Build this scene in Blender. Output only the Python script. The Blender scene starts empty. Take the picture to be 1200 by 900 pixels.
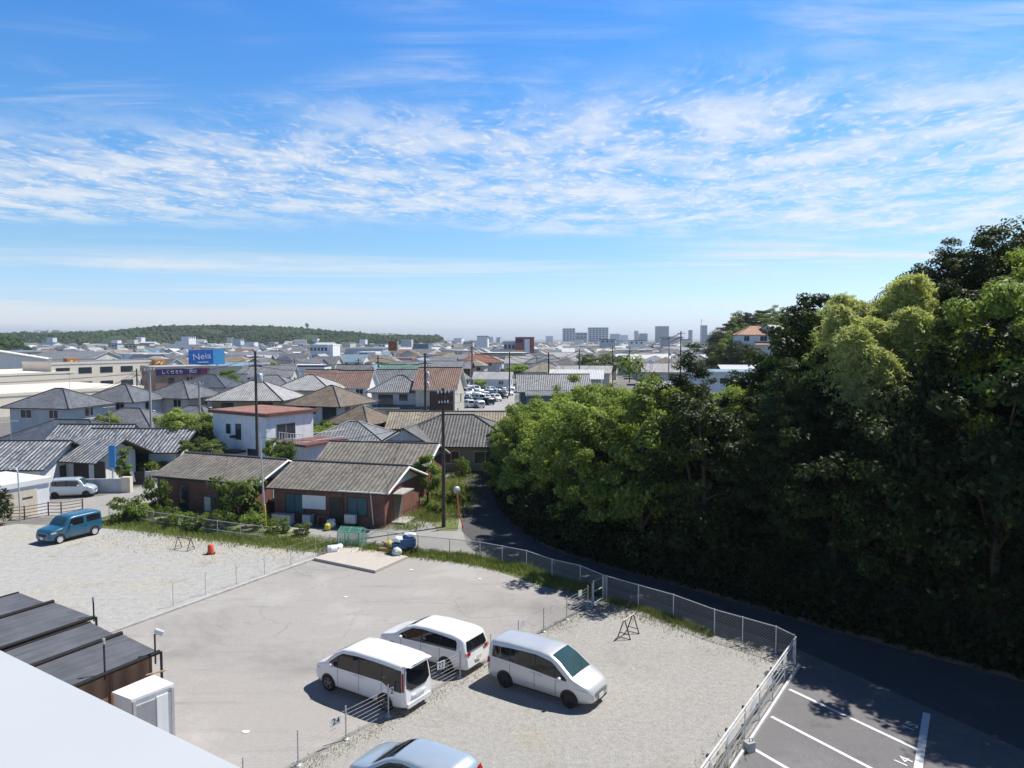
import bpy, bmesh, math, random
import numpy as np
from mathutils import Vector, Matrix, noise as mnoise
R = math.radians
scene = bpy.context.scene
col = scene.collection
random.seed(7)
RNG = np.random.default_rng(7)

# ------------------------------------------------------------------ camera
CAM_H = 13.5
FPX, VH = 870.0, 397.0                 # focal length and horizon row of a 1200 x 900 frame
PITCH = math.atan((450 - VH) / FPX)
SP, CP = math.sin(PITCH), math.cos(PITCH)
cam_d = bpy.data.cameras.new('camera')
cam_d.sensor_width = 36.0
cam_d.lens = FPX / 1200 * 36.0
cam_d.clip_start = 0.05
cam_d.clip_end = 60000
cam = bpy.data.objects.new('camera', cam_d)
col.objects.link(cam)
cam.location = (0, 0, CAM_H)
cam.rotation_euler = (math.pi / 2 - PITCH, 0, 0)
scene.camera = cam

# ------------------------------------------------------------------ light
SUN_EL = R(57.5)
SUN_DIR = Vector((.86, .51, 0)).normalized()          # horizontal direction towards the sun
SKY_STRENGTH = 0.12
sun_d = bpy.data.lights.new('sun', 'SUN')
sun_d.energy = 4.9
sun_d.angle = R(0.53)
sun_d.color = (1.0, .955, .89)
sun = bpy.data.objects.new('sun', sun_d)
col.objects.link(sun)
to_sun = Vector((SUN_DIR.x * math.cos(SUN_EL), SUN_DIR.y * math.cos(SUN_EL), math.sin(SUN_EL)))
sun.rotation_euler = (-to_sun).to_track_quat('-Z', 'Y').to_euler()

scene.view_settings.view_transform = 'Standard'
scene.view_settings.look = 'None'
scene.view_settings.gamma = 1
scene.view_settings.exposure = 0.4
scene.view_settings.use_curve_mapping = False
scene.render.engine = 'CYCLES'
scene.cycles.use_denoising = True
scene.cycles.max_bounces = 6
scene.cycles.diffuse_bounces = 3
scene.cycles.glossy_bounces = 3
scene.cycles.transparent_max_bounces = 8
scene.cycles.volume_bounces = 0
scene.cycles.use_adaptive_sampling = True
scene.cycles.adaptive_threshold = 0.015


class NT:
    """small helper for writing node trees"""
    def __init__(self, tree):
        self.t = tree
        self.n = tree.nodes
        self.n.clear()

    def __call__(self, kind, **kw):
        nd = self.n.new(kind)
        for k, v in kw.items():
            if k.startswith('in_'):
                key = k[3:]
                key = int(key) if key.isdigit() else key.replace('_', ' ')
                self.set(nd.inputs[key], v)
            else:
                setattr(nd, k, v)
        return nd

    def set(self, sock, v):
        if isinstance(v, bpy.types.NodeSocket):
            self.t.links.new(v, sock)
        else:
            sock.default_value = v

    def math(self, op, a, b=None, c=None, clamp=False):
        nd = self.n.new('ShaderNodeMath')
        nd.operation = op
        nd.use_clamp = clamp
        for i, v in enumerate((a, b, c)):
            if v is not None:
                self.set(nd.inputs[i], v)
        return nd.outputs[0]

    def mix(self, fac, a, b, blend='MIX'):
        nd = self.n.new('ShaderNodeMix')
        nd.data_type = 'RGBA'
        nd.blend_type = blend
        self.set(nd.inputs[0], fac)
        for i, v in ((6, a), (7, b)):
            if isinstance(v, (tuple, list)) and len(v) == 3:
                v = (*v, 1)
            self.set(nd.inputs[i], v)
        return nd.outputs[2]

    def ramp(self, x, lo, hi, a=0.0, b=1.0, kind='SMOOTHSTEP'):
        nd = self.n.new('ShaderNodeMapRange')
        nd.interpolation_type = kind
        for i, v in enumerate((x, lo, hi, a, b)):
            self.set(nd.inputs[i], v)
        return nd.outputs[0]

    def noise(self, vec, scale, detail=4, rough=.55, dist=0.0):
        nd = self.n.new('ShaderNodeTexNoise')
        if vec is not None:
            self.set(nd.inputs['Vector'], vec)
        nd.inputs['Scale'].default_value = scale
        nd.inputs['Detail'].default_value = detail
        nd.inputs['Roughness'].default_value = rough
        nd.inputs['Distortion'].default_value = dist
        return nd.outputs[0]

    def mapping(self, vec, loc=(0, 0, 0), rot=(0, 0, 0), sc=(1, 1, 1)):
        nd = self.n.new('ShaderNodeMapping')
        self.set(nd.inputs[0], vec)
        nd.inputs[1].default_value = loc
        nd.inputs[2].default_value = rot
        nd.inputs[3].default_value = sc
        return nd.outputs[0]


# ------------------------------------------------------------------ sky
world = bpy.data.worlds.new('World')
scene.world = world
world.use_nodes = True
w = NT(world.node_tree)
sky = w('ShaderNodeTexSky', sky_type='NISHITA')
sky.sun_disc = False
sky.sun_elevation = SUN_EL
sky.sun_rotation = math.atan2(SUN_DIR.x, SUN_DIR.y)
sky.altitude = 50
sky.air_density = 1.0
sky.dust_density = 0.6
sky.ozone_density = 2.0
geo = w('ShaderNodeTexCoord').outputs['Generated']
sep = w('ShaderNodeSeparateXYZ', in_0=geo)
dx, dy, dz = sep.outputs
inv = w.math('DIVIDE', 1.0, w.math('MAXIMUM', dz, 0.012))
px = w.math('MULTIPLY', dx, inv)                      # where the ray meets a cloud layer of height one
py = w.math('MULTIPLY', dy, inv)
cl = w('ShaderNodeCombineXYZ', in_0=px, in_1=py, in_2=0.0).outputs[0]
# broad shapes
big = w.noise(w.mapping(cl, rot=(0, 0, R(20)), sc=(.35, .6, 1)), 1.0, 5, .6, .4)
bigc = w.math('SUBTRACT', big, .5)
near_edge = w.math('ADD', w.math('ADD', py, w.math('MULTIPLY', bigc, 1.7)), w.math('MULTIPLY', px, .20))
far_edge = w.math('SUBTRACT', w.math('ADD', py, w.math('MULTIPLY', bigc, 3.0)), w.math('MULTIPLY', px, .16))
band = w.math('MULTIPLY', w.ramp(near_edge, 2.55, 3.9), w.ramp(far_edge, 5.9, 7.6, 1, 0))
# cloudlets: a mackerel layer
warp = w.noise(cl, 1.3, 3)
clw = w('ShaderNodeVectorMath', operation='ADD', in_0=cl, in_1=w('ShaderNodeCombineXYZ', in_0=w.math('MULTIPLY', warp, .5), in_1=w.math('MULTIPLY', warp, .35), in_2=0.0).outputs[0]).outputs[0]
small = w.noise(w.mapping(clw, rot=(0, 0, R(-14)), sc=(17.0, 10.0, 1)), 1.0, 2, .5, .1)
mid = w.noise(w.mapping(clw, loc=(3, 1, 0), rot=(0, 0, R(-10)), sc=(2.6, 1.7, 1)), 1.0, 5, .6)
thick = w.math('ADD', w.math('MULTIPLY', small, .8), w.math('MULTIPLY', mid, .75))
fleece = w.ramp(thick, .64, .98)
veil = w.math('MULTIPLY', w.ramp(mid, .33, .66), .72)
m1 = w.math('MULTIPLY', band, w.math('MAXIMUM', w.math('MULTIPLY', fleece, .80), veil))
# wispy streaks higher up
st_v = w.mapping(cl, loc=(.4, .2, 0), rot=(0, 0, R(-24)), sc=(.7, 2.2, 1))
streak = w.noise(st_v, 1.0, 7, .66, .9)
st_mask = w.noise(w.mapping(cl, loc=(7.3, 2, 0), sc=(.8, .8, 1)), 1.0, 2)
m2 = w.math('MULTIPLY', w.math('MULTIPLY', w.ramp(streak, .42, .85), w.ramp(st_mask, .4, .62)), w.ramp(near_edge, 3.6, 2.9, 0, .7))
m2 = w.math('MULTIPLY', m2, w.ramp(py, 1.2, 2.0))
# thin layers low over the horizon and to the right
low = w.noise(w.mapping(cl, loc=(1, 5, 0), rot=(0, 0, R(6)), sc=(.10, .30, 1)), 1.0, 6, .62, .5)
m3 = w.math('MULTIPLY', w.ramp(low, .5, .74), w.math('MULTIPLY', w.ramp(py, 6.0, 9.0), w.ramp(dz, .012, .05)))
m3 = w.math('MULTIPLY', m3, .75)
low2 = w.noise(w.mapping(cl, loc=(4, 1, 0), rot=(0, 0, R(10)), sc=(.22, .5, 1)), 1.0, 6, .62, .5)
m4 = w.math('MULTIPLY', w.math('MULTIPLY', w.ramp(low2, .42, .66), w.ramp(px, .8, 3.2)), w.math('MULTIPLY', w.ramp(py, 4.0, 5.0), w.ramp(py, 9, 14, 1, 0)))
mask = w.math('MAXIMUM', w.math('MAXIMUM', m1, m2), w.math('MAXIMUM', m3, w.math('MULTIPLY', m4, .9)))
bk = w('ShaderNodeCombineXYZ', in_0=w.math('MULTIPLY', dx, 3.0), in_1=w.math('MULTIPLY', dz, 45.0), in_2=2.0).outputs[0]
bank = w.noise(bk, 1.6, 5, .6)
m5 = w.math('MULTIPLY', w.math('MULTIPLY', w.ramp(dz, .010, .018), w.ramp(w.math('ADD', dz, w.math('MULTIPLY', w.math('SUBTRACT', bank, .5), .035)), .045, .033, 0, 1)), w.ramp(dx, .05, -.35, .12, .62))
mask = w.math('MAXIMUM', mask, m5)
mask = w.math('MINIMUM', mask, .96)
grad = w('ShaderNodeValToRGB', in_Fac=dz)                  # the clear deep blue of this day's air
el = grad.color_ramp.elements
el[0].position, el[0].color = 0.0, (.79, .93, 1.42, 1)
el[1].position, el[1].color = .42, (.235, .72, 1.22, 1)
el[1].position = .42
for p_, c_ in ((1.0, (.03, .10, .18, 1)), (.62, (.06, .19, .34, 1)), (.045, (.75, .90, 1.22, 1)), (.11, (.59, .81, .99, 1)), (.25, (.42, .80, 1.10, 1))):
    e_ = el.new(p_)
    e_.color = c_
tint = w.mix(1.0, sky.outputs[0], grad.outputs[0], 'MULTIPLY')
CLOUD = .74 / SKY_STRENGTH
shade = w.ramp(mid, .3, .75, .88, 1.0)
cloud_c = w.mix(1.0, (CLOUD * .97, CLOUD * .985, CLOUD * 1.0), w('ShaderNodeCombineColor', in_0=shade, in_1=shade, in_2=shade).outputs[0], 'MULTIPLY')
skyc = w.mix(mask, tint, cloud_c)
bg = w('ShaderNodeBackground', in_Color=skyc, in_Strength=SKY_STRENGTH)
w('ShaderNodeOutputWorld', in_Surface=bg.outputs[0])


# ------------------------------------------------------------------ pixel <-> ground helpers (surveying the photograph)
def ray(u, v):
    x = (u - 600) / FPX
    y = (450 - v) / FPX
    return x, CP + SP * y, -SP + CP * y


def G(u, v, z=0.0):
    r = ray(u, v)
    t = (CAM_H - z) / -r[2]
    return Vector((r[0] * t, r[1] * t, z))


def D(u, v, Y):
    r = ray(u, v)
    t = Y / r[1]
    return Vector((r[0] * t, Y, CAM_H + r[2] * t))


def screen(p):
    x, y, z = p[0], p[1], p[2] - CAM_H
    f = CP * y - SP * z
    if f < .1:
        return None
    return 600 + FPX * x / f, 450 - FPX * (SP * y + CP * z) / f


# ------------------------------------------------------------------ mesh builder
class MB:
    def __init__(self):
        self.v, self.f, self.m, self.uv, self.sm = [], [], [], {}, []

    def face(self, pts, m=0, uv=None, smooth=False):
        n = len(self.v)
        self.v += [tuple(p) for p in pts]
        self.f.append(tuple(range(n, n + len(pts))))
        self.m.append(m)
        self.sm.append(smooth)
        if uv:
            self.uv[len(self.f) - 1] = uv

    def grid(self, rows, m=0, smooth=True, close=False):
        n = len(self.v)
        k = len(rows[0])
        for r in rows:
            self.v += [tuple(p) for p in r]
        for i in range(len(rows) - 1):
            for j in range(k if close else k - 1):
                a, b = n + i * k + j, n + i * k + (j + 1) % k
                self.f.append((a, b, b + k, a + k))
                self.m.append(m)
                self.sm.append(smooth)

    def box(self, c, s, rz=0.0, m=0, tilt=None):
        hx, hy, hz = s[0] / 2, s[1] / 2, s[2] / 2
        M = Matrix.Rotation(rz, 3, 'Z')
        if tilt is not None:
            M = M @ tilt
        n = len(self.v)
        for sz in (-1, 1):
            for sx, sy in ((-1, -1), (1, -1), (1, 1), (-1, 1)):
                p = M @ Vector((sx * hx, sy * hy, sz * hz))
                self.v.append((p.x + c[0], p.y + c[1], p.z + c[2]))
        for q in ((0, 3, 2, 1), (4, 5, 6, 7), (0, 1, 5, 4), (1, 2, 6, 5), (2, 3, 7, 6), (3, 0, 4, 7)):
            self.f.append(tuple(n + i for i in q))
            self.m.append(m)
            self.sm.append(False)

    def tube(self, pts, r, n=8, m=0, r2=None, cap=True, smooth=True):
        pts = [Vector(p) for p in pts]
        rows = []
        k = len(pts)
        prev = None
        for i, p in enumerate(pts):
            d = (pts[min(i + 1, k - 1)] - pts[max(i - 1, 0)])
            d = d.normalized() if d.length > 1e-9 else Vector((0, 0, 1))
            a = Vector((0, 0, 1)) if abs(d.z) < .95 else Vector((1, 0, 0))
            x = d.cross(a).normalized() if prev is None else (prev - d * prev.dot(d)).normalized()
            prev = x
            y = d.cross(x)
            rr = r if r2 is None else r + (r2 - r) * i / max(k - 1, 1)
            rows.append([p + (x * math.cos(t) + y * math.sin(t)) * rr for t in [2 * math.pi * j / n for j in range(n)]])
        self.grid(rows, m, smooth, close=True)
        if cap:
            self.face(rows[0], m)
            self.face(rows[-1][::-1], m)

    def lathe(self, prof, c=(0, 0, 0), n=20, m=0, axis='Z', smooth=True):
        rows = []
        for r, h in prof:
            row = []
            for j in range(n):
                t = 2 * math.pi * j / n
                p = (r * math.cos(t), r * math.sin(t), h)
                if axis == 'Y':
                    p = (p[0], p[2], p[1])
                elif axis == 'X':
                    p = (p[2], p[0], p[1])
                row.append((p[0] + c[0], p[1] + c[1], p[2] + c[2]))
            rows.append(row)
        self.grid(rows, m, smooth, close=True)

    def poly(self, pts, z0, z1, m=0):
        """a flat polygon given thickness"""
        a = [(p[0], p[1], z0) for p in pts]
        b = [(p[0], p[1], z1) for p in pts]
        self.face(b, m)
        self.face(a[::-1], m)
        n = len(pts)
        for i in range(n):
            j = (i + 1) % n
            self.face([a[i], a[j], b[j], b[i]], m)

    def mesh(self, name, mats):
        me = bpy.data.meshes.new(name)
        me.from_pydata(self.v, [], self.f)
        for mt in (mats if isinstance(mats, (list, tuple)) else [mats]):
            me.materials.append(mt)
        me.polygons.foreach_set('material_index', self.m)
        me.polygons.foreach_set('use_smooth', self.sm)
        if self.uv:
            ul = me.uv_layers.new(name='UVMap')
            for fi, uv in self.uv.items():
                p = me.polygons[fi]
                for k, li in enumerate(p.loop_indices):
                    ul.data[li].uv = uv[k]
        me.update()
        return me

    def build(self, name, mats, parent=None, loc=(0, 0, 0), rz=0.0):
        o = bpy.data.objects.new(name, self.mesh(name, mats))
        col.objects.link(o)
        if parent is not None:
            o.parent = parent
        o.location = loc
        o.rotation_euler = (0, 0, rz)
        return o


def np_mesh(name, V, k, mats, smooth=False):
    """mesh from an array of separate k-sided faces: V has shape (faces, k, 3)"""
    n = len(V)
    me = bpy.data.meshes.new(name)
    me.vertices.add(n * k)
    me.vertices.foreach_set('co', np.ascontiguousarray(V, dtype=np.float32).ravel())
    me.loops.add(n * k)
    me.loops.foreach_set('vertex_index', np.arange(n * k, dtype=np.int32))
    me.polygons.add(n)
    me.polygons.foreach_set('loop_start', np.arange(0, n * k, k, dtype=np.int32))
    me.polygons.foreach_set('loop_total', np.full(n, k, dtype=np.int32))
    for mt in (mats if isinstance(mats, (list, tuple)) else [mats]):
        me.materials.append(mt)
    me.update(calc_edges=True)
    return me


def link(name, me, parent=None, loc=(0, 0, 0), rz=0.0, sc=None):
    o = bpy.data.objects.new(name, me)
    col.objects.link(o)
    if parent is not None:
        o.parent = parent
    o.location = loc
    o.rotation_euler = (0, 0, rz)
    if sc is not None:
        o.scale = sc if isinstance(sc, (tuple, list)) else (sc, sc, sc)
    return o


def tag(o, label, cat, group=None):
    o['label'] = label
    o['category'] = cat
    if group:
        o['group'] = group
    return o


def thing(name, label, cat, loc=(0, 0, 0), rz=0.0, group=None):
    o = bpy.data.objects.new(name, None)
    o.empty_display_size = .3
    col.objects.link(o)
    o.location = loc
    o.rotation_euler = (0, 0, rz)
    return tag(o, label, cat, group)


def struct(o, kind='structure'):
    o['kind'] = kind
    return o


KIDS = {}


def dup(root, loc, rz, label=None, sc=None):
    """a copy of a thing with copies of its parts and sub-parts"""
    r = root.copy()
    col.objects.link(r)
    r.location = loc
    r.rotation_euler = (0, 0, rz)
    if sc is not None:
        r.scale = sc if isinstance(sc, (tuple, list)) else (sc, sc, sc)
    if label:
        r['label'] = label
    if root.name not in KIDS:
        KIDS[root.name] = [(c, list(c.children)) for c in root.children]
    for ch, gs in KIDS[root.name]:
        c = ch.copy()
        col.objects.link(c)
        c.parent = r
        for g in gs:
            d = g.copy()
            col.objects.link(d)
            d.parent = c
    return r


def text_mesh(s, size, depth=.004):
    cu = bpy.data.curves.new('lettering', 'FONT')
    cu.body = s
    cu.size = size
    cu.extrude = depth
    cu.align_x = 'CENTER'
    cu.align_y = 'CENTER'
    tmp = bpy.data.objects.new('lettering', cu)
    col.objects.link(tmp)
    bpy.context.view_layer.update()
    dg = bpy.context.evaluated_depsgraph_get()
    me = bpy.data.meshes.new_from_object(tmp.evaluated_get(dg))
    bpy.data.objects.remove(tmp)
    bpy.data.curves.remove(cu)
    return me


def lettering(s, size, mat, parent, loc, rot, name='lettering', sx=1.0):
    me = text_mesh(s, size)
    me.materials.clear()
    me.materials.append(mat)
    o = bpy.data.objects.new(name, me)
    col.objects.link(o)
    o.parent = parent
    o.location = loc
    o.rotation_euler = rot
    o.scale = (sx, 1, 1)
    return o


ORD = ('first second third fourth fifth sixth seventh eighth ninth tenth eleventh twelfth thirteenth fourteenth fifteenth sixteenth seventeenth eighteenth nineteenth twentieth').split()
TENS = {2: 'twenty', 3: 'thirty', 4: 'forty', 5: 'fifty', 6: 'sixty', 7: 'seventy', 8: 'eighty', 9: 'ninety'}


def nth(i):
    """i counts from zero"""
    if i < 20:
        return ORD[i]
    k = i + 1
    if k % 10 == 0:
        return TENS[k // 10][:-1] + 'ieth'
    return TENS[k // 10] + '-' + ORD[k % 10 - 1]


# ------------------------------------------------------------------ materials
MATS = {}


def new_mat(name):
    m = bpy.data.materials.new(name)
    m.use_nodes = True
    return m, NT(m.node_tree)


def finish(n, color, rough=.7, bump=None, bstr=.3, bdist=.02, metal=0.0, spec=.4, **kw):
    b = n('ShaderNodeBsdfPrincipled')
    if isinstance(color, (tuple, list)):
        color = (*color[:3], 1)
    n.set(b.inputs['Base Color'], color)
    n.set(b.inputs['Roughness'], rough)
    b.inputs['Metallic'].default_value = metal
    b.inputs['Specular IOR Level'].default_value = spec
    for k, v in kw.items():
        n.set(b.inputs[k.replace('_', ' ')], v)
    if bump is not None:
        bp = n('ShaderNodeBump', in_Strength=bstr, in_Distance=bdist, in_Height=bump)
        n.set(b.inputs['Normal'], bp.outputs[0])
    n('ShaderNodeOutputMaterial', in_Surface=b.outputs[0])


def plain(name, c, rough=.7, var=.14, scale=1.5, metal=0.0, spec=.4, streak=0.0, objvar=0.0):
    """a painted or weathered surface: colour with worn patches"""
    if name in MATS:
        return MATS[name]
    m, n = new_mat(name)
    tc = n('ShaderNodeTexCoord').outputs['Object']
    a = n.noise(tc, scale, 6, .62)
    f = n.ramp(a, .3, .7, 1 - var, 1 + var, 'LINEAR')
    if streak:
        s = n.noise(n.mapping(tc, sc=(3, 3, .35)), 1.3, 5, .65)
        f = n.math('MULTIPLY', f, n.ramp(s, .35, .62, 1 - streak, 1.0))
    if objvar:
        oi = n('ShaderNodeObjectInfo').outputs['Random']
        f = n.math('MULTIPLY', f, n.ramp(oi, 0, 1, 1 - objvar, 1 + objvar, 'LINEAR'))
    cc = n.mix(1.0, c, n('ShaderNodeCombineColor', in_0=f, in_1=f, in_2=f).outputs[0], 'MULTIPLY')
    finish(n, cc, rough, metal=metal, spec=spec)
    MATS[name] = m
    return m


def leaf_mat(name, c1, c2, c3=None, trans=.28, rough=.5, bscale=.55, bmix=.4):
    if name in MATS:
        return MATS[name]
    m, n = new_mat(name)
    g = n('ShaderNodeNewGeometry').outputs['Random Per Island']
    oi = n('ShaderNodeObjectInfo').outputs['Random']
    tc = n('ShaderNodeTexCoord').outputs['Object']
    big = n.noise(tc, bscale, 3)
    f = n.math('ADD', n.math('MULTIPLY', g, 1 - bmix), n.math('MULTIPLY', n.ramp(big, .3, .7), bmix))
    c = n.mix(f, c1, c2)
    if c3:
        c = n.mix(n.ramp(g, .93, .97), c, c3)
    v = n.ramp(oi, 0, 1, .78, 1.22, 'LINEAR')
    c = n.mix(1.0, c, n('ShaderNodeCombineColor', in_0=v, in_1=v, in_2=n.math('POWER', v, .6)).outputs[0], 'MULTIPLY')
    b = n('ShaderNodeBsdfPrincipled', in_Base_Color=c, in_Roughness=rough)
    b.inputs['Specular IOR Level'].default_value = .13
    t = n('ShaderNodeBsdfTranslucent', in_Color=n.mix(.5, c, (.34, .42, .05)))
    ms = n('ShaderNodeMixShader', in_0=trans, in_1=b.outputs[0], in_2=t.outputs[0])
    n('ShaderNodeOutputMaterial', in_Surface=ms.outputs[0])
    MATS[name] = m
    return m


def tile_mat(name, c, var=.25, painted_glint=0.0, rough=.5, pitch=.33, weather=.25, tan=None, rowh=.3, groove_lo=.76):
    """roof tiles laid out by UV in metres: u along the eave, v up the slope"""
    if name in MATS:
        return MATS[name]
    m, n = new_mat(name)
    uv = n('ShaderNodeTexCoord').outputs['UV']
    s = n('ShaderNodeSeparateXYZ', in_0=uv)
    u, v = s.outputs[0], s.outputs[1]
    fu = n.math('DIVIDE', u, pitch)
    fv = n.math('DIVIDE', v, rowh)
    cell = n('ShaderNodeCombineXYZ', in_0=n.math('FLOOR', fu), in_1=n.math('FLOOR', fv), in_2=0.0).outputs[0]
    wn = n('ShaderNodeTexWhiteNoise', noise_dimensions='3D', in_Vector=cell).outputs[0]
    tc = n('ShaderNodeTexCoord').outputs['Object']
    wth = n.noise(tc, .9, 6, .65)
    f = n.math('MULTIPLY', n.ramp(wn, 0, 1, 1 - var, 1 + var, 'LINEAR'), n.ramp(wth, .3, .7, 1 - weather, 1 + weather, 'LINEAR'))
    cc = n.mix(1.0, c, n('ShaderNodeCombineColor', in_0=f, in_1=f, in_2=f).outputs[0], 'MULTIPLY')
    if tan:
        cc = n.mix(n.ramp(n.noise(tc, 1.7, 5, .7), .5, .68, 0, .75), cc, tan)
    wave = n.math('SINE', n.math('MULTIPLY', fu, 2 * math.pi))
    if painted_glint:
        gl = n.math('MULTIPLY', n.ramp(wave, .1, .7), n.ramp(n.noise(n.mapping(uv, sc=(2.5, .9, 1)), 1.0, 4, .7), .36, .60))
        cc = n.mix(n.math('MULTIPLY', gl, painted_glint), cc, (.62, .64, .66))  # pale highlights along the ribs, painted into the tile colour
    step = n.math('FRACT', fv)
    h = n.math('ADD', n.math('MULTIPLY', wave, .5), n.math('MULTIPLY', step, -.5))
    groove = n.ramp(wave, -1.0, -.4, groove_lo, 1.0)
    cc = n.mix(1.0, cc, n('ShaderNodeCombineColor', in_0=groove, in_1=groove, in_2=groove).outputs[0], 'MULTIPLY')
    finish(n, cc, rough, bump=h, bstr=.8, bdist=.06)
    MATS[name] = m
    return m


def brick_mat(name, c1, c2, mortar, sx=1.0):
    if name in MATS:
        return MATS[name]
    m, n = new_mat(name)
    uv = n('ShaderNodeTexCoord').outputs['UV']
    b = n('ShaderNodeTexBrick', in_Vector=n.mapping(uv, sc=(1, 1, 1)), in_Scale=1.0)
    b.inputs['Color1'].default_value = (*c1, 1)
    b.inputs['Color2'].default_value = (*c2, 1)
    b.inputs['Mortar'].default_value = (*mortar, 1)
    b.inputs['Mortar Size'].default_value = .012
    b.inputs['Brick Width'].default_value = .24 * sx
    b.inputs['Row Height'].default_value = .09 * sx
    tc = n('ShaderNodeTexCoord').outputs['Object']
    f = n.ramp(n.noise(tc, .8, 6, .65), .3, .7, .75, 1.2, 'LINEAR')
    cc = n.mix(1.0, b.outputs[0], n('ShaderNodeCombineColor', in_0=f, in_1=f, in_2=f).outputs[0], 'MULTIPLY')
    finish(n, cc, .85, bump=b.outputs[1], bstr=.3, bdist=-.01)
    MATS[name] = m
    return m


def ground_mat(name, stops, scale=.12, fine=14.0, fvar=.3, bstr=.5, bdist=.03, rough=.9, patch=None, speck=None, cracks=None):
    """ground made of two or three soils: stops = [(colour, low, high)...] by drifting noise, world aligned"""
    if name in MATS:
        return MATS[name]
    m, n = new_mat(name)
    tc = n('ShaderNodeTexCoord').outputs['Object']
    c = stops[0][0]
    for i, (cc, lo, hi, sc) in enumerate(stops[1:]):
        nz = n.noise(n.mapping(tc, loc=(i * 13.7, i * 5.1, 0)), sc, 8, .66, .3)
        c = n.mix(n.ramp(nz, lo, hi), c, cc)
    fn = n.noise(tc, fine, 4, .75)
    fn2 = n.noise(tc, fine * .23, 5, .7)
    f = n.math('MULTIPLY', n.ramp(fn, .25, .75, 1 - fvar, 1 + fvar, 'LINEAR'), n.ramp(fn2, .3, .7, 1 - fvar * .5, 1 + fvar * .5, 'LINEAR'))
    c = n.mix(1.0, c, n('ShaderNodeCombineColor', in_0=f, in_1=f, in_2=f).outputs[0], 'MULTIPLY')
    if cracks:
        wv_ = n('ShaderNodeVectorMath', operation='ADD', in_0=tc, in_1=n('ShaderNodeCombineXYZ', in_0=n.math('MULTIPLY', n.noise(tc, .9, 5, .7), 1.6), in_1=n.math('MULTIPLY', n.noise(n.mapping(tc, loc=(9, 3, 0)), .9, 5, .7), 1.6), in_2=0.0).outputs[0]).outputs[0]
        ed_ = n('ShaderNodeTexVoronoi', feature='DISTANCE_TO_EDGE', in_Vector=wv_, in_Scale=.22).outputs[0]
        some = n.ramp(n.noise(n.mapping(tc, loc=(31, 7, 0)), .11, 3), .48, .60)
        c = n.mix(n.math('MULTIPLY', n.math('MULTIPLY', n.ramp(ed_, .003, .010, 1, 0), some), .28), c, (.10, .095, .09))
        # tyre tracks: long soft streaks, and a few darker oil spots
        tr = n.noise(n.mapping(tc, rot=(0, 0, R(-52)), sc=(.16, 1.5, 1)), 1.0, 4, .6)
        c = n.mix(n.ramp(tr, .54, .74, 0, .35), c, (.19, .185, .18))
        oil = n.noise(n.mapping(tc, loc=(5, 50, 0)), .55, 4, .6)
        c = n.mix(n.ramp(oil, .66, .76, 0, .5), c, (.15, .145, .14))
    if speck:
        vo = n('ShaderNodeTexVoronoi', in_Vector=tc, in_Scale=speck[1]).outputs[0]
        c = n.mix(n.ramp(vo, speck[2], speck[2] * .6, 0, 1), c, speck[0])
    h = n.math('ADD', fn, n.math('MULTIPLY', fn2, 1.5))
    finish(n, c, rough, bump=h, bstr=bstr, bdist=bdist, spec=.25)
    MATS[name] = m
    return m


def glass_mat(name, c=(.012, .016, .02), rough=.06):
    if name in MATS:
        return MATS[name]
    m, n = new_mat(name)
    finish(n, c, rough, spec=.6)
    MATS[name] = m
    return m


M_WHITE = plain('white_paint', (.78, .78, .76), .5, .06)
M_WIN = glass_mat('window_glass', (.03, .04, .05), .08)
M_ALU = plain('aluminium', (.55, .56, .58), .35, .1, 4, metal=.6)
M_GALV = plain('galvanised_steel', (.52, .53, .54), .45, .15, 6, metal=.35)
M_DARK = plain('dark_metal', (.03, .03, .035), .5, .2, 3)
M_CONC = plain('concrete', (.42, .41, .39), .9, .18, 1.2, streak=.15)
M_WOODPOLE = plain('dark_pole', (.075, .06, .05), .8, .25, 2, streak=.2)
M_CONCPOLE = plain('concrete_pole', (.42, .41, .40), .8, .1, 1.5, streak=.15)
M_BLACKRUB = plain('rubber', (.012, .012, .013), .75, .1)
M_CABLE = plain('cable_black', (.02, .02, .022), .6, .1)
# ================================================================== the ground and everything paved
GRAVEL = ground_mat('gravel', [((.345, .336, .318), 0, 0, 0), ((.372, .355, .322), .46, .66, .10), ((.31, .295, .27), .52, .70, .35), ((.345, .32, .255), .58, .74, .2)],
                    fine=20, fvar=.30, bstr=.7, bdist=.04, speck=((.5, .5, .48), 9, .09))
DRYGRAVEL = ground_mat('dry_gravel', [((.37, .365, .35), 0, 0, 0), ((.395, .37, .315), .47, .64, .13), ((.32, .30, .24), .55, .72, .5), ((.29, .28, .19), .60, .74, .28)],
                       fine=11, fvar=.3, bstr=.6, bdist=.04, speck=((.48, .47, .45), 6, .08))
ASPHALT = ground_mat('old_asphalt', [((.335, .318, .302), 0, 0, 0), ((.38, .365, .348), .5, .64, .16), ((.235, .226, .218), .50, .66, .08), ((.37, .36, .345), .62, .76, .45)],
                     fine=30, fvar=.13, bstr=.3, bdist=.01, cracks=True)
DARKASPHALT = ground_mat('asphalt', [((.165, .16, .165), 0, 0, 0), ((.20, .195, .20), .48, .66, .35), ((.13, .128, .13), .55, .72, .8)],
                         fine=30, fvar=.18, bstr=.3, bdist=.01, cracks=True)
ROADMAT = ground_mat('road_asphalt', [((.085, .085, .09), 0, 0, 0), ((.11, .11, .113), .5, .7, .5)], fine=25, fvar=.16, bstr=.3, bdist=.01)
LANEMAT = ground_mat('lane_surface', [((.30, .295, .285), 0, 0, 0), ((.36, .34, .30), .5, .7, .4), ((.20, .22, .11), .6, .72, .3)], fine=20, fvar=.25, bstr=.4)
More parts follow.
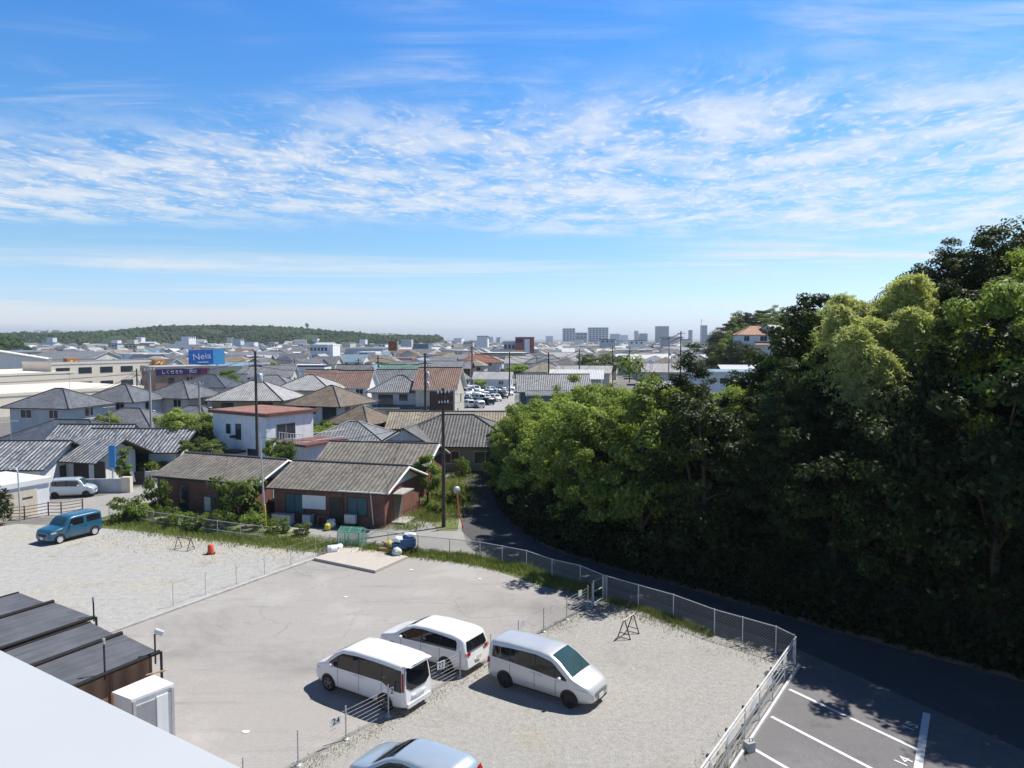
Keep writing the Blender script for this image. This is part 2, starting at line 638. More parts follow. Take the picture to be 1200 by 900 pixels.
TOWNMAT = ground_mat('town_ground', [((.17, .165, .155), 0, 0, 0), ((.24, .235, .22), .45, .6, .05), ((.06, .09, .035), .54, .62, .045), ((.12, .12, .12), .58, .66, .08)],
                     fine=3, fvar=.2, bstr=.2)
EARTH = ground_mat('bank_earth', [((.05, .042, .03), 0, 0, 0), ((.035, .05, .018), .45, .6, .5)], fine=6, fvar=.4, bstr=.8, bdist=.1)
CONCSLAB = ground_mat('concrete_slab', [((.47, .43, .385), 0, 0, 0), ((.52, .475, .43), .5, .7, .6), ((.40, .36, .32), .6, .75, 1.4)], fine=25, fvar=.1, bstr=.2)
GRASSY = ground_mat('grassy_earth', [((.20, .19, .11), 0, 0, 0), ((.11, .15, .045), .42, .58, .5), ((.28, .25, .17), .58, .7, .8)], fine=9, fvar=.35, bstr=.6)
LINEMAT = ground_mat('road_paint', [((.74, .75, .76), 0, 0, 0), ((.50, .50, .50), .62, .78, 3.5)], fine=30, fvar=.1, bstr=.1)


def sheet(name, pts, z, mat):
    m = MB()
    m.face([(p[0], p[1], z) for p in pts])
    return struct(m.build(name, mat))


def pxs(lst, z=0.0):
    return [G(u, v, z) for u, v in lst]


S = 24000
sheet('ground', [(-S, -200), (S, -200), (S, 30000), (-S, 30000)], 0, TOWNMAT)

FA, FB = G(345, 900), G(707, 703)          # the cable fence between the two lots
fdir = (FB - FA).normalized()
FA2 = FA - fdir * 14
KA, KB = G(135, 740), G(370, 655)          # the kerb between gravel lot and asphalt lot
kdir = (KB - KA).normalized()
KA2 = KA - kdir * 14
sheet('gravel_lot', [KA2, KB, G(372, 648), G(300, 639), G(225, 630), G(185, 624), G(120, 619), G(20, 614), G(-160, 640), (-60, 30, 0), (-40, 12, 0)], .004, DRYGRAVEL)
sheet('parking_lot', [KA2, KB, G(395, 650), G(420, 642), G(505, 653), G(560, 662), G(590, 672), G(646, 690), G(690, 696), FB, FA2], .008, ASPHALT)
YA, YB = G(932, 780), G(857, 893)          # the pipe fence of the far gravel yard
ydir = (YA - YB).normalized()
YB2 = YB - ydir * 14
YC = YA + Vector((.25, -.12, 0))
sheet('gravel_yard', [FA2, FB, G(789, 726), G(837, 745), G(909, 767), YA, YB2], .012, GRAVEL)
sheet('marked_parking_lot', [YB2, YA, G(1000, 800), G(1100, 842), G(1200, 886), G(1300, 930), (25, 8, 0), (5, 8, 0)], .008, DARKASPHALT)

ROAD_L = [(552, 545), (546, 575), (541, 600), (541, 622), (560, 640), (600, 655), (650, 668), (708, 686), (800, 716), (932, 760), (1000, 790), (1100, 835), (1200, 880), (1330, 940)]
ROAD_R = [(572, 545), (577, 572), (587, 598), (604, 617), (633, 638), (660, 649), (689, 658), (721, 667), (745, 674), (772, 681), (870, 708), (960, 735), (1080, 768), (1200, 800), (1330, 838)]
sheet('road', pxs(ROAD_L) + pxs(ROAD_R)[::-1], .016, ROADMAT)
sheet('side_lane', pxs([(250, 622), (330, 622), (420, 634), (470, 640), (560, 650), (548, 640), (541, 620), (545, 596), (520, 590), (498, 592), (470, 622), (440, 622), (330, 616)]), .008, LANEMAT)
sheet('street', pxs([(20, 606), (118, 607), (150, 596), (200, 584), (222, 560), (190, 566), (150, 574), (120, 581), (58, 590)]), .008, LANEMAT)
sheet('grass_strip', pxs([(395, 649), (420, 640), (560, 652), (600, 658), (708, 686), (707, 703), (690, 696), (646, 690), (590, 672), (560, 662), (505, 653)]), .020, GRASSY)
sheet('weedy_strip', pxs([(118, 607), (150, 597), (200, 585), (330, 620), (380, 632), (372, 648), (300, 639), (225, 630), (185, 624), (120, 619)]), .020, GRASSY)
sheet('lane_edge', pxs([(478, 602), (505, 575), (545, 560), (546, 575), (540, 600), (536, 622), (512, 622), (505, 600)]), .024, GRASSY)

# the low concrete kerb between the two lots
m = MB()
kn = Vector((-kdir.y, kdir.x, 0))
m.poly([KA2 - kn * .12, KB - kn * .12, KB + kn * .16, KA2 + kn * .16], 0, .10)
struct(m.build('kerb', M_CONC))
# the concrete edging along the wooded side of the road
kr = [Vector(p) for p in pxs(ROAD_R)]
m = MB()
rows = []
for i, p in enumerate(kr):
    d = (kr[min(i + 1, len(kr) - 1)] - kr[max(i - 1, 0)]).normalized()
    nrm = Vector((-d.y, d.x, 0))
    if nrm.x < 0:
        nrm = -nrm
    rows.append([p, p + Vector((0, 0, .22)), p + nrm * .16 + Vector((0, 0, .22)), p + nrm * .16])
m.grid(rows, smooth=False)
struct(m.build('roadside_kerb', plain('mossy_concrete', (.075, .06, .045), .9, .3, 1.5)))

# painted bays
m = MB()


def stripe(a, b, wdt, z=.013):
    d = (b - a).normalized()
    nn = Vector((-d.y, d.x, 0)) * wdt / 2
    m.face([(p.x, p.y, z) for p in (a - nn, b - nn, b + nn, a + nn)])


l1a, l1b = G(925, 808), G(1078, 880)
l2a, l2b = G(904, 840), G(1018, 900)
ld = (l1b - l1a).normalized()
stripe(l1a, l1b, .13)
stripe(l2a, l2a + ld * (l1b - l1a).length, .13)
off = l2a - l1a
stripe(l1a + off * 1.97, l1a + off * 1.97 + ld * 4.9, .13)
e0, e1 = G(1086, 836), G(1076, 900)
ed = (e1 - e0).normalized()
stripe(e0, e0 + ed * 9, .24, .017)
struct(m.build('painted_markings', LINEMAT))
for s, u, v in (('15', 1067, 852), ('14', 1059, 893)):
    me = text_mesh(s, .60, 0)
    me.materials.clear()
    me.materials.append(LINEMAT)
    p = G(u, v)
    o = link('painted_bay_number', me, None, (p.x, p.y, .021), math.atan2(ld.y, ld.x) - math.pi / 2 + math.pi / 2 + R(95))
    struct(o)

# ================================================================== the wooded hill beside the road
HK = [(p.x + .2, p.y + .15) for p in kr]
HILL = np.array([(2.5, 92), (-1.0, 84)] + HK + [(60, -14), (160, -60), (190, 160), (70, 112), (30, 98), (12, 97)])
KPOLY = np.array([(2.5, 92), (-1.0, 84)] + HK + [(60, -14)])


def inside(x, y, P):
    c = False
    j = len(P) - 1
    for i in range(len(P)):
        if (P[i][1] > y) != (P[j][1] > y) and x < (P[j][0] - P[i][0]) * (y - P[i][1]) / (P[j][1] - P[i][1]) + P[i][0]:
            c = not c
        j = i
    return c


def edge_dist(x, y, P, closed=False):
    best = 1e9
    for i in range(len(P) - 1):
        ax, ay = P[i]
        bx, by = P[i + 1]
        t = max(0, min(1, ((x - ax) * (bx - ax) + (y - ay) * (by - ay)) / ((bx - ax) ** 2 + (by - ay) ** 2 + 1e-9)))
        best = min(best, math.hypot(x - ax - t * (bx - ax), y - ay - t * (by - ay)))
    return best


def hmax(x, y):
    t = .69 * (x - 6) - .73 * (y - 43)
    return float(np.interp(t, [-40, -22, -12, -6, 0, 5, 9, 15, 22, 40], [.3, .6, 1.0, 1.8, 3.2, 5.6, 7.6, 10.2, 11.8, 13]))


def hill_z(x, y):
    if not inside(x, y, HILL):
        return None
    d = edge_dist(x, y, KPOLY) - 1.1
    if d <= 0:
        return -.05
    d2 = edge_dist(x, y, HILL[len(KPOLY) - 1:])
    h = hmax(x, y) * (1 - math.exp(-d / 4.5)) * (1 + .006 * d)
    return h * min(1, d2 / 12 + .02) + .35 * mnoise.noise((x * .25, y * .25, 0)) * min(1, d / 3)


m = MB()
gx = np.concatenate([np.arange(-6, 46, 1.0), np.arange(46, 130, 2.5)])
gy = np.concatenate([np.arange(-16, 100, 1.0), np.arange(100, 130, 2.5)])
rows = []
for y in gy:
    row = []
    for x in gx:
        z = hill_z(x, y)
        row.append((x, y, -.25 if z is None else z))
    rows.append(row)
m.grid(rows)
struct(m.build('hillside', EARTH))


# ================================================================== trees
def leaf_quads(P, N, size, aspect=.55, rng=RNG, fold=.25):
    """one bent leaf spray per point: P positions, N facing directions"""
    n = len(P)
    a = rng.normal(size=(n, 3))
    t = np.cross(N, a)
    t /= np.linalg.norm(t, axis=1, keepdims=True) + 1e-9
    b = np.cross(N, t)
    L = size * rng.uniform(.6, 1.35, (n, 1))
    W = L * aspect
    bend = N * L * fold
    V = np.stack([P - t * L * .5, P - b * W * .5 + bend * .4, P + t * L * .5 - bend * .6, P + b * W * .5 + bend * .4], axis=1)
    return V


def crown_points(n, rx, ry, rz, nclump, seed, cr=(.55, 1.0), flat=.6, top=0.0):
    rng = np.random.default_rng(seed)
    C = rng.normal(size=(nclump, 3))
    C /= np.linalg.norm(C, axis=1, keepdims=True)
    r = rng.uniform(.25, 1.0, (nclump, 1)) ** .45
    # an uneven outline: some clumps stick out
    r *= 1 + rng.uniform(-.16, .2, (nclump, 1))
    C = C * r * np.array([[rx, ry, rz]])
    if top:
        k = np.clip(1 - top * (C[:, 2:3] / rz), .15, 1.5)
        C[:, :2] *= k
    R_ = rng.uniform(cr[0], cr[1], nclump)
    idx = rng.integers(0, nclump, n)
    d = rng.normal(size=(n, 3))
    d /= np.linalg.norm(d, axis=1, keepdims=True)
    q = rng.uniform(0, 1, (n, 1)) ** .4
    P = C[idx] + d * q * R_[idx][:, None] * np.array([[1, 1, flat]])
    out = P / np.array([[rx, ry, rz]])
    out /= np.linalg.norm(out, axis=1, keepdims=True) + 1e-6
    N = out * .45 + d * .5 + rng.normal(size=(n, 3)) * .45 + np.array([[0, 0, .4]])
    N /= np.linalg.norm(N, axis=1, keepdims=True)
    return P, N, C, rng


def trunk_mesh(name, h, r, C, mat, nl=7, seed=0):
    rng = random.Random(seed)
    m = MB()
    bend = rng.uniform(-.25, .25)
    spine = [Vector((bend * math.sin(i / 5 * 2), bend * .6 * math.cos(i / 5 * 3) - bend * .6, h * i / 5 - .25)) for i in range(6)]
    m.tube(spine, r, 8, r2=r * .35)
    for k in range(nl):
        c = C[rng.randrange(len(C))]
        s = spine[rng.randint(2, 4)]
        e = Vector((c[0], c[1], c[2] + h * .0))
        mid = (s + e) / 2 + Vector((0, 0, .25))
        m.tube([s, mid, e], r * .42, 5, r2=r * .12)
    return m.mesh(name, mat)


BARK = plain('bark', (.075, .058, .042), .9, .3, 3, streak=.25)
LEAF_BRIGHT = leaf_mat('leaf_bright', (.13, .21, .03), (.44, .54, .14), (.56, .60, .24), trans=.46)
LEAF_MID = leaf_mat('leaf_mid', (.06, .115, .02), (.26, .36, .075), (.42, .46, .17), trans=.38)
LEAF_DARK = leaf_mat('leaf_dark', (.009, .022, .006), (.026, .052, .011), (.12, .15, .05), trans=.10)  # dark evergreen leaf, darkened further to deepen the wood's shade
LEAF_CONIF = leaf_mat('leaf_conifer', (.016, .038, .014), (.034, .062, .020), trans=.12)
LEAF_BAMBOO = leaf_mat('leaf_bamboo', (.46, .52, .16), (.66, .66, .28), (.7, .68, .36), trans=.5)
LEAF_SHRUB = leaf_mat('leaf_shrub', (.06, .11, .024), (.13, .18, .045), (.2, .21, .08))
LEAF_GRASS = leaf_mat('leaf_grass', (.14, .19, .05), (.24, .28, .10), (.30, .28, .13), trans=.3)


class TreeKind:
    def __init__(self, name, mat, h, rx, rz, n, nclump, leaf, seed, cr=(.55, 1.0), zc=None, top=0.0, aspect=.55, flat=.6):
        P, N, C, rng = crown_points(n, rx, rx, rz, nclump, seed, cr, flat, top)
        zc = h - rz if zc is None else zc
        P = P + np.array([[0, 0, zc]])
        P[:, 2] = np.maximum(P[:, 2], .05)
        C = C + np.array([[0, 0, zc]])
        self.crown = np_mesh(name + '_crown', leaf_quads(P, N, leaf, aspect, rng), 4, mat)
        self.trunk = trunk_mesh(name + '_trunk', max(zc, .6), .035 * h * .6 + .04, C, BARK, 8, seed)
        self.name = name

    def place(self, label, cat, loc, rz=0, sc=1.0, group=None):
        t = thing(self.name, label, cat, loc, rz, group)
        t.scale = sc if isinstance(sc, (tuple, list)) else (sc, sc, sc)
        link('crown', self.crown, t)
        link('trunk', self.trunk, t)
        return t


BROAD = [TreeKind('broadleaf_tree', LEAF_BRIGHT, 8.5, 3.0, 4.1, 18000, 80, .235, 11, (.5, 1.0)),
         TreeKind('broadleaf_tree', LEAF_MID, 9.0, 2.9, 4.4, 18000, 84, .225, 12, (.45, .95)),
         TreeKind('broadleaf_tree', LEAF_MID, 8.0, 3.2, 3.9, 18000, 72, .25, 13, (.55, 1.1)),
         TreeKind('broadleaf_tree', LEAF_BRIGHT, 9.5, 2.7, 4.6, 18000, 84, .22, 14, (.5, .9))]
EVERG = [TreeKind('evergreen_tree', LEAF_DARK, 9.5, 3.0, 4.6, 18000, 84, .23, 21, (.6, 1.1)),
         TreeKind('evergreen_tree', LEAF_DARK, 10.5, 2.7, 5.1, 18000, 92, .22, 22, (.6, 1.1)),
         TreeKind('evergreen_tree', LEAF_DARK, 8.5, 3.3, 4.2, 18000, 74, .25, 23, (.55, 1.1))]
CONIF = TreeKind('conifer_tree', LEAF_CONIF, 11.0, 2.3, 5.3, 18000, 240, .26, 31, (.42, .7), top=.62, aspect=.3, flat=.4)
SHRUB = [TreeKind('shrub', LEAF_SHRUB, 1.7, .95, .85, 1800, 22, .16, 41, (.22, .42)),
         TreeKind('shrub', LEAF_MID, 1.5, 1.05, .75, 1800, 20, .16, 42, (.25, .45))]


def bamboo_kind(seed):
    rng = np.random.default_rng(seed)
    H_ = 10.5
    lean = rng.uniform(1.2, 2.4)
    spine = [Vector((lean * (i / 12) ** 2.2, 0, H_ * math.sin(i / 12 * 1.45) / math.sin(1.45) - .2)) for i in range(13)]
    m = MB()
    m.tube(spine, .06, 6, r2=.012)
    Ps, Ns = [], []
    for k in range(125):
        f = rng.uniform(.35, 1.0)
        i = min(int(f * 12), 11)
        s = np.array(spine[i].lerp(spine[i + 1], f * 12 - i))
        a = rng.uniform(0, 2 * math.pi)
        ln = (2.3 - 1.5 * f) * rng.uniform(.5, 1.2)
        q = 34
        t = np.linspace(.15, 1, q)[:, None]
        dirv = np.array([[math.cos(a), math.sin(a), 0]])
        P = s + dirv * t * ln + np.array([[0, 0, 1]]) * (t * .35 - t ** 2 * .85) * ln + rng.normal(size=(q, 3)) * .09
        Ps.append(P)
        Ns.append(np.array([[0, -.2, .3]]) + dirv * .3 + rng.normal(size=(q, 3)) * .8)
    P = np.concatenate(Ps)
    N = np.concatenate(Ns)
    N /= np.linalg.norm(N, axis=1, keepdims=True)
    return np_mesh('bamboo_foliage', leaf_quads(P, N, .34, .24, rng), 4, LEAF_BAMBOO), m.mesh('bamboo_stem', plain('bamboo_stem', (.16, .19, .05), .4, .2)), lean


BAMBOO = [bamboo_kind(51), bamboo_kind(52), bamboo_kind(53)]

SKY_U = [540, 565, 600, 640, 700, 760, 830, 886, 908, 920, 940, 960, 1000, 1060, 1095, 1120, 1160, 1195, 1400]
SKY_V = [545, 520, 474, 462, 442, 424, 418, 424, 420, 388, 362, 350, 352, 330, 305, 300, 285, 262, 225]
KIND_H = {}
for k_ in BROAD + EVERG + [CONIF]:
    KIND_H[id(k_)] = {'broadleaf_tree': 9.0, 'evergreen_tree': 9.6, 'conifer_tree': 11.0}[k_.name]
# --- scatter the forest
rf = random.Random(5)
spots = []
cand = []
for _ in range(26000):
    x, y = rf.uniform(-4, 75), rf.uniform(8, 92)
    s = screen((x, y, 4))
    if s is None or s[0] > 1480 or s[0] < 540:
        continue
    if not inside(x, y, HILL):
        continue
    d = edge_dist(x, y, KPOLY)
    if d < 1.3 or d > 24:
        continue
    d2 = edge_dist(x, y, HILL[len(KPOLY) - 1:])
    if d2 < 3:
        continue
    gap = 2.7 if d < 5 else 3.3 if d < 12 else 4.2
    if any((x - a) ** 2 + (y - b) ** 2 < gap * gap for a, b, _d in spots):
        continue
    spots.append((x, y, d))
forest = []
for x, y, d in spots:
    z = hill_z(x, y)
    t = .69 * (x - 6) - .73 * (y - 43)
    u, v = screen((x, y, z + 5))
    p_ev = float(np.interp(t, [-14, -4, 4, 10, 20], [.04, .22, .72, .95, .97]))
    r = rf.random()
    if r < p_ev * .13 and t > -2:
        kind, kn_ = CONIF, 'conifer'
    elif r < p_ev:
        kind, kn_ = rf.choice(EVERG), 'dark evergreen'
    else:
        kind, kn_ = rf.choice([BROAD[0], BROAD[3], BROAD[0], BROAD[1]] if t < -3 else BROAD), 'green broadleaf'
    sc = rf.uniform(.8, 1.12)
    if t < -12:
        sc *= .92
    if d > 12 and t < 3:
        sc *= .8
    # the wood's height, surveyed: the crowns end at this line
    vs = float(np.interp(u, SKY_U, SKY_V))
    if 945 < u < 1100 and y < 46:
        vs = float(np.interp(u, [955, 985, 1030, 1070, 1100], [395, 440, 455, 415, 340]))
    vs += rf.uniform(-6, 14)
    hk = KIND_H[id(kind)]
    smax = (D(u, vs, y).z - z) / hk
    if smax < .3:
        continue
    sc = smax * rf.uniform(.86, 1.0) if smax < (2.1 if t > 4 else 1.35) and d < 9 else min(sc, smax)
    forest.append((u, d, kind, kn_, x, y, z, sc))
GF = 'trees of the wooded hill beside the road'
rownames = ["at the wood's road edge", "behind the wood's front row", "halfway up the wooded slope", "high on the wooded hill"]
rows_ = {}
for f in forest:
    k = 0 if f[1] < 4 else 1 if f[1] < 8 else 2 if f[1] < 14 else 3
    rows_.setdefault((k, f[3]), []).append(f)
for (k, kn_), lst in rows_.items():
    lst.sort(key=lambda f: f[0])
    for i, (u, d, kind, _k, x, y, z, sc) in enumerate(lst):
        kind.place(f'{kn_} tree {rownames[k]}, {nth(i)} such from the bend', 'tree', (x, y, z - .15), rf.uniform(0, 6.28), (min(sc, 1.2) * rf.uniform(.9, 1.1), min(sc, 1.2) * rf.uniform(.9, 1.1), sc), GF)


def ztree(x, y):
    z = hill_z(x, y)
    return 0 if z is None else z


# --- single trees that stand out
for lab, kind, u, v, Y, hh in (('pointed green conifer rising over the sunlit crowns of the wood', CONIF, 811, 404, 49, 11.0),
                               ('tall dark conifer on the hill crest beside the bamboo', CONIF, 1112, 281, 44, 11.0),
                               ('dark round evergreen next to the tall conifer on the hill crest', EVERG[1], 1152, 279, 43, 10.5),
                               ('highest dark evergreen at the top end of the wood', EVERG[1], 1192, 250, 41, 10.5),
                               ('dark evergreen beside the pale bamboo, lower than the crest trees', EVERG[0], 965, 342, 46, 9.5),
                               ('dark evergreen at the foot of the bamboo plumes', EVERG[2], 921, 390, 47, 8.5)):
    top = D(u, v, Y)
    zb = ztree(top.x, top.y)
    s = (top.z - zb) / hh
    s = max(.7, min(s, 1.7))
    kind.place(lab, 'tree', (top.x, top.y, top.z - hh * s), 1.0, (min(s, 1.25), min(s, 1.25), s), GF)
GB = 'bamboo culms of the pale grove on the hill'
bs = [(978, 348, 40), (990, 336, 41), (1003, 344, 42), (1018, 362, 39), (1030, 352, 41), (1040, 338, 42), (1052, 322, 41), (1063, 314, 42), (1072, 312, 40), (1080, 322, 42), (1088, 330, 43),
      (1000, 372, 38), (1015, 392, 37.5), (1045, 366, 38.5), (1066, 350, 38.5), (1082, 362, 39)]
bs.sort()
for i, (u, v, Y) in enumerate(bs):
    top = D(u, v, Y)
    zb = ztree(top.x, top.y)
    s = max(.75, min((top.z - zb) / 10.3, 1.5))
    fo, st, lean = BAMBOO[i % 3]
    top.z -= .55
    az = rf.uniform(2.2, 4.6)
    lean = lean * 1.05
    t = thing('bamboo', f'pale yellow-green bamboo plume above the dark trees, {nth(i)} counting uphill', 'bamboo', (top.x - lean * math.cos(az), top.y - lean * math.sin(az), top.z - 10.3 * s), az, GB)
    t.scale = (1.05, 1.05, s)
    link('foliage', fo, t)
    link('stem', st, t)

# --- undergrowth on the bank: too many leaves to count
rg = np.random.default_rng(77)
P = []
while len(P) < 60000:
    i = rg.integers(0, len(KPOLY) - 1)
    a, b = KPOLY[i], KPOLY[i + 1]
    q = rg.uniform(0, 1)
    dd = b - a
    L = math.hypot(*dd)
    if rg.uniform(0, 12) > L:
        continue
    nn = np.array([-dd[1], dd[0]]) / (L + 1e-9)
    e = rg.uniform(0, 1) ** 1.4 * 5.4 - .4
    x, y = a + dd * q + nn * e
    z = hill_z(x, y)
    if z is None and e < .3:
        z = .2
    if z is None or y > 90 or y < 5:
        continue
    P.append((x, y, z + rg.uniform(0, 1) ** 1.5 * (2.4 + 1.6 * mnoise.noise((x * .5, y * .5, 3)))))
P = np.array(P)
N = rg.normal(size=P.shape) + np.array([[-.4, -.4, .8]])
N /= np.linalg.norm(N, axis=1, keepdims=True)
struct(link('undergrowth', np_mesh('undergrowth', leaf_quads(P, N, .3, .5, rg), 4, leaf_mat('leaf_shade', (.006, .014, .004), (.014, .030, .008), trans=.05))), 'stuff')  # near-black leaf colour: the deep shade under the wood is put into it
# ================================================================== vehicles
def paint_mat(name, c, metal=0.0, rough=.32):
    if name in MATS:
        return MATS[name]
    m, n = new_mat(name)
    tc = n('ShaderNodeTexCoord').outputs['Object']
    dust = n.noise(tc, 1.6, 5, .6)
    s = n('ShaderNodeSeparateXYZ', in_0=tc)
    low = n.ramp(s.outputs[2], .15, .75, .35, .0)
    cc = n.mix(n.math('MULTIPLY', low, n.ramp(dust, .35, .7)), c, (.30, .27, .23))
    b = n('ShaderNodeBsdfPrincipled', in_Base_Color=cc, in_Metallic=metal)
    n.set(b.inputs['Roughness'], n.ramp(dust, .3, .7, rough * .85, rough * 1.25, 'LINEAR'))
    b.inputs['Coat Weight'].default_value = .6
    b.inputs['Coat Roughness'].default_value = .08
    n('ShaderNodeOutputMaterial', in_Surface=b.outputs[0])
    MATS[name] = m
    return m


CAR_GLASS = glass_mat('car_glass', (.012, .014, .017), .03)
CAR_TEAL = glass_mat('windscreen_glass', (.035, .075, .085), .05)
TAIL_RED = plain('tail_light_red', (.32, .012, .012), .15, .05)
LAMP_CLEAR = plain('headlight_clear', (.62, .65, .68), .1, .05, metal=.3)
PLASTIC = plain('black_plastic', (.025, .025, .027), .6, .1)
RIM = plain('alloy_rim', (.50, .51, .53), .3, .08, metal=.7)
RIM_DARK = plain('dark_rim', (.24, .24, .25), .35, .1, metal=.6)
RIM_STEEL = plain('black_rim', (.02, .02, .022), .5, .1)
RIM_WHITE = plain('wheel_cover', (.60, .61, .62), .4, .08)
PLATE = plain('number_plate', (.70, .72, .70), .5, .04)
CHROME = plain('chrome', (.6, .6, .62), .12, .03, metal=1.0)


class Car:
    """a car body as rings along x (front at +x), described by its side profile"""
    def __init__(s, L, W, H, top, belt, wb, fo, sill=.22, tumble=.16, plan_f=.22, plan_r=.10, lean=.12, wheel_r=.32):
        s.L, s.W, s.H, s.top, s.belt, s.wb, s.fo = L, W, H, top, belt, wb, fo
        s.sill, s.tum, s.pf, s.pr, s.lean, s.wr = sill, tumble, plan_f, plan_r, lean, wheel_r
        s.xf, s.xr = L / 2, -L / 2

    def zt(s, x):
        return float(np.interp(x, [p[0] for p in s.top], [p[1] for p in s.top]))

    def zb(s, x):
        return float(np.interp(x, [p[0] for p in s.belt], [p[1] for p in s.belt]))

    def hw(s, x):
        w = s.W / 2
        f = max(0, (x - (s.xf - .9)) / .9)
        r = max(0, ((s.xr + .6) - x) / .6)
        return w * (1 - s.pf * f ** 2.6) * (1 - s.pr * r ** 2.4)

    def ring(s, x):
        """half section, bottom centre to top centre: list of (y, z)"""
        zt, w = s.zt(x), s.hw(x)
        zsh = min(s.zb(x), zt - .10)
        e = max(0, abs(x) - (s.L / 2 - .5)) / .5
        z0 = s.sill + .06 * e
        k = max(0, min(1, (zt - zsh - .10) / max(.05, s.H - s.zb(0))))
        yr = w * (1 - s.tum * k)
        rr = .07 + .03 * k
        p = [(0, z0), (w * .86, z0), (w * .955, z0 + .05), (w * .985, z0 + .16), (w, z0 + .34 * (zsh - z0) + .06), (w * .998, z0 + .72 * (zsh - z0)), (w * .985, zsh)]
        for q in (.25, .5, .75):
            zz = zsh + (zt - .09 - zsh) * q
            p.append((w * .985 + (yr - w * .985) * q, zz))
        p += [(yr - .006, zt - .09), (yr - rr * .3, zt - .04), (yr - rr * 1.1, zt - .012), (yr * .62, zt + .004), (yr * .3, zt + .014), (0, zt + .017)]
        return p

    def side_y(s, x, z):
        p = s.ring(x)[2:12]
        for a, b in zip(p, p[1:]):
            if a[1] <= z <= b[1] + 1e-6:
                t = (z - a[1]) / max(1e-6, b[1] - a[1])
                return a[0] + (b[0] - a[0]) * t
        return p[-1][0] if z > p[-1][1] else p[0][0]

    def top_z(s, x, y):
        p = s.ring(x)[10:]
        y = abs(y)
        for a, b in zip(p, p[1:]):
            if b[0] <= y <= a[0]:
                t = (a[0] - y) / max(1e-6, a[0] - b[0])
                return a[1] + (b[1] - a[1]) * t
        return p[0][1]

    def sh(s, p):
        """tailgate lean and nose rake"""
        x, y, z = p
        r = max(0, min(1, (s.xr + .55 - x) / .55))
        x += s.lean * max(0, z - .75) * r
        f = max(0, min(1, (x - (s.xf - .35)) / .35))
        x -= .22 * max(0, z - .55) * f + .12 * max(0, .42 - z) * f
        # rounded in plan
        return (x, y, z)

    def body(s):
        xs = set()
        for a in np.linspace(s.xr + .12, s.xf - .16, 40):
            xs.add(round(float(a), 4))
        xs = sorted(xs)
        rings = []
        for x, k in [(s.xr, .90), (s.xr + .012, .945), (s.xr + .045, .98)]:
            rings.append((x, k))
        rings += [(x, 1.0) for x in xs]
        rings += [(s.xf - .07, .985), (s.xf - .022, .95), (s.xf, .89)]
        rows = []
        for x, k in rings:
            h = s.ring(x)
            zc = (h[0][1] + h[-1][1]) / 2
            h = [(y * k, zc + (z - zc) * k) for y, z in h]
            full = [(x, y, z) for y, z in h] + [(x, -y, z) for y, z in h[-2:0:-1]]
            rows.append([s.sh(p) for p in full])
        m = MB()
        m.grid(rows, close=True)
        m.face(rows[0], smooth=True)
        m.face(rows[-1][::-1], smooth=True)
        return m

    def side_patch(s, poly, side, off=.006, nx=14, nz=4):
        """poly: list of (x, z_low, z_high) from rear to front"""
        m = MB()
        x0, x1 = poly[0][0], poly[-1][0]
        rows = []
        for i in range(nx + 1):
            x = x0 + (x1 - x0) * i / nx
            lo = float(np.interp(x, [p[0] for p in poly], [p[1] for p in poly]))
            hi = float(np.interp(x, [p[0] for p in poly], [p[2] for p in poly]))
            row = []
            for j in range(nz + 1):
                z = lo + (hi - lo) * j / nz
                y = s.side_y(x, z) + off
                row.append(s.sh((x, side * y, z)))
            rows.append(row)
        m.grid(rows if side < 0 else rows[::-1])
        return m

    def top_patch(s, x0, x1, y0, y1, off=.007, nx=8, ny=8):
        """between x0 (rear) and x1 (front), half width y0 at x0 and y1 at x1"""
        m = MB()
        rows = []
        for i in range(nx + 1):
            x = x0 + (x1 - x0) * i / nx
            yy = y0 + (y1 - y0) * i / nx
            row = []
            for j in range(ny + 1):
                y = -yy + 2 * yy * j / ny
                row.append(s.sh((x, y, s.top_z(x, y) + off)))
            rows.append(row)
        m.grid(rows)
        return m

    def rear_patch(s, pts, off=.012):
        """pts: list of (z, y_min, y_max) from low to high, on the tailgate"""
        m = MB()
        rows = []
        for z, a, b in pts:
            row = []
            for j in range(9):
                y = a + (b - a) * j / 8
                xx = s.xr - off + .05 * (abs(y) / (s.W / 2)) ** 4
                p = s.sh((s.xr, y, z))
                row.append((p[0] + xx - s.xr, y, z))
            rows.append(row)
        m.grid(rows[::-1])
        return m

    def front_patch(s, pts, off=.012):
        m = MB()
        rows = []
        for z, a, b in pts:
            row = []
            for j in range(7):
                y = a + (b - a) * j / 6
                p = s.sh((s.xf, y, z))
                row.append((p[0] + off - .10 * (abs(y) / (s.W / 2)) ** 3, y, z))
            rows.append(row)
        m.grid(rows)
        return m

    def arch(s, xc, side):
        m = MB()
        r = s.wr + .055
        rows = []
        for q in range(7):
            row = []
            for j in range(17):
                a = math.pi * j / 16
                rad = .04 + (r - .04) * q / 6
                x, z = xc + rad * math.cos(a), s.wr + rad * math.sin(a)
                row.append((x, side * (s.side_y(x, z) + .007), z))
            rows.append(row)
        m.grid(rows if side > 0 else rows[::-1])
        x0, x1 = xc - r, xc + r
        yy = s.side_y(xc, s.wr) + .006
        pts = [(x0, side * yy, s.wr), (x0 + .03, side * yy, s.sill + .01), (x1 - .03, side * yy, s.sill + .01), (x1, side * yy, s.wr)]
        m.face(pts if side < 0 else pts[::-1])
        return m


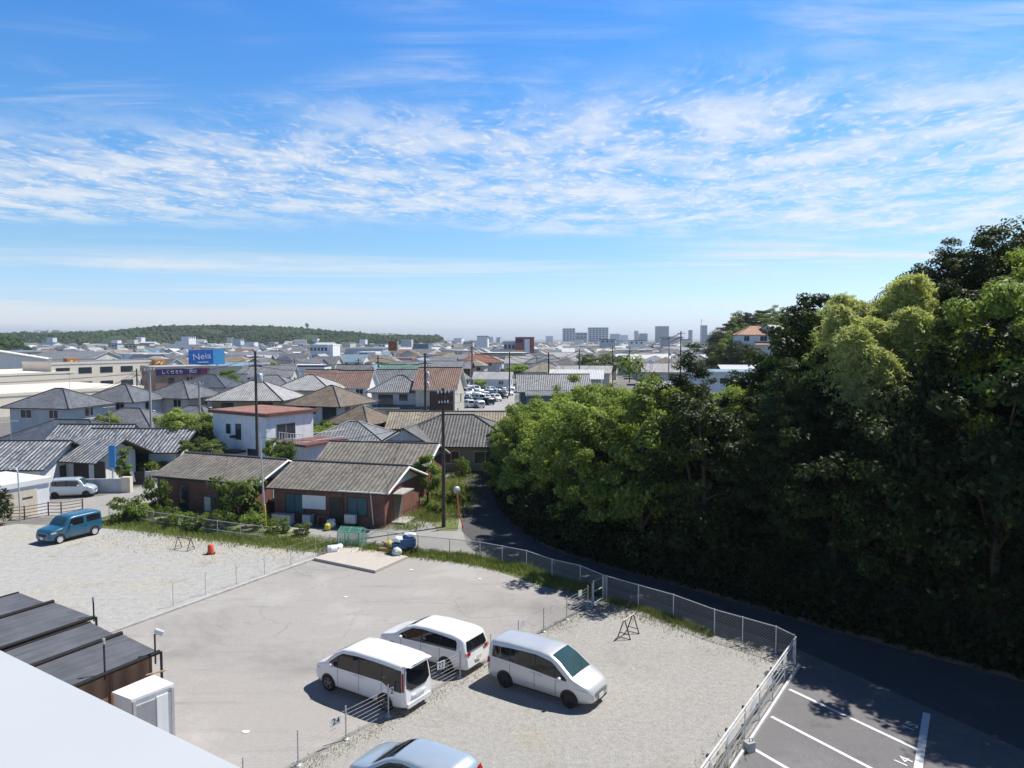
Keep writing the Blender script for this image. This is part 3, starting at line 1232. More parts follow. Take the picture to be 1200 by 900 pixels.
def wheel_meshes(name, r, wdt, rim_mat, spokes=5, cover=False):
    t = MB()
    t.lathe([(r * .62, -wdt / 2), (r * .9, -wdt / 2), (r, -wdt * .38), (r, wdt * .38), (r * .9, wdt / 2), (r * .66, wdt / 2), (r * .64, wdt * .3)], n=28, axis='Y')
    k = MB()
    k.lathe([(0.001, wdt * .12), (r * .3, wdt * .10), (r * .64, wdt * .12)], n=24, axis='Y', m=1)
    k.lathe([(r * .60, wdt * .30), (r * .60, wdt * .46), (r * .68, wdt * .49), (r * .68, wdt * .3)], n=28, axis='Y')
    if cover:
        k.lathe([(0.001, wdt * .46), (r * .2, wdt * .47), (r * .5, wdt * .42), (r * .62, wdt * .46)], n=24, axis='Y')
        for i in range(10):
            a = 2 * math.pi * i / 10
            c = (math.cos(a) * r * .45, wdt * .44, math.sin(a) * r * .45)
            k.box(c, (r * .12, .012, .02), tilt=Matrix.Rotation(-a, 3, 'Y'), m=1)
    else:
        for i in range(spokes):
            a = 2 * math.pi * i / spokes + .3
            c = (math.cos(a) * r * .36, wdt * .36, math.sin(a) * r * .36)
            k.box(c, (r * .58, .03, r * .15), tilt=Matrix.Rotation(-a, 3, 'Y'))
        k.lathe([(0.001, wdt * .42), (r * .13, wdt * .42), (r * .15, wdt * .3)], n=16, axis='Y')
    return t.mesh(name + '_tyre', M_BLACKRUB), k.mesh(name + '_rim', [rim_mat, M_BLACKRUB])


def make_car(name, label, cat, car, paint, loc, heading, wins, screen_, rear, rim=RIM, cover=False, tail=None, lamps=None, group=None, plate=True, screen_glass=None,
             bottom_black=True, handles=(), wheel_w=.20, grille=None, seams=(), band=True, simple=False):
    t = thing(name, label, cat, loc, heading, group)
    car.body().build('body', paint, t)
    for side in (1, -1):
        if band and not simple:
            allp = [p for q in wins for p in q]
            car.side_patch([(x, lo - .012, hi + .012) for x, lo, hi in allp], side, .0035, 40).build('window_band', PLASTIC, t)
        for poly in wins:
            car.side_patch(poly, side).build('side_window', CAR_GLASS, t)
    car.top_patch(*screen_).build('windscreen', screen_glass or CAR_TEAL, t)
    if rear:
        car.rear_patch(rear).build('rear_window', CAR_GLASS, t)
    xs = (car.xf - car.fo, car.xf - car.fo - car.wb)
    ty, rm = wheel_meshes(name, car.wr, wheel_w, rim, cover=cover)
    for x in xs:
        for side in (1, -1):
            car.arch(x, side).build('wheel_arch', PLASTIC, t)  # black patch painted over the body for the dark gap round the wheel
            y = max(car.side_y(x, car.wr), car.side_y(x, car.wr * 1.7)) - wheel_w / 2 + .016
            wo = bpy.data.objects.new('wheel', None)
            wo.empty_display_size = .2
            col.objects.link(wo)
            wo.parent = t
            wo.location = (x, side * y, car.wr)
            wo.rotation_euler = (0, 0, 0 if side > 0 else math.pi)
            link('tyre', ty, wo)
            link('rim', rm, wo)
    if simple:
        return t
    for side in (1, -1):
        if tail:
            kind, a = tail
            (car.rear_patch([(z, *(sorted((side * y0, side * y1)))) for z, y0, y1 in a], .018) if kind == 'rear' else car.side_patch(a, side, .008)).build('tail_light', TAIL_RED, t)
        if lamps:
            m = car.side_patch(lamps, side, .010, 8, 3)
            m.build('headlight', LAMP_CLEAR, t)
        # door mirror
        xm = screen_[1] - .42
        zm = car.zb(xm) + .09
        y = car.side_y(xm, zm - .05)
        mm = MB()
        rows = []
        for k, sc in ((-.5, .55), (-.36, .92), (0, 1.0), (.3, .9), (.5, .5)):
            rows.append([(xm + math.cos(a) * .0 + k * .13, side * (y + .115 + math.cos(a) * .10 * sc), zm + math.sin(a) * .085 * sc) for a in [2 * math.pi * j / 10 for j in range(10)]])
        mm.grid(rows, close=True)
        mm.face(rows[0])
        mm.face(rows[-1][::-1])
        mm.box((xm, side * (y + .02), zm - .05), (.07, .09, .035))
        mm.build('door_mirror', paint, t)
        for sx_ in seams:
            car.side_patch([(sx_ - .009, car.sill + .1, car.zb(sx_) - .02), (sx_ + .009, car.sill + .1, car.zb(sx_) - .02)], side, .003, 1, 6).build('door_seam', PLASTIC, t)
        if seams:
            x_a, x_b = car.xf - car.fo - .42, car.xf - car.fo - car.wb + .42
            car.side_patch([(x_b, car.sill + .015, car.sill + .06), (x_a, car.sill + .015, car.sill + .06)], side, .012, 8, 1).build('side_sill', PLASTIC, t)
        for hx, hz in handles:
            hm = MB()
            hm.box((hx, side * (car.side_y(hx, hz) + .018), hz), (.19, .022, .028))
            hm.build('door_handle', paint, t)
    if plate:
        m = MB()
        p = car.sh((car.xr, 0, .62))
        m.box((p[0] - .03, 0, .62), (.015, .34, .17))
        m.build('number_plate', PLATE, t)
        m = MB()
        p = car.sh((car.xf, 0, .42))
        m.box((p[0] + .02, 0, .42), (.015, .34, .17))
        m.build('number_plate', PLATE, t)
    if grille:
        car.front_patch(grille[0], .02).build('grille', grille[1], t)
        car.front_patch([(.24, -.5, .5), (.33, -.52, .52)], .022).build('air_intake', PLASTIC, t)
    x0 = screen_[1]
    for y0 in (.12, -.45):
        wm = MB()
        a = car.sh((x0 - .02, y0, car.top_z(x0 - .02, y0) + .02))
        b = car.sh((x0 - .30, y0 + .33, car.top_z(x0 - .30, y0 + .33) + .02))
        wm.tube([a, b], .009, 4)
        wm.build('wiper', PLASTIC, t)
    return t


WHITE_P = paint_mat('car_white', (.74, .755, .775))
PEARL_P = paint_mat('car_pearl', (.76, .765, .765))
SILVER_P = paint_mat('car_silver', (.56, .58, .60), .35, .34)
ICE_P = paint_mat('car_ice_blue', (.40, .48, .56), .35, .34)
BLUE_P = paint_mat('car_blue', (.018, .105, .185), .1, .3)
KEI_P = paint_mat('car_pale_blue', (.48, .56, .63), .2, .35)


def heading(vx, vy):
    return math.atan2(vy, vx)


axis_dir = Vector((.842, -.539, 0))
H_OUT = heading(-.842, .539)
# --- tall white minivan with wraparound dark rear glass, nearest
vanA = Car(4.69, 1.695, 1.84, [(-2.345, 1.74), (-2.2, 1.80), (-1.2, 1.84), (.2, 1.83), (.75, 1.76), (1.15, 1.55), (1.62, 1.13), (1.95, 1.02), (2.25, .90), (2.345, .78)],
           [(-2.4, 1.03), (-1.0, 1.06), (.9, 1.04), (1.6, 1.0), (2.4, .8)], 2.89, .90, tumble=.13, lean=.12)
fa, ra = G(388, 809), G(452, 832)
mid = (fa + ra) / 2
hd = (fa - ra).normalized()
rt = Vector((hd.y, -hd.x, 0))
ca = mid + rt * .74 - hd * (vanA.xf - vanA.fo - vanA.wb / 2)
t = make_car('minivan', 'tall white minivan with dark wraparound rear glass, parked tail to the cable fence', 'minivan', vanA, WHITE_P, (ca.x, ca.y, .008), heading(hd.x, hd.y),
             [[(-2.22, .86, 1.60), (-1.75, .90, 1.64), (-1.35, 1.06, 1.66), (-1.30, 1.08, 1.66)], [(-1.27, 1.08, 1.66), (-.18, 1.06, 1.665)], [(-.13, 1.06, 1.665), (.72, 1.045, 1.60), (.90, 1.045, 1.50)],
              [(.96, 1.045, 1.46), (1.38, 1.04, 1.16)]],
             (.72, 1.58, .56, .66), [(.84, -.40, .40), (.95, -.60, .60), (1.02, -.73, .73), (1.35, -.70, .70), (1.66, -.64, .64)], RIM_DARK,
             tail=('side', [(-2.33, .88, 1.52), (-2.24, .88, 1.54)]), lamps=[(1.90, .72, .84), (2.22, .70, .80)], handles=((-.30, .97), (.02, .97)), seams=(-1.29, -.16, .93), grille=([(.55, -.45, .45), (.72, -.5, .5)], CHROME))
m = MB()
rows = []
for x, k in ((-2.48, .6), (-2.38, .64), (-2.15, .66)):
    rows.append([(x, -k, 1.765), (x, -k * .5, 1.79), (x, 0, 1.80), (x, k * .5, 1.79), (x, k, 1.765)])
rows = [rows[0]] + rows
m.grid(rows)
m.box((-2.40, 0, 1.755), (.16, 1.2, .03))
m.build('roof_spoiler', WHITE_P, t)
m = MB()
m.box((-2.36, 0, .34), (.10, 1.30, .16))
m.box((-2.365, 0, .62), (.05, .75, .07))
m.build('rear_bumper', WHITE_P, t)

# --- lower white minivan beside it
vanB = Car(4.78, 1.80, 1.62, [(-2.39, 1.40), (-2.25, 1.50), (-1.6, 1.59), (-.4, 1.62), (.35, 1.57), (.75, 1.44), (1.35, 1.07), (1.75, .97), (2.2, .84), (2.39, .70)],
           [(-2.4, 1.02), (-1.0, .98), (.9, .93), (1.4, .90), (2.4, .74)], 2.83, .95, tumble=.20, lean=.30, plan_f=.26)
rb = G(524, 787.7)
hb = Vector((-.842, .539, 0)).normalized()
rtb = Vector((hb.y, -hb.x, 0))
cb = rb + rtb * .78 - hb * (vanB.xf - vanB.fo - vanB.wb)
make_car('minivan', 'low sleek white minivan with a separate rear window, behind the taller white one', 'minivan', vanB, PEARL_P, (cb.x, cb.y, .008), heading(hb.x, hb.y),
         [[(-1.95, 1.05, 1.30), (-1.85, 1.03, 1.40), (-1.1, 1.02, 1.45)], [(-1.06, 1.02, 1.45), (-.12, .99, 1.475)], [(-.08, .99, 1.475), (.45, .97, 1.42), (.95, .955, 1.14), (1.08, .955, 1.06)]],
         (.48, 1.32, .56, .66), [(.98, -.62, .62), (1.02, -.68, .68), (1.36, -.60, .60)], RIM,
         tail=('rear', [(.82, .52, .80), (.95, .46, .80)]), lamps=[(1.75, .70, .80), (2.2, .66, .74)], handles=((-.25, .86), (.35, .85)), seams=(-1.08, -.1, .98), grille=([(.50, -.4, .4), (.64, -.45, .45)], CHROME))

# --- silver minivan on the gravel
vanC = Car(4.63, 1.695, 1.77, [(-2.315, 1.62), (-2.2, 1.71), (-1.3, 1.77), (.1, 1.765), (.55, 1.70), (.95, 1.50), (1.52, 1.08), (1.85, .96), (2.2, .80), (2.315, .66)],
           [(-2.4, 1.06), (-1.0, 1.03), (.9, .95), (1.5, .90), (2.4, .72)], 2.855, .88, tumble=.17, lean=.10, plan_f=.30)
fc, rc = G(668, 829), G(593, 805)
hc = (fc - rc).normalized()
lc = Vector((-hc.y, hc.x, 0))
cc_ = (fc + rc) / 2 + lc * .74 - hc * (vanC.xf - vanC.fo - vanC.wb / 2)
make_car('minivan', 'silver minivan standing on the gravel, nose towards the pipe fence', 'minivan', vanC, SILVER_P, (cc_.x, cc_.y, .012), heading(hc.x, hc.y),
         [[(-2.08, 1.12, 1.50), (-1.2, 1.10, 1.57)], [(-1.16, 1.10, 1.57), (-.08, 1.04, 1.60)], [(-.04, 1.04, 1.60), (.62, .99, 1.50), (.80, .98, 1.40)], [(.84, .98, 1.36), (1.32, .965, 1.02)]],
         (.58, 1.50, .57, .67), [(1.05, -.68, .68), (1.55, -.60, .60)], RIM_STEEL, wheel_w=.2,
         tail=('side', [(-2.30, .80, 1.05), (-2.16, .82, 1.0)]), lamps=[(1.70, .66, .80), (2.12, .58, .70)], handles=((-.12, .93), (.16, .91)), seams=(-1.18, -.06, .86), grille=([(.46, -.42, .42), (.60, -.46, .46)], RIM_DARK))

# --- ice blue hatchback cut by the frame
hat = Car(4.15, 1.69, 1.50, [(-2.075, 1.22), (-1.95, 1.36), (-1.5, 1.46), (-.3, 1.50), (.25, 1.45), (.6, 1.31), (1.15, .98), (1.6, .88), (1.95, .76), (2.075, .62)],
          [(-2.2, .98), (-1.0, .94), (.9, .88), (1.2, .86), (2.2, .66)], 2.55, .83, tumble=.24, lean=.42, plan_f=.30, plan_r=.14, wheel_r=.30)
make_car('hatchback', 'ice blue hatchback on the gravel with only its roof and bonnet in view', 'hatchback', hat, ICE_P, (-2.86, 21.12, .012), H_OUT + R(2),
         [[(-1.85, .98, 1.10), (-1.1, .97, 1.30), (-1.02, .97, 1.31)], [(-.98, .97, 1.32), (-.1, .94, 1.36)], [(-.05, .94, 1.36), (.4, .92, 1.28), (.9, .91, .99), (.95, .91, .96)]],
         (.33, 1.10, .54, .64), [(.92, -.60, .60), (1.22, -.54, .54)], RIM, tail=('rear', [(.78, .55, .76), (1.25, .52, .70)]), lamps=[(1.45, .62, .74), (1.9, .58, .66)], handles=((-.9, .84), (.05, .82)),
         screen_glass=CAR_GLASS)

# --- boxy blue car
cube = Car(3.74, 1.67, 1.64, [(-1.87, 1.56), (-1.78, 1.62), (-1.2, 1.64), (.12, 1.63), (.44, 1.58), (.64, 1.43), (.92, 1.06), (1.28, 1.00), (1.72, .93), (1.87, .80)],
           [(-2.2, 1.02), (0, 1.02), (1.1, .98), (2.2, .82)], 2.42, .70, tumble=.10, lean=.04, plan_f=.16, plan_r=.08, wheel_r=.31)
fq, rq = G(70, 637), G(110, 627)
hq = (fq - rq).normalized()
rq_ = Vector((hq.y, -hq.x, 0))
cq = (fq + rq) / 2 + rq_ * .72 - hq * (cube.xf - cube.fo - cube.wb / 2)
make_car('boxy_car', 'boxy dark blue car with pale wheels parked on the rough gravel', 'car', cube, BLUE_P, (cq.x, cq.y, .004), heading(hq.x, hq.y),
         [[(-1.70, 1.08, 1.46), (-.70, 1.07, 1.48)], [(-.48, 1.05, 1.44), (-.41, 1.03, 1.49), (.34, 1.03, 1.46), (.42, 1.03, 1.34), (.48, 1.04, 1.2)]],
         (.46, .90, .62, .68), [(1.05, -.68, .68), (1.48, -.64, .64)], RIM_WHITE, cover=True, tail=('rear', [(.42, .5, .76), (.55, .5, .76)]), lamps=[(1.40, .74, .84), (1.75, .72, .82)],
         handles=((-.35, .93), (-.62, .93)), seams=(-.58, .52), band=False, grille=([(.55, -.42, .42), (.70, -.45, .45)], PLASTIC))

# --- pale kei car at the roadside
kei = Car(3.40, 1.475, 1.62, [(-1.7, 1.50), (-1.6, 1.58), (-.9, 1.62), (.3, 1.61), (.55, 1.55), (.75, 1.40), (1.0, 1.02), (1.3, .96), (1.6, .84), (1.7, .7)],
          [(-1.8, 1.0), (0, .98), (1.0, .94), (1.8, .75)], 2.40, .58, tumble=.13, lean=.06, plan_f=.24, plan_r=.12, wheel_r=.27)
make_car('small_car', 'small pale blue car parked in front of the grey garden wall', 'car', kei, KEI_P, (-37.55, 63.0, .008), heading(.97, .22),
         [[(-1.55, 1.06, 1.42), (-1.22, 1.05, 1.44)], [(-1.14, 1.04, 1.44), (-.42, 1.02, 1.46)], [(-.34, 1.01, 1.46), (.45, .99, 1.42), (.62, .985, 1.22)]],
         (.58, .98, .50, .56), [(1.02, -.56, .56), (1.42, -.50, .50)], RIM_STEEL, tail=('rear', [(.62, .5, .66), (.95, .5, .66)]), lamps=[(1.22, .68, .86), (1.55, .66, .80)], handles=((-.5, .9), (.0, .89)),
         grille=([(.5, -.3, .3), (.6, -.32, .32)], CHROME))
# ================================================================== fences and small things around the lots
M_FPOST = plain('fence_post_grey', (.50, .50, .49), .5, .12, 5, metal=.2)
M_CABLEW = plain('fence_cable', (.40, .39, .37), .5, .15, 5)
M_BROWNRAIL = plain('rusty_rail', (.14, .085, .06), .7, .3, 5)
M_SIGN = plain('sign_white', (.74, .75, .76), .5, .05)
M_INK = plain('sign_ink', (.03, .03, .035), .6, .05)


def cable_fence(name, label, base, h, heights, r, post_r=.024, mats=(M_FPOST, M_CABLEW), zc='cable', foot=True):
    """base: list of Vectors, one post at each"""
    c = sum(base, Vector()) / len(base)
    c.z = 0
    t = thing(name, label, 'fence', c)
    for p in base:
        m = MB()
        q = p - c
        m.tube([(q.x, q.y, 0), (q.x, q.y, h)], post_r, 8)
        if foot:
            m.lathe([(.11, .0), (.11, .05), (.03, .06)], (q.x, q.y, 0), 10)
        m.build('post', mats[0], t)
    for z in heights:
        m = MB()
        for a, b in zip(base, base[1:]):
            mid = (a + b) / 2 - c
            m.tube([(a.x - c.x, a.y - c.y, z), (mid.x, mid.y, z - .012), (b.x - c.x, b.y - c.y, z)], r, 5, cap=False)
        m.build(zc, mats[1], t)
    return t, c


ref = G(527, 827)
ref = FA + fdir * (ref - FA).dot(fdir)
base = [ref + fdir * (1.93 * k) for k in range(-5, 7)]
base = [p for p in base if (p - FB).dot(fdir) < -.5]
gate0 = FB - fdir * 1.1
base = [p for p in base if (p - gate0).dot(fdir) < -.2] + [gate0]
cable_fence('cable_fence', 'long low cable fence between the asphalt lot and the gravel yard', base, 1.18, [.16 + .145 * i for i in range(7)], .0065)
# the gate panel at the corner
t = thing('gate', 'narrow grey pipe gate closing the corner of the cable fence', 'gate', FB)
m = MB()
for a in (.04, .98):
    m.tube([-fdir * a + Vector((0, 0, .0)), -fdir * a + Vector((0, 0, 1.3))], .03, 8)
m.build('post', M_GALV, t)
m = MB()
for z in (.12, .70, 1.22):
    m.tube([-fdir * .04 + Vector((0, 0, z)), -fdir * .98 + Vector((0, 0, z))], .024, 8)
m.build('rail', M_GALV, t)


def number_sign(label, p, s, size=(.34, .26), z=1.0, face=None, mat=M_SIGN, txt=None):
    yaw = math.atan2(-p.y, -p.x) + math.pi / 2 if face is None else face
    t = thing('number_sign', label, 'sign', (p.x, p.y, z), yaw, 'number signs on the fences')
    m = MB()
    m.box((0, 0, 0), (size[0], .012, size[1]))
    m.build('board', mat, t)
    if s:
        lettering(s, txt or size[1] * .95, M_INK, t, (0, -.011, 0), (math.pi / 2, 0, 0))
    return t


fence_yaw = math.atan2(fdir.y, fdir.x)
for lab, u, v, s, z in (('white number sign reading 24, by the ice blue hatchback', 421, 858, '24', .86), ('white number sign reading 23 behind the tall white minivan', 482, 818, '23', .9),
                     ('white number sign reading 22 behind the low white minivan', 538, 787, '22', .95), ('blank white sign on the cable fence by the silver roof', 622, 733, '', .95),
                     ('blank white sign on the second last cable fence post', 655, 713, '', 1.0), ('blank white sign on the cable fence beside the gate', 683, 696, '', 1.0)):
    p = G(u, v, z)
    p = FA + fdir * (p - FA).dot(fdir) + Vector((fdir.y, -fdir.x, 0)) * .045
    number_sign(lab, p, s, (.36, .30) if s else (.26, .3), z, fence_yaw - R(8))

# chain link fence along the road
M_LINK = plain('chain_link_wire', (.34, .35, .34), .55, .1, metal=.3)


def chain_fence(name, label, base, h, rails=(1.0,), cell=.13, w_=.005, skip=0):
    c = sum(base, Vector()) / len(base)
    c.z = 0
    t = thing(name, label, 'fence', c)
    for p in base:
        m = MB()
        q = p - c
        m.tube([(q.x, q.y, 0), (q.x, q.y, h + .04)], .028, 8)
        m.build('post', M_GALV, t)
    for z in rails:
        m = MB()
        m.tube([(p.x - c.x, p.y - c.y, h * z) for p in base], .022, 6)
        m.build('rail', M_GALV, t)
    m = MB()
    for a, b in zip(base, base[1:]):
        d = (b - a)
        L = d.length
        d.normalize()
        nr = Vector((-d.y, d.x, 0)) * .003
        k = int((L + h) / cell)
        for i in range(k):
            for sgn in (1, -1):
                s0 = i * cell - (h if sgn > 0 else 0)
                pts = []
                for tt in (0, h):
                    pts.append((s0 + tt if sgn > 0 else s0 - tt, tt))
                (x0, z0), (x1, z1) = pts
                # clip to the panel
                def clip(x0, z0, x1, z1):
                    if max(x0, x1) <= 0 or min(x0, x1) >= L:
                        return None
                    out = []
                    for (x, z), (xo, zo) in (((x0, z0), (x1, z1)), ((x1, z1), (x0, z0))):
                        if x < 0:
                            f = (0 - x) / (xo - x)
                            x, z = 0, z + (zo - z) * f
                        elif x > L:
                            f = (L - x) / (xo - x)
                            x, z = L, z + (zo - z) * f
                        out.append((x, z))
                    return out
                cpt = clip(x0, z0, x1, z1)
                if not cpt:
                    continue
                (x0, z0), (x1, z1) = cpt
                pa = a - c + d * x0 + nr * sgn + Vector((0, 0, z0 + .03))
                pb = a - c + d * x1 + nr * sgn + Vector((0, 0, z1 + .03))
                e = (pb - pa).normalized().cross(nr.normalized()) * w_
                m.face([pa - e, pa + e, pb + e, pb - e])
    m.build('chain_link', M_LINK, t)
    return t


chain_fence('chain_fence', 'grey chain link fence with tall grass between the asphalt lot and the road', [G(*p) for p in ((420, 640), (455, 644), (490, 649), (527, 653), (562.7, 657), (588.5, 662), (617, 668), (647, 679), (680, 687), (709, 700))], 1.15)
chain_fence('chain_fence', 'grey chain link fence between the gravel yard and the shaded road', [G(*p) for p in ((711, 702), (748, 713.5), (789, 726), (837, 745), (870, 755), (909, 767), (930, 778))], 1.22)
chain_fence('chain_fence', 'low pipe and wire fence between the rough gravel and the weeds', [G(*p) for p in ((128, 606), (155, 611), (180, 616), (220, 622), (255, 627), (282, 631), (308, 634))], 1.0, (1.0, .35), cell=.2)

# thin stakes along the kerb
base = [G(*p) for p in ((203, 711), (241, 697), (277, 686), (310, 674), (341, 663), (370, 652), (397, 644))]
cable_fence('wire_fence', 'faint wire fence of thin stakes along the kerb of the rough gravel', base, 1.22, [1.18, .8, .4], .004, .016, foot=False, zc='wire')

# white pipe fence of the gravel yard
M_PIPE = plain('white_pipe', (.66, .66, .65), .45, .14, 4, streak=.15)
L_ = (YA - YB2).length
t = thing('pipe_fence', 'white pipe fence with dark posts between the gravel yard and the marked bays', 'fence', YA)
for z, r, nm in ((1.22, .034, 'rail'), (1.06, .022, 'rail'), (.82, .012, 'cable'), (.6, .012, 'cable'), (.38, .012, 'cable')):
    m = MB()
    m.tube([Vector((0, 0, z)), -ydir * L_ * .5 + Vector((0, 0, z - .01)), -ydir * L_ + Vector((0, 0, z))], r, 8)
    m.build(nm, M_PIPE if r > .02 else M_CABLEW, t)
m = MB()
yn = Vector((ydir.y, -ydir.x, 0))
m.box(-ydir * L_ / 2 + yn * .16 + Vector((0, 0, .06)), (L_, .09, .12), math.atan2(ydir.y, ydir.x))
m.build('base_rail', M_PIPE, t)
for i in range(9):
    q = -ydir * (.05 + i * 1.75)
    m = MB()
    m.tube([q, q + Vector((0, 0, 1.24))], .024, 8)
    m.build('post', M_PIPE, t)
    m = MB()
    m.box(q - yn * .07 + Vector((0, 0, 1.2)), (.10, .06, .09), math.atan2(ydir.y, ydir.x))
    m.build('bracket', M_DARK, t)
for k, (u, v) in enumerate(((917.5, 771), (900, 796), (883, 822), (859, 862))):
    p = G(u, v, 1.05)
    p = YA - ydir * (YA - p).dot(ydir) + yn * .05
    number_sign(f'blank white plate on the white pipe fence, {nth(k)} from the wooded road', p, '', (.50, .34), 1.0, math.atan2(ydir.y, ydir.x) + R(0))
t = thing('concrete_block', 'small pale concrete weight block beside the white pipe fence', 'block', G(878, 880))
m = MB()
m.box((0, 0, .16), (.30, .26, .32), .4)
m.build('block', M_CONC, t)
m = MB()
m.tube([(0, 0, .3), (.0, .0, .42), (.1, .0, .42), (.1, 0, .3)], .012, 6)
m.build('lifting_loop', M_DARK, t)

# brown rail fence near the garage
base = [G(*p) for p in ((-20, 611), (4, 610), (29, 609), (57, 604), (72, 604), (97, 600))]
cable_fence('rail_fence', 'brown rail fence in front of the pale garage', base, 1.05, [.25, .5, .75, .98], .03, .05, (M_BROWNRAIL, M_BROWNRAIL), 'rail', foot=False)


def sawhorse(label, p0, p1, h, mat, bar):
    t = thing('sawhorse', label, 'barrier', (p0 + p1) / 2)
    o = (p0 + p1) / 2
    d = (p1 - p0).normalized()
    nr = Vector((-d.y, d.x, 0)) * .32
    for p in (p0 - o, p1 - o):
        m = MB()
        top = p + Vector((0, 0, h))
        for s in (1, -1):
            m.tube([p + nr * s, top + nr * s * .05], .025, 6)
        m.tube([p + nr * .72 + Vector((0, 0, h * .28)), p - nr * .72 + Vector((0, 0, h * .28))], .018, 6)
        m.tube([p + nr * 1.05 + Vector((0, 0, .02)), p - nr * 1.05 + Vector((0, 0, .02))], .018, 6)
        m.build('trestle', mat, t)
    m = MB()
    m.tube([p0 - o + Vector((0, 0, h)) - d * .12, p1 - o + Vector((0, 0, h)) + d * .12], .03, 8)
    m.build('bar', bar, t)


sawhorse('dark sawhorse barrier with a pale bar standing alone on the gravel yard', (G(726, 745.6) + G(737, 751)) / 2, (G(736, 740.7) + G(747.3, 742)) / 2, .86, plain('barrier_brown', (.045, .028, .022), .6, .3, 8), plain('barrier_bar', (.55, .48, .42), .6, .2, 8))
sawhorse('rusty sawhorse barrier on the rough gravel near the weeds', (G(206, 644) + G(212, 642)) / 2, (G(220, 645) + G(227.5, 645)) / 2, .75, M_BROWNRAIL, M_BROWNRAIL)

t = thing('traffic_cone', 'orange marker cone on a black base on the rough gravel', 'cone', G(247, 649))
m = MB()
m.lathe([(.21, .05), (.20, .12), (.165, .55), (.12, .60), (0.001, .60)], n=20)
m.build('cone', plain('cone_orange', (.62, .09, .035), .5, .1, 5), t)
m = MB()
m.box((0, 0, .025), (.52, .52, .05), .3)
m.build('base', M_BLACKRUB, t)

# concrete platform with the things on it
sl = [G(368, 657), G(440, 672), G(478, 655), G(408, 642.5)]
m = MB()
m.poly(sl, 0.0, .17)
o = m.build('concrete_platform', [CONCSLAB], None)
tag(o, 'low pale concrete platform at the edge of the asphalt lot', 'platform')
# green mesh cage
M_GREEN = plain('green_frame', (.10, .30, .22), .5, .15, 5)
m_, n_ = new_mat('green_net')
tc_ = n_('ShaderNodeTexCoord').outputs['Object']
b_ = n_('ShaderNodeBsdfPrincipled', in_Base_Color=(.10, .33, .24, 1), in_Roughness=.7)
t_ = n_('ShaderNodeBsdfTransparent')
mx_ = n_('ShaderNodeMixShader', in_0=.58, in_1=b_.outputs[0], in_2=t_.outputs[0])
n_('ShaderNodeOutputMaterial', in_Surface=mx_.outputs[0])
p = G(411, 642)
t = thing('mesh_cage', 'green mesh rubbish cage with a pitched net top', 'cage', (p.x, p.y + .4, 0), R(-12))
m = MB()
for sx in (-.75, .75):
    for sy in (-.55, .55):
        m.tube([(sx, sy, 0), (sx, sy, 1.05)], .025, 6)
for z in (.06, 1.05):
    m.tube([(-.75, -.55, z), (.75, -.55, z), (.75, .55, z), (-.75, .55, z), (-.75, -.55, z)], .022, 6)
m.tube([(-.75, 0, 1.28), (.75, 0, 1.28)], .022, 6)
for sx in (-.75, 0, .75):
    m.tube([(sx, -.55, 1.05), (sx, 0, 1.28), (sx, .55, 1.05)], .02, 6)
m.tube([(.0, -.55, 0), (.0, -.55, 1.05)], .02, 6)
m.build('frame', M_GREEN, t)
m = MB()
m.face([(-.75, -.56, .06), (.75, -.56, .06), (.75, -.56, 1.05), (-.75, -.56, 1.05)])
m.face([(-.75, .56, .06), (.75, .56, .06), (.75, .56, 1.05), (-.75, .56, 1.05)])
for sx in (-.76, .76):
    m.face([(sx, -.55, .06), (sx, .55, .06), (sx, .55, 1.05), (sx, -.55, 1.05)])
for sy in (-.56, .56):
    m.face([(-.76, sy, 1.055), (.76, sy, 1.055), (.76, 0, 1.285), (-.76, 0, 1.285)])
m.build('net', m_, t)
M_WPLAS = plain('white_plastic', (.70, .72, .74), .4, .08, 4)


def drum(label, p, r, L, rz, lie=True):
    t = thing('drum', label, 'drum', p, rz)
    m = MB()
    prof = [(0.001, -L / 2), (r * .92, -L / 2), (r, -L * .45), (r, -L * .12), (r * 1.03, -L * .1), (r, -L * .08), (r, L * .45), (r * .92, L / 2), (.001, L / 2)]
    m.lathe(prof, (0, 0, r if lie else L / 2), 20, axis='X' if lie else 'Z')
    m.build('body', M_WPLAS, t)
    m = MB()
    m.lathe([(.001, L / 2 + .03), (.05, L / 2 + .03), (.05, L / 2 - .02)], (0, 0, r if lie else L / 2), 10, axis='X' if lie else 'Z')
    m.build('cap', M_DARK, t)


drum('white plastic drum lying beside the concrete platform', G(389.5, 649), .28, .62, .3)
drum('smaller white plastic drum lying near the green cage', G(397, 645), .2, .5, 1.2)


def lump(name, label, cat, p, s, mat, seed, n=2):
    bm = bmesh.new()
    bmesh.ops.create_icosphere(bm, subdivisions=3, radius=1)
    for v in bm.verts:
        d = mnoise.noise(v.co * 1.6 + Vector((seed, 0, 0))) * .35 + mnoise.noise(v.co * 4 + Vector((0, seed, 0))) * .12
        v.co *= 1 + d
        v.co.x *= s[0]
        v.co.y *= s[1]
        v.co.z = max(v.co.z, -.8) * s[2] + s[2] * .8
    me = bpy.data.meshes.new(name)
    bm.to_mesh(me)
    bm.free()
    for q in me.polygons:
        q.use_smooth = True
    me.materials.append(mat)
    o = link(name, me, None, p)
    tag(o, label, cat)
    return o


lump('sack', 'yellow sack slumped on the concrete platform', 'sack', G(455, 645) + Vector((0, 0, .16)), (.36, .28, .26), plain('yellow_cloth', (.62, .50, .14), .7), 3)
lump('sack', 'brown sack beside the yellow one on the platform', 'sack', G(448, 648) + Vector((0, 0, .16)), (.34, .2, .12), plain('brown_cloth', (.22, .12, .07), .8), 9)
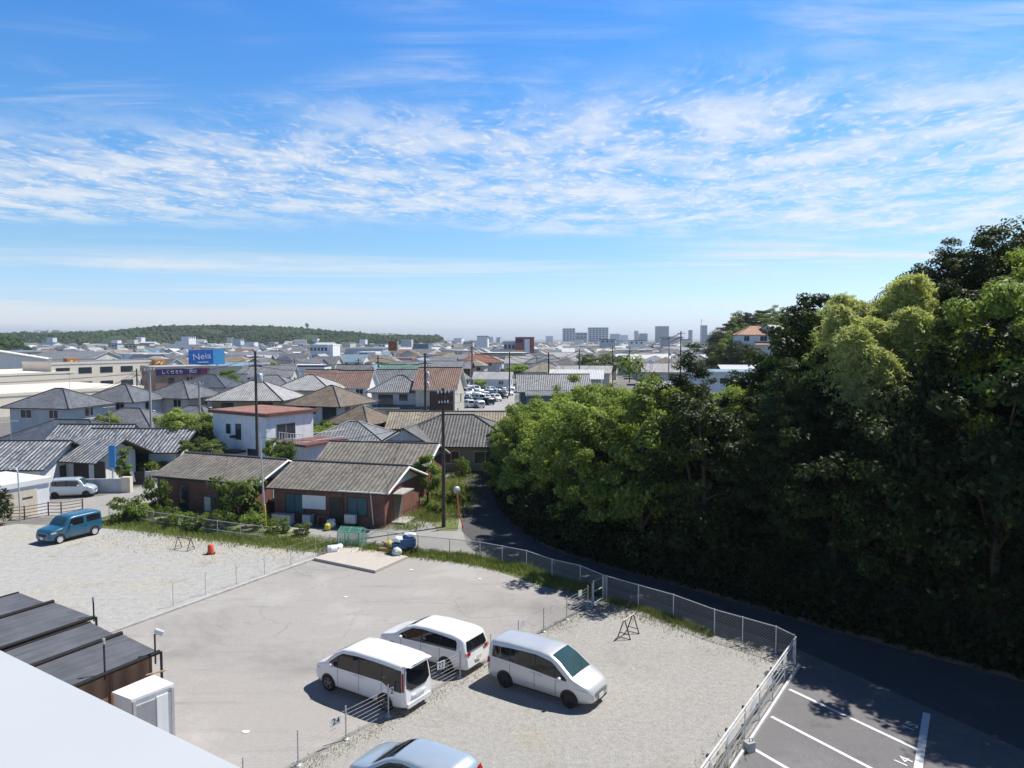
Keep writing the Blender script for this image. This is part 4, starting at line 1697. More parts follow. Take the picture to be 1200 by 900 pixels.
# blue engine cart with white bags
p = G(474, 650)
t = thing('engine_cart', 'blue wheeled pump cart under white bags at the platform corner', 'cart', (p.x, p.y, .0), R(25))
M_BLUEM = plain('blue_metal', (.03, .10, .24), .45, .2, 4)
m = MB()
m.box((.15, 0, .78), (1.0, .62, .5))
m.box((-.55, 0, .66), (.4, .5, .28))
m.lathe([(.001, -.2), (.17, -.2), (.19, 0), (.17, .2), (.001, .2)], (.15, 0, 1.08), 14, axis='X')
m.build('engine', M_BLUEM, t)
m = MB()
for y in (-.3, .3):
    m.tube([(-.95, y, .42), (.8, y, .42)], .03, 6)
    m.tube([(-.95, y, .42), (-1.35, y * .7, .95)], .025, 6)
for x in (-.6, .6):
    m.tube([(x, -.3, .42), (x, .3, .42)], .025, 6)
m.build('chassis', M_DARK, t)
for x in (-.5, .5):
    for y in (-.38, .38):
        m = MB()
        m.lathe([(.08, -.06), (.2, -.06), (.22, 0), (.2, .06), (.08, .06)], (x, y, .22), 16, axis='Y')
        m.build('wheel', M_BLACKRUB, t)
lump('bag', 'white plastic bag lying on top of the blue cart', 'bag', (p.x - .35, p.y - .1, .84), (.34, .3, .2), M_WPLAS, 5)
lump('bag', 'crumpled white bag leaning on the wheel of the blue cart', 'bag', (p.x - .4, p.y - .62, .17), (.3, .26, .26), plain('pale_bag', (.5, .58, .56), .5), 15)
lump('bag', 'pale bag draped over the engine end of the blue cart', 'bag', (p.x + .3, p.y + .2, 1.1), (.38, .26, .15), M_WPLAS, 25)

# ------------------------------------------------------------------ our own building: the pale parapet
UP = .0
e0, e1 = D(0, 762, 1), None
pa, pb = G(0, 762, 12.4), G(282, 900, 12.4)
bd = (pb - pa).normalized()
bn = Vector((-bd.y, bd.x, 0))
if bn.y < 0:
    bn = -bn
t = thing('apartment_building', 'pale flat parapet edge of the building the view is taken from', 'building', (pa.x, pa.y, 0), math.atan2(bd.y, bd.x))
M_PARA = plain('parapet_coating', (.45, .475, .495), .6, .035, .8, streak=.0)
m = MB()
m.box((2, -.375, 12.34), (34, .75, .12))
m.build('coping', M_PARA, t)
m = MB()
m.box((2, -.33, 6.14), (34, .58, 12.28))
m.build('wall', plain('facade_paint', (.62, .62, .60), .8, .08, .5, streak=.1), t)
m = MB()
m.box((2, -6.63, 5.75), (34, 11.98, 11.5))
m.build('roof_terrace', M_CONC, t)

# ------------------------------------------------------------------ dark roofed huts below the parapet
M_DROOF = plain('dark_sheet_roof', (.125, .13, .142), .6, .3, 1.6, streak=.3)
m_, n_ = new_mat('hut_roof_sheet')
tc_ = n_.mapping(n_('ShaderNodeTexCoord').outputs['Object'], rot=(0, 0, R(33)), sc=(1, 1, 1))
st_ = n_.noise(n_.mapping(tc_, sc=(5.5, .5, 1)), 1.0, 5, .65)
pt_ = n_.noise(tc_, .8, 6, .65)
sp_ = n_('ShaderNodeSeparateXYZ', in_0=tc_)
seam_ = n_.ramp(n_.math('FRACT', n_.math('MULTIPLY', sp_.outputs[0], 1.1)), .0, .045, .55, 1.0)
f_ = n_.math('MULTIPLY', n_.math('MULTIPLY', n_.ramp(st_, .25, .75, .72, 1.3, 'LINEAR'), n_.ramp(pt_, .3, .7, .8, 1.25, 'LINEAR')), seam_)
cc_r = n_.mix(1.0, (.095, .10, .112), n_('ShaderNodeCombineColor', in_0=f_, in_1=f_, in_2=f_).outputs[0], 'MULTIPLY')
cc_r = n_.mix(n_.ramp(n_.noise(n_.mapping(tc_, sc=(1.2, .5, 1)), 1.3, 6, .75), .60, .74, 0, .35), cc_r, (.24, .19, .15))
finish(n_, cc_r, .6)
M_DROOF = m_
M_BLACK = plain('black_edge', (.008, .008, .009), .8, .1)
M_PLY = brick_mat('hut_boards', (.36, .20, .115), (.29, .155, .085), (.12, .06, .03), 1.0)
m_, n_ = new_mat('hut_board')
tc_ = n_('ShaderNodeTexCoord').outputs['Object']
wv = n_('ShaderNodeTexWave', in_Vector=tc_, in_Scale=1.1, in_Distortion=1.0, in_Detail=3)
wv.bands_direction = 'X'
cc = n_.mix(wv.outputs[1], (.22, .12, .075), (.33, .20, .12))
finish(n_, cc, .8)
M_PLY = m_
HZ = 2.55


def hut(label, a, b, c_, d_, split):
    """roof corners a (far left), b (far right), c_ (near right), d_ (near left) at HZ; split: where the second sheet starts"""
    a, b, c_, d_ = (Vector(x) for x in (a, b, c_, d_))
    o = (a + b + c_ + d_) / 4
    o.z = 0
    t = thing('hut', label, 'hut', o)
    up = Vector((0, 0, 1))
    ex = (b - a).normalized()
    ey = (a - d_).normalized()
    W_, D_ = (b - a).length, (a - d_).length
    for i, (f0, f1) in enumerate(((0, split), (split, 1))):
        m = MB()
        q = [d_.lerp(a, f0), c_.lerp(b, f0), c_.lerp(b, f1), d_.lerp(a, f1)]
        z = [HZ, HZ, HZ + .16, HZ + .16]
        top = [Vector((p.x - o.x, p.y - o.y, zz + .05)) for p, zz in zip(q, z)]
        bot = [p - Vector((0, 0, .05)) for p in top]
        m.face(top)
        m.face(bot[::-1])
        for k in range(4):
            m.face([bot[k], bot[(k + 1) % 4], top[(k + 1) % 4], top[k]])
        m.build('roof_sheet', M_DROOF, t)
        m = MB()
        if i:
            m.tube([top[3] + up * .0, top[2] + up * .0], .05, 6)
        else:
            m.tube([top[3] + up * .03, top[2] + up * .03], .085, 6)
        m.tube([top[0] + up * .02, top[1] + up * .02], .075, 6)
        m.build('roof_edge', M_BLACK, t)
    inset = .22
    q = [p - o for p in (d_ + ex * inset + ey * inset, c_ - ex * inset + ey * inset, b - ex * inset - ey * inset, a + ex * inset - ey * inset)]
    m = MB()
    m.poly(q, 0, HZ - .02)
    m.build('wall', M_PLY, t)
    for k in range(9):
        pp = q[0].lerp(q[1], k / 8) - ey * .02
        m = MB()
        m.box((pp.x, pp.y, HZ / 2), (.07, .05, HZ - .08), math.atan2(ex.y, ex.x))
        m.build('batten', plain('batten', (.20, .11, .065), .8, .2), t)
    for pp in (c_, b):
        m = MB()
        qq = pp - o + ex * .06
        m.tube([(qq.x, qq.y, 0), (qq.x, qq.y, HZ + .05)], .045, 6)
        m.build('downpipe', M_DARK, t)
    return t


hb_, hc_ = G(143, 750, HZ), G(187, 767, HZ)       # right end of the front hut
hx = Vector((.842, -.539, 0))
ux = Vector((.53, .848, 0))                        # across the huts, away from the camera
ex_ = (hb_ - hc_)
# the huts' long sides run down to the left of the frame
ls = (G(184, 766, HZ) - G(92, 804, HZ)).normalized()
c1 = G(187, 766, HZ)
b1 = G(106, 735.5, HZ)
hut('dark roofed timber hut with two roof sheets, next to the white shed', b1 - ls * 12, b1, c1, c1 - ls * 12, .52)
c2 = G(111, 725, HZ)
b2 = G(22, 700, HZ)
hut('dark roofed timber hut behind the hut by the white shed', b2 - ls * 12, b2, c2, c2 - ls * 12, .52)
# things on the roofs
for lab, u, v, h_ in (('thin vent pipe on the edge of the front hut roof', 123, 792, 1.0), ('thin vent pipe with a pale tip between the two huts', 110, 724, .6)):
    p = G(u, v, HZ)
    t = thing('vent_pipe', lab, 'pipe', (p.x, p.y, HZ + .06))
    m = MB()
    m.tube([(0, 0, -.2), (0, 0, h_)], .03, 6)
    m.build('pipe', M_DARK, t)
    m = MB()
    m.tube([(0, 0, h_), (.0, .0, h_ + .18)], .045, 8)
    m.build('cap', M_GALV, t)
p = G(182, 768, HZ)
t = thing('floodlight', 'small floodlight on a bracket at the hut corner', 'lamp', (p.x, p.y, HZ))
m = MB()
m.tube([(0, 0, -.3), (0, 0, .75)], .03, 6)
m.tube([(0, 0, .72), (.14, -.02, .8)], .02, 6)
m.build('bracket', M_DARK, t)
m = MB()
m.box((.16, -.02, .84), (.30, .16, .14), .3, tilt=Matrix.Rotation(.5, 3, 'Y'))
m.build('lamp_head', M_GALV, t)

# white shed
sa, sb, sc_, sd = (G(u, v, 2.25) for u, v in ((131, 811), (180, 790.5), (204, 801), (154, 820)))
o = (sa + sb + sc_ + sd) / 4
o.z = 0
t = thing('shed', 'small white sheet metal shed beside the dark hut', 'shed', o)
M_SHED = plain('shed_white', (.76, .77, .78), .5, .05, 1.2, streak=.08)
m = MB()
m.poly([p - o for p in (sd, sc_, sb, sa)], 2.17, 2.25)
m.build('roof', M_SHED, t)
q = [(p - o) * .93 for p in (sd, sc_, sb, sa)]
m = MB()
m.poly([(p.x, p.y) for p in q], .05, 2.17)
m.build('wall', M_SHED, t)
dd_ = (q[1] - q[0])
nn_ = Vector((dd_.y, -dd_.x, 0)).normalized()
yaw = math.atan2(dd_.y, dd_.x)
L = dd_.length
mid = q[0].lerp(q[1], .30) + nn_ * .02
m = MB()
m.box((mid.x, mid.y, 1.05), (L * .50, .04, 1.85), yaw)
m.build('door', plain('shed_door_grey', (.30, .31, .33), .5, .1, 3, streak=.1), t)
mid = q[0].lerp(q[1], .78) + nn_ * .03
m = MB()
m.box((mid.x, mid.y, 1.05), (L * .40, .05, 1.95), yaw)
m.build('door', M_SHED, t)
for f in (0.02, .98):
    mid = q[0].lerp(q[1], f) + nn_ * .05
    m = MB()
    m.box((mid.x, mid.y, 1.08), (.09, .09, 2.16), yaw)
    m.build('corner_post', M_ALU, t)
t = thing('timber_offcut', 'short pale timber stick poking out over the white shed', 'timber', sb + Vector((0, 0, .0)))
m = MB()
m.tube([(-.2, -.1, .03), (.35, .12, .10)], .03, 5)
m.build('stick', plain('raw_timber', (.5, .36, .2), .8), t)

# litter on the asphalt
for i, (lab, u, v) in enumerate((('white paper scrap on the asphalt near the frame edge', 288, 858), ('white paper scrap in the middle of the asphalt lot', 405, 700), ('white paper scrap near the platform corner', 482, 668),
                               ('white paper scrap by the grass at the far lot edge', 562, 679))):
    p = G(u, v)
    bm_ = MB()
    rr = random.Random(i)
    pts = [(math.cos(a) * .14 * rr.uniform(.6, 1.2), math.sin(a) * .11 * rr.uniform(.6, 1.2)) for a in [k * 1.05 for k in range(6)]]
    bm_.poly(pts, 0, .02)
    o = bm_.build('paper_scrap', M_WHITE, None, (p.x, p.y, .012))
    tag(o, lab, 'litter')

# ------------------------------------------------------------------ grass along the fences (blades nobody could count)
rg = np.random.default_rng(9)


def grass_along(name, line, width, n, h, mat, wsz=.035):
    P, T = [], []
    L = [(b - a).length for a, b in zip(line, line[1:])]
    cum = np.cumsum([0] + L)
    V = []
    for _ in range(n):
        s = rg.uniform(0, cum[-1])
        i = min(int(np.searchsorted(cum, s, 'right')) - 1, len(L) - 1)
        a, b = line[i], line[i + 1]
        d = (b - a).normalized()
        nn = Vector((-d.y, d.x, 0))
        p = a + d * (s - cum[i]) + nn * float(rg.normal() * width)
        k = .5 + .5 * mnoise.noise((p.x * .5, p.y * .5, 1)) + .35 * mnoise.noise((p.x * 1.7, p.y * 1.7, 5))
        if rg.uniform() > k + .35:
            continue
        hh = h * rg.uniform(.45, 1.3) * (.6 + .8 * max(0, k))
        an = rg.uniform(0, 6.28)
        ww = wsz * rg.uniform(.6, 1.4)
        dx_, dy_ = math.cos(an) * ww, math.sin(an) * ww
        lx, ly = rg.normal() * hh * .35, rg.normal() * hh * .35
        V.append([(p.x - dx_, p.y - dy_, 0), (p.x + dx_, p.y + dy_, 0), (p.x + lx * .5 + dx_ * .7, p.y + ly * .5 + dy_ * .7, hh * .65), (p.x + lx, p.y + ly, hh)])
    return struct(link(name, np_mesh(name, np.array(V), 4, mat)), 'stuff')


grass_along('verge_grass', [G(*p) for p in ((425, 645), (500, 651), (562, 659), (588, 665), (617, 671), (650, 684), (700, 696))], .36, 17000, .30, LEAF_GRASS, .016)
grass_along('tall_grass', [G(*p) for p in ((135, 611), (185, 620), (255, 629), (308, 635), (375, 641), (420, 642))], .7, 15000, .26, LEAF_GRASS, .018)
grass_along('yard_grass', [G(*p) for p in ((712, 704), (760, 717), (837, 746))], .2, 2600, .22, LEAF_GRASS, .016)
grass_along('lane_grass', [G(*p) for p in ((470, 622), (500, 585), (530, 566), (545, 556))], 1.1, 9000, .25, LEAF_GRASS, .018)
grass_along('pole_grass', [G(*p) for p in ((500, 612), (535, 590), (540, 570))], .9, 6000, .35, LEAF_GRASS, .018)
DRYG = leaf_mat('leaf_dry', (.20, .19, .07), (.32, .28, .13), (.38, .33, .18), trans=.2)
grass_along('dry_grass', [FA + fdir * q + Vector((fdir.y, -fdir.x, 0)) * .25 for q in (-2, 6, 12, 18.5)], .25, 3500, .07, DRYG, .012)
grass_along('gravel_weeds', [G(*p) for p in ((120, 628), (220, 640), (300, 650), (350, 652))], 1.6, 2200, .09, DRYG, .012)
grass_along('yard_weeds', [G(*p) for p in ((700, 712), (770, 728), (850, 757), (905, 775))], .5, 1600, .12, DRYG, .012)
grass_along('fence_grass', [YB2 + yn * -.4, YB - yn * .3 + ydir * 1.5], .3, 1600, .16, DRYG, .014)
# ================================================================== houses
T_GREY = tile_mat('tile_grey', (.20, .205, .215), .22, 0, .45)
T_PAINTED_GLINT = tile_mat('tile_grey_painted_glint', (.15, .155, .165), .25, .8, .4, pitch=.38, groove_lo=.6)
T_OLD = tile_mat('tile_old_brown', (.17, .155, .135), .2, 0, .75, pitch=.36, tan=(.22, .19, .13))
T_BROWN = tile_mat('tile_brown', (.165, .13, .095), .2, 0, .7)
T_TAN = tile_mat('tile_tan', (.27, .235, .175), .2, 0, .8)
T_RED = tile_mat('tile_red', (.27, .105, .065), .15, 0, .7)
T_ROSE = tile_mat('tile_rosy_brown', (.235, .145, .115), .12, 0, .7)
T_NAVY = tile_mat('tile_navy', (.085, .10, .125), .2, 0, .4)
T_SLATE = tile_mat('tile_slate', (.145, .155, .17), .2, 0, .5)
T_PALE = tile_mat('tile_pale', (.36, .36, .355), .12, 0, .6)
T_GREEN = tile_mat('tile_green', (.11, .225, .175), .1, 0, .6)
T_DKGREY = tile_mat('tile_dark_grey', (.115, .113, .11), .2, 0, .65, weather=.3, groove_lo=.85)
T_BLUE = tile_mat('tile_blue_sheet', (.20, .29, .36), .1, 0, .5)
T_WSHEET = tile_mat('tile_white_sheet', (.62, .63, .63), .05, 0, .5, weather=.1)
W_BRICK = brick_mat('red_brick', (.24, .085, .062), (.19, .068, .05), (.16, .12, .10))
W_BRICKP = brick_mat('pale_brick', (.33, .19, .14), (.28, .165, .125), (.36, .30, .26))
W_WHITE = plain('wall_white', (.78, .79, .80), .85, .07, .8, streak=.1)
W_CREAM = plain('wall_cream', (.66, .59, .47), .85, .08, .8, streak=.1)
W_BEIGE = plain('wall_beige', (.56, .52, .45), .85, .1, .8, streak=.12)
W_GREY = plain('wall_grey', (.52, .53, .54), .85, .1, .8, streak=.12)
W_PBLUE = plain('wall_pale_blue', (.58, .63, .67), .85, .08, .8, streak=.1)
W_OCHRE = plain('wall_ochre', (.36, .30, .19), .85, .1, .8, streak=.12)
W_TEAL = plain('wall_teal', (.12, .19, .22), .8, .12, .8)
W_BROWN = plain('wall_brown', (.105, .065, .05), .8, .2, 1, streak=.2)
W_MINT = plain('wall_mint', (.40, .50, .46), .85, .08, .8, streak=.1)
M_TRIM = plain('trim_white', (.72, .72, .70), .6, .06)
M_FASCIA = plain('fascia_dark', (.06, .05, .045), .7, .2)
M_SHUTTER = plain('teal_curtain', (.05, .12, .135), .6, .2, 2)


def uvq(pts):
    """metric UV for a planar quad or triangle: u along its first edge"""
    p = [Vector(q) for q in pts]
    e = (p[1] - p[0]).normalized()
    n = (p[1] - p[0]).cross(p[-1] - p[0]).normalized()
    f = n.cross(e)
    return [((q - p[0]).dot(e) + p[0].x * 0, (q - p[0]).dot(f)) for q in p]


def roof_mb(kind, w, d, ze, rise, over=.5, th=.12, ridge_frac=None, gable_end_trim=False):
    """roof over a w x d plan centred on the origin; ridge along x. materials: 0 tiles, 1 fascia, 2 ridge"""
    m = MB()
    a, b = w / 2 + over, d / 2 + over
    k = rise / (d / 2)
    z0 = ze - over * k
    zr = ze + rise
    dn = Vector((0, 0, -th))

    def tile(pts):
        pts = [Vector(p) for p in pts]
        m.face(pts, 0, uvq(pts))

    if kind == 'gable':
        r0, r1 = Vector((-a, 0, zr)), Vector((a, 0, zr))
        q = [Vector((-a, -b, z0)), Vector((a, -b, z0)), Vector((a, b, z0)), Vector((-a, b, z0))]
        tile([q[0], q[1], r1, r0])
        tile([q[2], q[3], r0, r1])
        for e0, e1 in ((q[0], q[1]), (q[1], r1), (r1, q[2]), (q[2], q[3]), (q[3], r0), (r0, q[0])):
            m.face([e0 + dn, e1 + dn, e1, e0], 1)
        m.face([q[0] + dn, r0 + dn, r1 + dn, q[1] + dn], 1)
        m.face([q[2] + dn, r1 + dn, r0 + dn, q[3] + dn], 1)
        ridges = [(r0, r1)]
    elif kind == 'hip':
        rl = max(.2, (a - b)) if ridge_frac is None else a * ridge_frac
        if a <= b:
            rl = .25
        r0, r1 = Vector((-rl, 0, zr)), Vector((rl, 0, zr))
        q = [Vector((-a, -b, z0)), Vector((a, -b, z0)), Vector((a, b, z0)), Vector((-a, b, z0))]
        tile([q[0], q[1], r1, r0])
        tile([q[1], q[2], r1])
        tile([q[2], q[3], r0, r1])
        tile([q[3], q[0], r0])
        for i in range(4):
            m.face([q[i] + dn, q[(i + 1) % 4] + dn, q[(i + 1) % 4], q[i]], 1)
        m.face([p + dn for p in q][::-1], 1)
        ridges = [(r0, r1), (q[0], r0), (q[3], r0), (q[1], r1), (q[2], r1)]
    elif kind == 'flat':
        m.box((0, 0, ze + rise / 2), (w + over * 2, d + over * 2, rise), m=1)
        m.box((0, 0, ze + rise + .004), (w + over * 2 - .5, d + over * 2 - .5, .03), m=0)
        ridges = []
    elif kind == 'shed':
        q = [Vector((-a, -b, z0)), Vector((a, -b, z0)), Vector((a, b, zr)), Vector((-a, b, zr))]
        tile(q)
        for i in range(4):
            m.face([q[i] + dn, q[(i + 1) % 4] + dn, q[(i + 1) % 4], q[i]], 1)
        m.face([p + dn for p in q][::-1], 1)
        ridges = []
    return m, ridges


def wall_mb(kind, w, d, ze, rise, z0=0.0):
    m = MB()
    a, b = w / 2, d / 2
    c = [(-a, -b), (a, -b), (a, b), (-a, b)]
    L = [w, d, w, d]
    off = 0
    for i in range(4):
        p, q = c[i], c[(i + 1) % 4]
        m.face([(p[0], p[1], z0), (q[0], q[1], z0), (q[0], q[1], ze), (p[0], p[1], ze)], 0, [(off, z0), (off + L[i], z0), (off + L[i], ze), (off, ze)])
        off += L[i]
    if kind == 'gable':
        k = .93
        for s in (1, -1):
            pts = [(s * a, -s * b, ze), (s * a, s * b, ze), (s * a, 0, ze + rise * k)]
            m.face(pts, 1, [(0, ze), (d, ze), (d / 2, ze + rise)])
    elif kind == 'shed':
        m.face([(a, -b, ze), (a, b, ze), (a, b, ze + rise)], 0, [(0, 0), (d, 0), (d, rise)])
        m.face([(-a, b, ze), (-a, -b, ze), (-a, b, ze + rise)], 0, [(0, 0), (d, 0), (d, rise)])
        m.face([(a, b, ze), (-a, b, ze), (-a, b, ze + rise), (a, b, ze + rise)], 0, [(0, 0), (w, 0), (w, rise), (0, rise)])
    return m


def window(parent, face, w, d, x, z, ww, wh, frame=M_ALU, glass=M_WIN, sub=True, name='window', depth=.07):
    """on wall 'f' (-y), 'r' (+x), 'b', 'l'; x along the wall seen from outside"""
    yaw = {'f': 0, 'r': math.pi / 2, 'b': math.pi, 'l': -math.pi / 2}[face]
    dist = (d / 2 if face in 'fb' else w / 2)
    o = Vector((x, -dist, z))
    o = Matrix.Rotation(yaw, 3, 'Z') @ o
    t = .055
    m = MB()
    m.box((0, -.005, wh / 2 + t / 2), (ww + t * 2, depth, t))
    m.box((0, -.005, -wh / 2 - t / 2), (ww + t * 2, depth + .05, t))
    for s in (-1, 1):
        m.box((s * (ww / 2 + t / 2), -.005, 0), (t, depth, wh))
    if ww > 1.0:
        m.box((0, -.003, 0), (t, depth * .8, wh))
    if sub:
        f = m.build(name, frame, parent, o, yaw)
        g = MB()
        g.box((0, .01, 0), (ww, .04, wh))
        g.build('pane', glass, f)
    else:
        m.box((0, .01, 0), (ww, .04, wh), m=1)
        f = m.build(name, [frame, glass], parent, o, yaw)
    return f


HN = [0]


def house(label, loc, rz, w, d, ze, kind, rise, wall, roof, wins=(), over=.5, name='house', gable=None, fascia=None, ridge=True, sub=True, ridge_mat=None, group=None, rr=.09, cat='house'):
    t = thing(name, label, cat, (loc[0], loc[1], 0), rz, group)
    wall_mb(kind, w, d, ze, rise).build('wall', [wall, gable or wall], t)
    m, rid = roof_mb(kind, w, d, ze, rise, over)
    r = m.build('roof', [roof, fascia or M_FASCIA], t)
    if ridge:
        for a, b in rid:
            q = MB()
            q.tube([a + Vector((0, 0, .03)), b + Vector((0, 0, .03))], rr, 6)
            q.build('ridge', ridge_mat or T_RIDGE, r)
    HN[0] += 1
    if ridge and HN[0] % 2 and cat == 'house' and kind != 'flat':
        q = MB()
        za = ze + rise + 1.9
        ang_ = R(20 + HN[0] * 17 % 60)
        q.tube([(w * .18, 0, ze + rise * .8), (w * .18, 0, za)], .022, 5)
        q.tube([(w * .18 - .6 * math.cos(ang_), -.6 * math.sin(ang_), za - .1), (w * .18 + .6 * math.cos(ang_), .6 * math.sin(ang_), za - .1)], .014, 4)
        for k_ in range(6):
            f_ = -.55 + k_ * .22
            c_, s_ = math.cos(ang_), math.sin(ang_)
            q.tube([(w * .18 + f_ * c_ - .4 * s_, f_ * s_ + .4 * c_, za - .1), (w * .18 + f_ * c_ + .4 * s_, f_ * s_ - .4 * c_, za - .1)], .010, 4)
        q.build('antenna', M_GALV, t)
    for wn in wins:
        window(t, wn[0], w, d, *wn[1:5], **(dict(sub=sub, **(wn[5] if len(wn) > 5 else {}))))
    return t


T_RIDGE = plain('ridge_tile', (.10, .10, .105), .6, .2, 3)
T_RIDGEP = plain('ridge_tile_pale', (.30, .30, .30), .6, .15, 3)


def front(u, v, ze, rz, w, d):
    """centre of a house whose front eave line has its middle at this pixel"""
    p = G(u, v, ze)
    return p + Matrix.Rotation(rz, 3, 'Z') @ Vector((0, d / 2, 0)) * 1.0


ALU = dict(frame=M_ALU)
TEAL = dict(glass=M_SHUTTER, frame=M_FASCIA)
WPAN = dict(glass=M_WHITE, frame=M_TRIM, name='shutter')
DARKW = dict(frame=M_FASCIA)

# ---------------------------------------------------------------- the three brick bungalows
rzB = R(-15)
cB = front(383, 573, 2.62, rzB, 9.2, 7.0)
t = house('red brick bungalow with weathered brown tiles and a white shutter panel', cB, rzB, 8.9, 6.6, 2.7, 'gable', 1.25, W_BRICK, T_OLD,
          [('f', -2.75, 1.35, 1.5, 1.35, TEAL), ('f', 2.3, 1.4, 1.5, 1.3, TEAL)], over=.45, gable=M_TRIM, sub=True)
m = MB()
m.box((-1.15, -3.34, 1.55), (1.9, .06, 1.0))
m.build('shutter', M_WHITE, t)
m = MB()
m.box((.55, -3.33, 1.0), (.95, .06, 1.95))
m.build('door', M_FASCIA, t)
m = MB()
m.box((4.47, -1.0, 1.0), (.06, 1.5, 2.0))
m.build('door', plain('door_grey', (.16, .15, .13), .6, .2, 2), t)
m = MB()
m.box((4.9, -1.2, 2.25), (.95, 2.2, .07))
m.build('porch_roof', M_CONC, t)
m = MB()
m.box((5.0, -1.2, .08), (1.1, 2.0, .16))
m.build('doorstep', M_CONC, t)
m = MB()
m.box((.95 + 1.9, -3.83, 2.60), (3.4, .09, .08))
m.build('gutter', M_TRIM, t)
m = MB()
m.tube([(1.15, -3.75, 2.6), (1.2, -3.4, 2.4), (1.2, -3.38, .1)], .05, 6)
m.build('downpipe', M_FASCIA, t)
m = MB()
m.tube([(3.55, -3.75, 2.9), (3.65, -3.5, .2)], .05, 6)
m.build('flue', M_GALV, t)
m = MB()
m.tube([(4.95, -3.75, 2.58), (4.95, 0, 3.83), (4.95, 3.75, 2.58)], .10, 4)
m.build('barge_board', M_TRIM, t)

rzA = R(-21)
cA = front(238, 561, 2.65, rzA, 9.4, 7)
t = house('brown brick bungalow with sagging weathered roof, half hidden by a bush', cA, rzA, 9.6, 6.6, 2.7, 'gable', 1.2, W_BRICK, T_OLD,
          [('f', 2.1, 1.45, 1.5, 1.0, DARKW), ('f', -2.2, 1.0, .9, 1.9, DARKW), ('r', -.6, 1.4, 1.3, 1.1, dict(frame=M_TRIM, glass=M_SHUTTER))], over=.45, gable=M_TRIM)
m = MB()
m.tube([(5.3, -3.75, 2.5), (5.3, 0, 3.83), (5.3, 3.75, 2.5)], .10, 4)
m.build('barge_board', M_TRIM, t)
m = MB()
m.box((.0, -3.7, 2.55), (9.9, .1, .12))
m.build('gutter', M_FASCIA, t)
m = MB()
m.tube([(-4.9, -3.3, 2.5), (-4.55, -3.4, .1)], .05, 6)
m.build('downpipe', M_GALV, t)
m = MB()
m.box((.6, -3.5, .75), (.6, .5, 1.1))
m.build('water_heater', M_GALV, t)

cC = cB + Vector((.9, 10.0, 0))
t = house('brick bungalow behind, only its brown tiled roof and white gable in view', cC, R(-9), 9.4, 6.6, 2.9, 'gable', 1.25, W_BRICK, T_OLD, [('r', 0, 1.4, 1.2, 1.0)], over=.45, gable=M_TRIM)
m = MB()
m.tube([(5.2, -3.75, 2.72), (5.2, 0, 4.03), (5.2, 3.75, 2.72)], .10, 4)
m.build('barge_board', M_TRIM, t)
m = MB()
m.box((2.9, -3.75, 2.8), (4.0, .12, .14))
m.build('gutter', M_TRIM, t)

# ---------------------------------------------------------------- white two storey house with the red edged flat roof
crn = G(311, 485, 6.2)
rzW = R(-33)
RW = Matrix.Rotation(rzW, 3, 'Z')
wW, dW = 8.4, 6.0
cW = crn + RW @ Vector((-wW / 2 - .35, dW / 2 + .35, 0))
t = house('white two storey house with a red edged flat roof', cW, rzW, wW, dW, 5.85, 'flat', .32, W_WHITE, plain('roof_deck_red', (.28, .14, .105), .8, .25, 1.2),
          [('f', -1.7, 4.3, .6, .9, DARKW), ('f', -.1, 4.1, .75, 1.5, DARKW), ('f', 2.0, 2.0, 1.3, .9, DARKW), ('f', -1.2, 1.6, .7, 1.2, DARKW), ('f', 2.4, .6, .7, .8, DARKW), ('r', -.6, 4.2, 2.3, 1.5, ALU), ('r', -1.4, 1.6, 1.2, 1.2, DARKW)],
          over=.35, fascia=plain('fascia_red', (.17, .075, .06), .6, .15, 2), ridge=False)
ax = RW @ Vector((1, 0, 0))
ay = RW @ Vector((0, 1, 0))
m = MB()
m.box((wW / 2 + 1.9, 1.2, 1.5), (3.8, 4.6, 3.0))
m.build('side_wing', W_WHITE, t)
m = MB()
m.box((wW / 2 + 2.0, 1.0, 3.12), (4.4, 5.6, .24))
m.build('balcony_slab', MATS['fascia_red'], t)
m = MB()
for i in range(9):
    m.box((wW / 2 + .3 + i * .42, -1.7, 3.75), (.04, .04, 1.0))
for z in (3.5, 4.22):
    m.box((wW / 2 + 2.0, -1.7, z), (3.6, .05, .05))
    m.box((wW / 2 + 3.8, 1.0, z), (.05, 5.4, .05))
m.build('balcony_railing', M_TRIM, t)
window(t, 'f', wW, 2.2, wW / 2 + 1.0, 1.6, .8, .9, frame=M_FASCIA)
m = MB()
m.box((-.6, -3.35, 3.6), (.5, .35, .25))
m.build('air_conditioner', M_FASCIA, t)
# its little white outhouse
p = G(276, 540, 1.2)
house('tiny white outhouse in front of the white two storey house', (p.x, p.y), rzW, 2.0, 1.6, 2.1, 'flat', .18, W_WHITE, T_ROSE, [], over=.12, name='outhouse', ridge=False, cat='outhouse')

# ---------------------------------------------------------------- wide grey hipped complex left of the wood
p1, p2 = G(466, 517, 3.0), G(549, 518, 3.0)
rzD = R(-4)
cD = (p1 + p2) / 2 + Vector((2.2, 4.6, 0))
t = house('wide low house with dark hipped roof and a black and white front gable', cD, rzD, 13.0, 9.5, 3.0, 'hip', 2.3, W_OCHRE, T_DKGREY, [('f', 3.5, 1.4, 2.2, 1.2), ('r', -2, 1.4, 1.8, 1.2), ('f', 0, 1.4, 1.6, 1.2)], over=.8, ridge_mat=T_RIDGE)
m, _r = roof_mb('gable', 4.2, 4.4, 3.3, 1.35, .5)
wing = m.build('front_gable_roof', [T_DKGREY, M_FASCIA], t, (-4.6, -4.0, 0), math.pi / 2)
m = MB()
m.face([(-6.5, -6.05, 3.25), (-2.7, -6.05, 3.25), (-4.6, -6.05, 4.3)])
m.build('gable_panel', W_PBLUE, t)
m = MB()
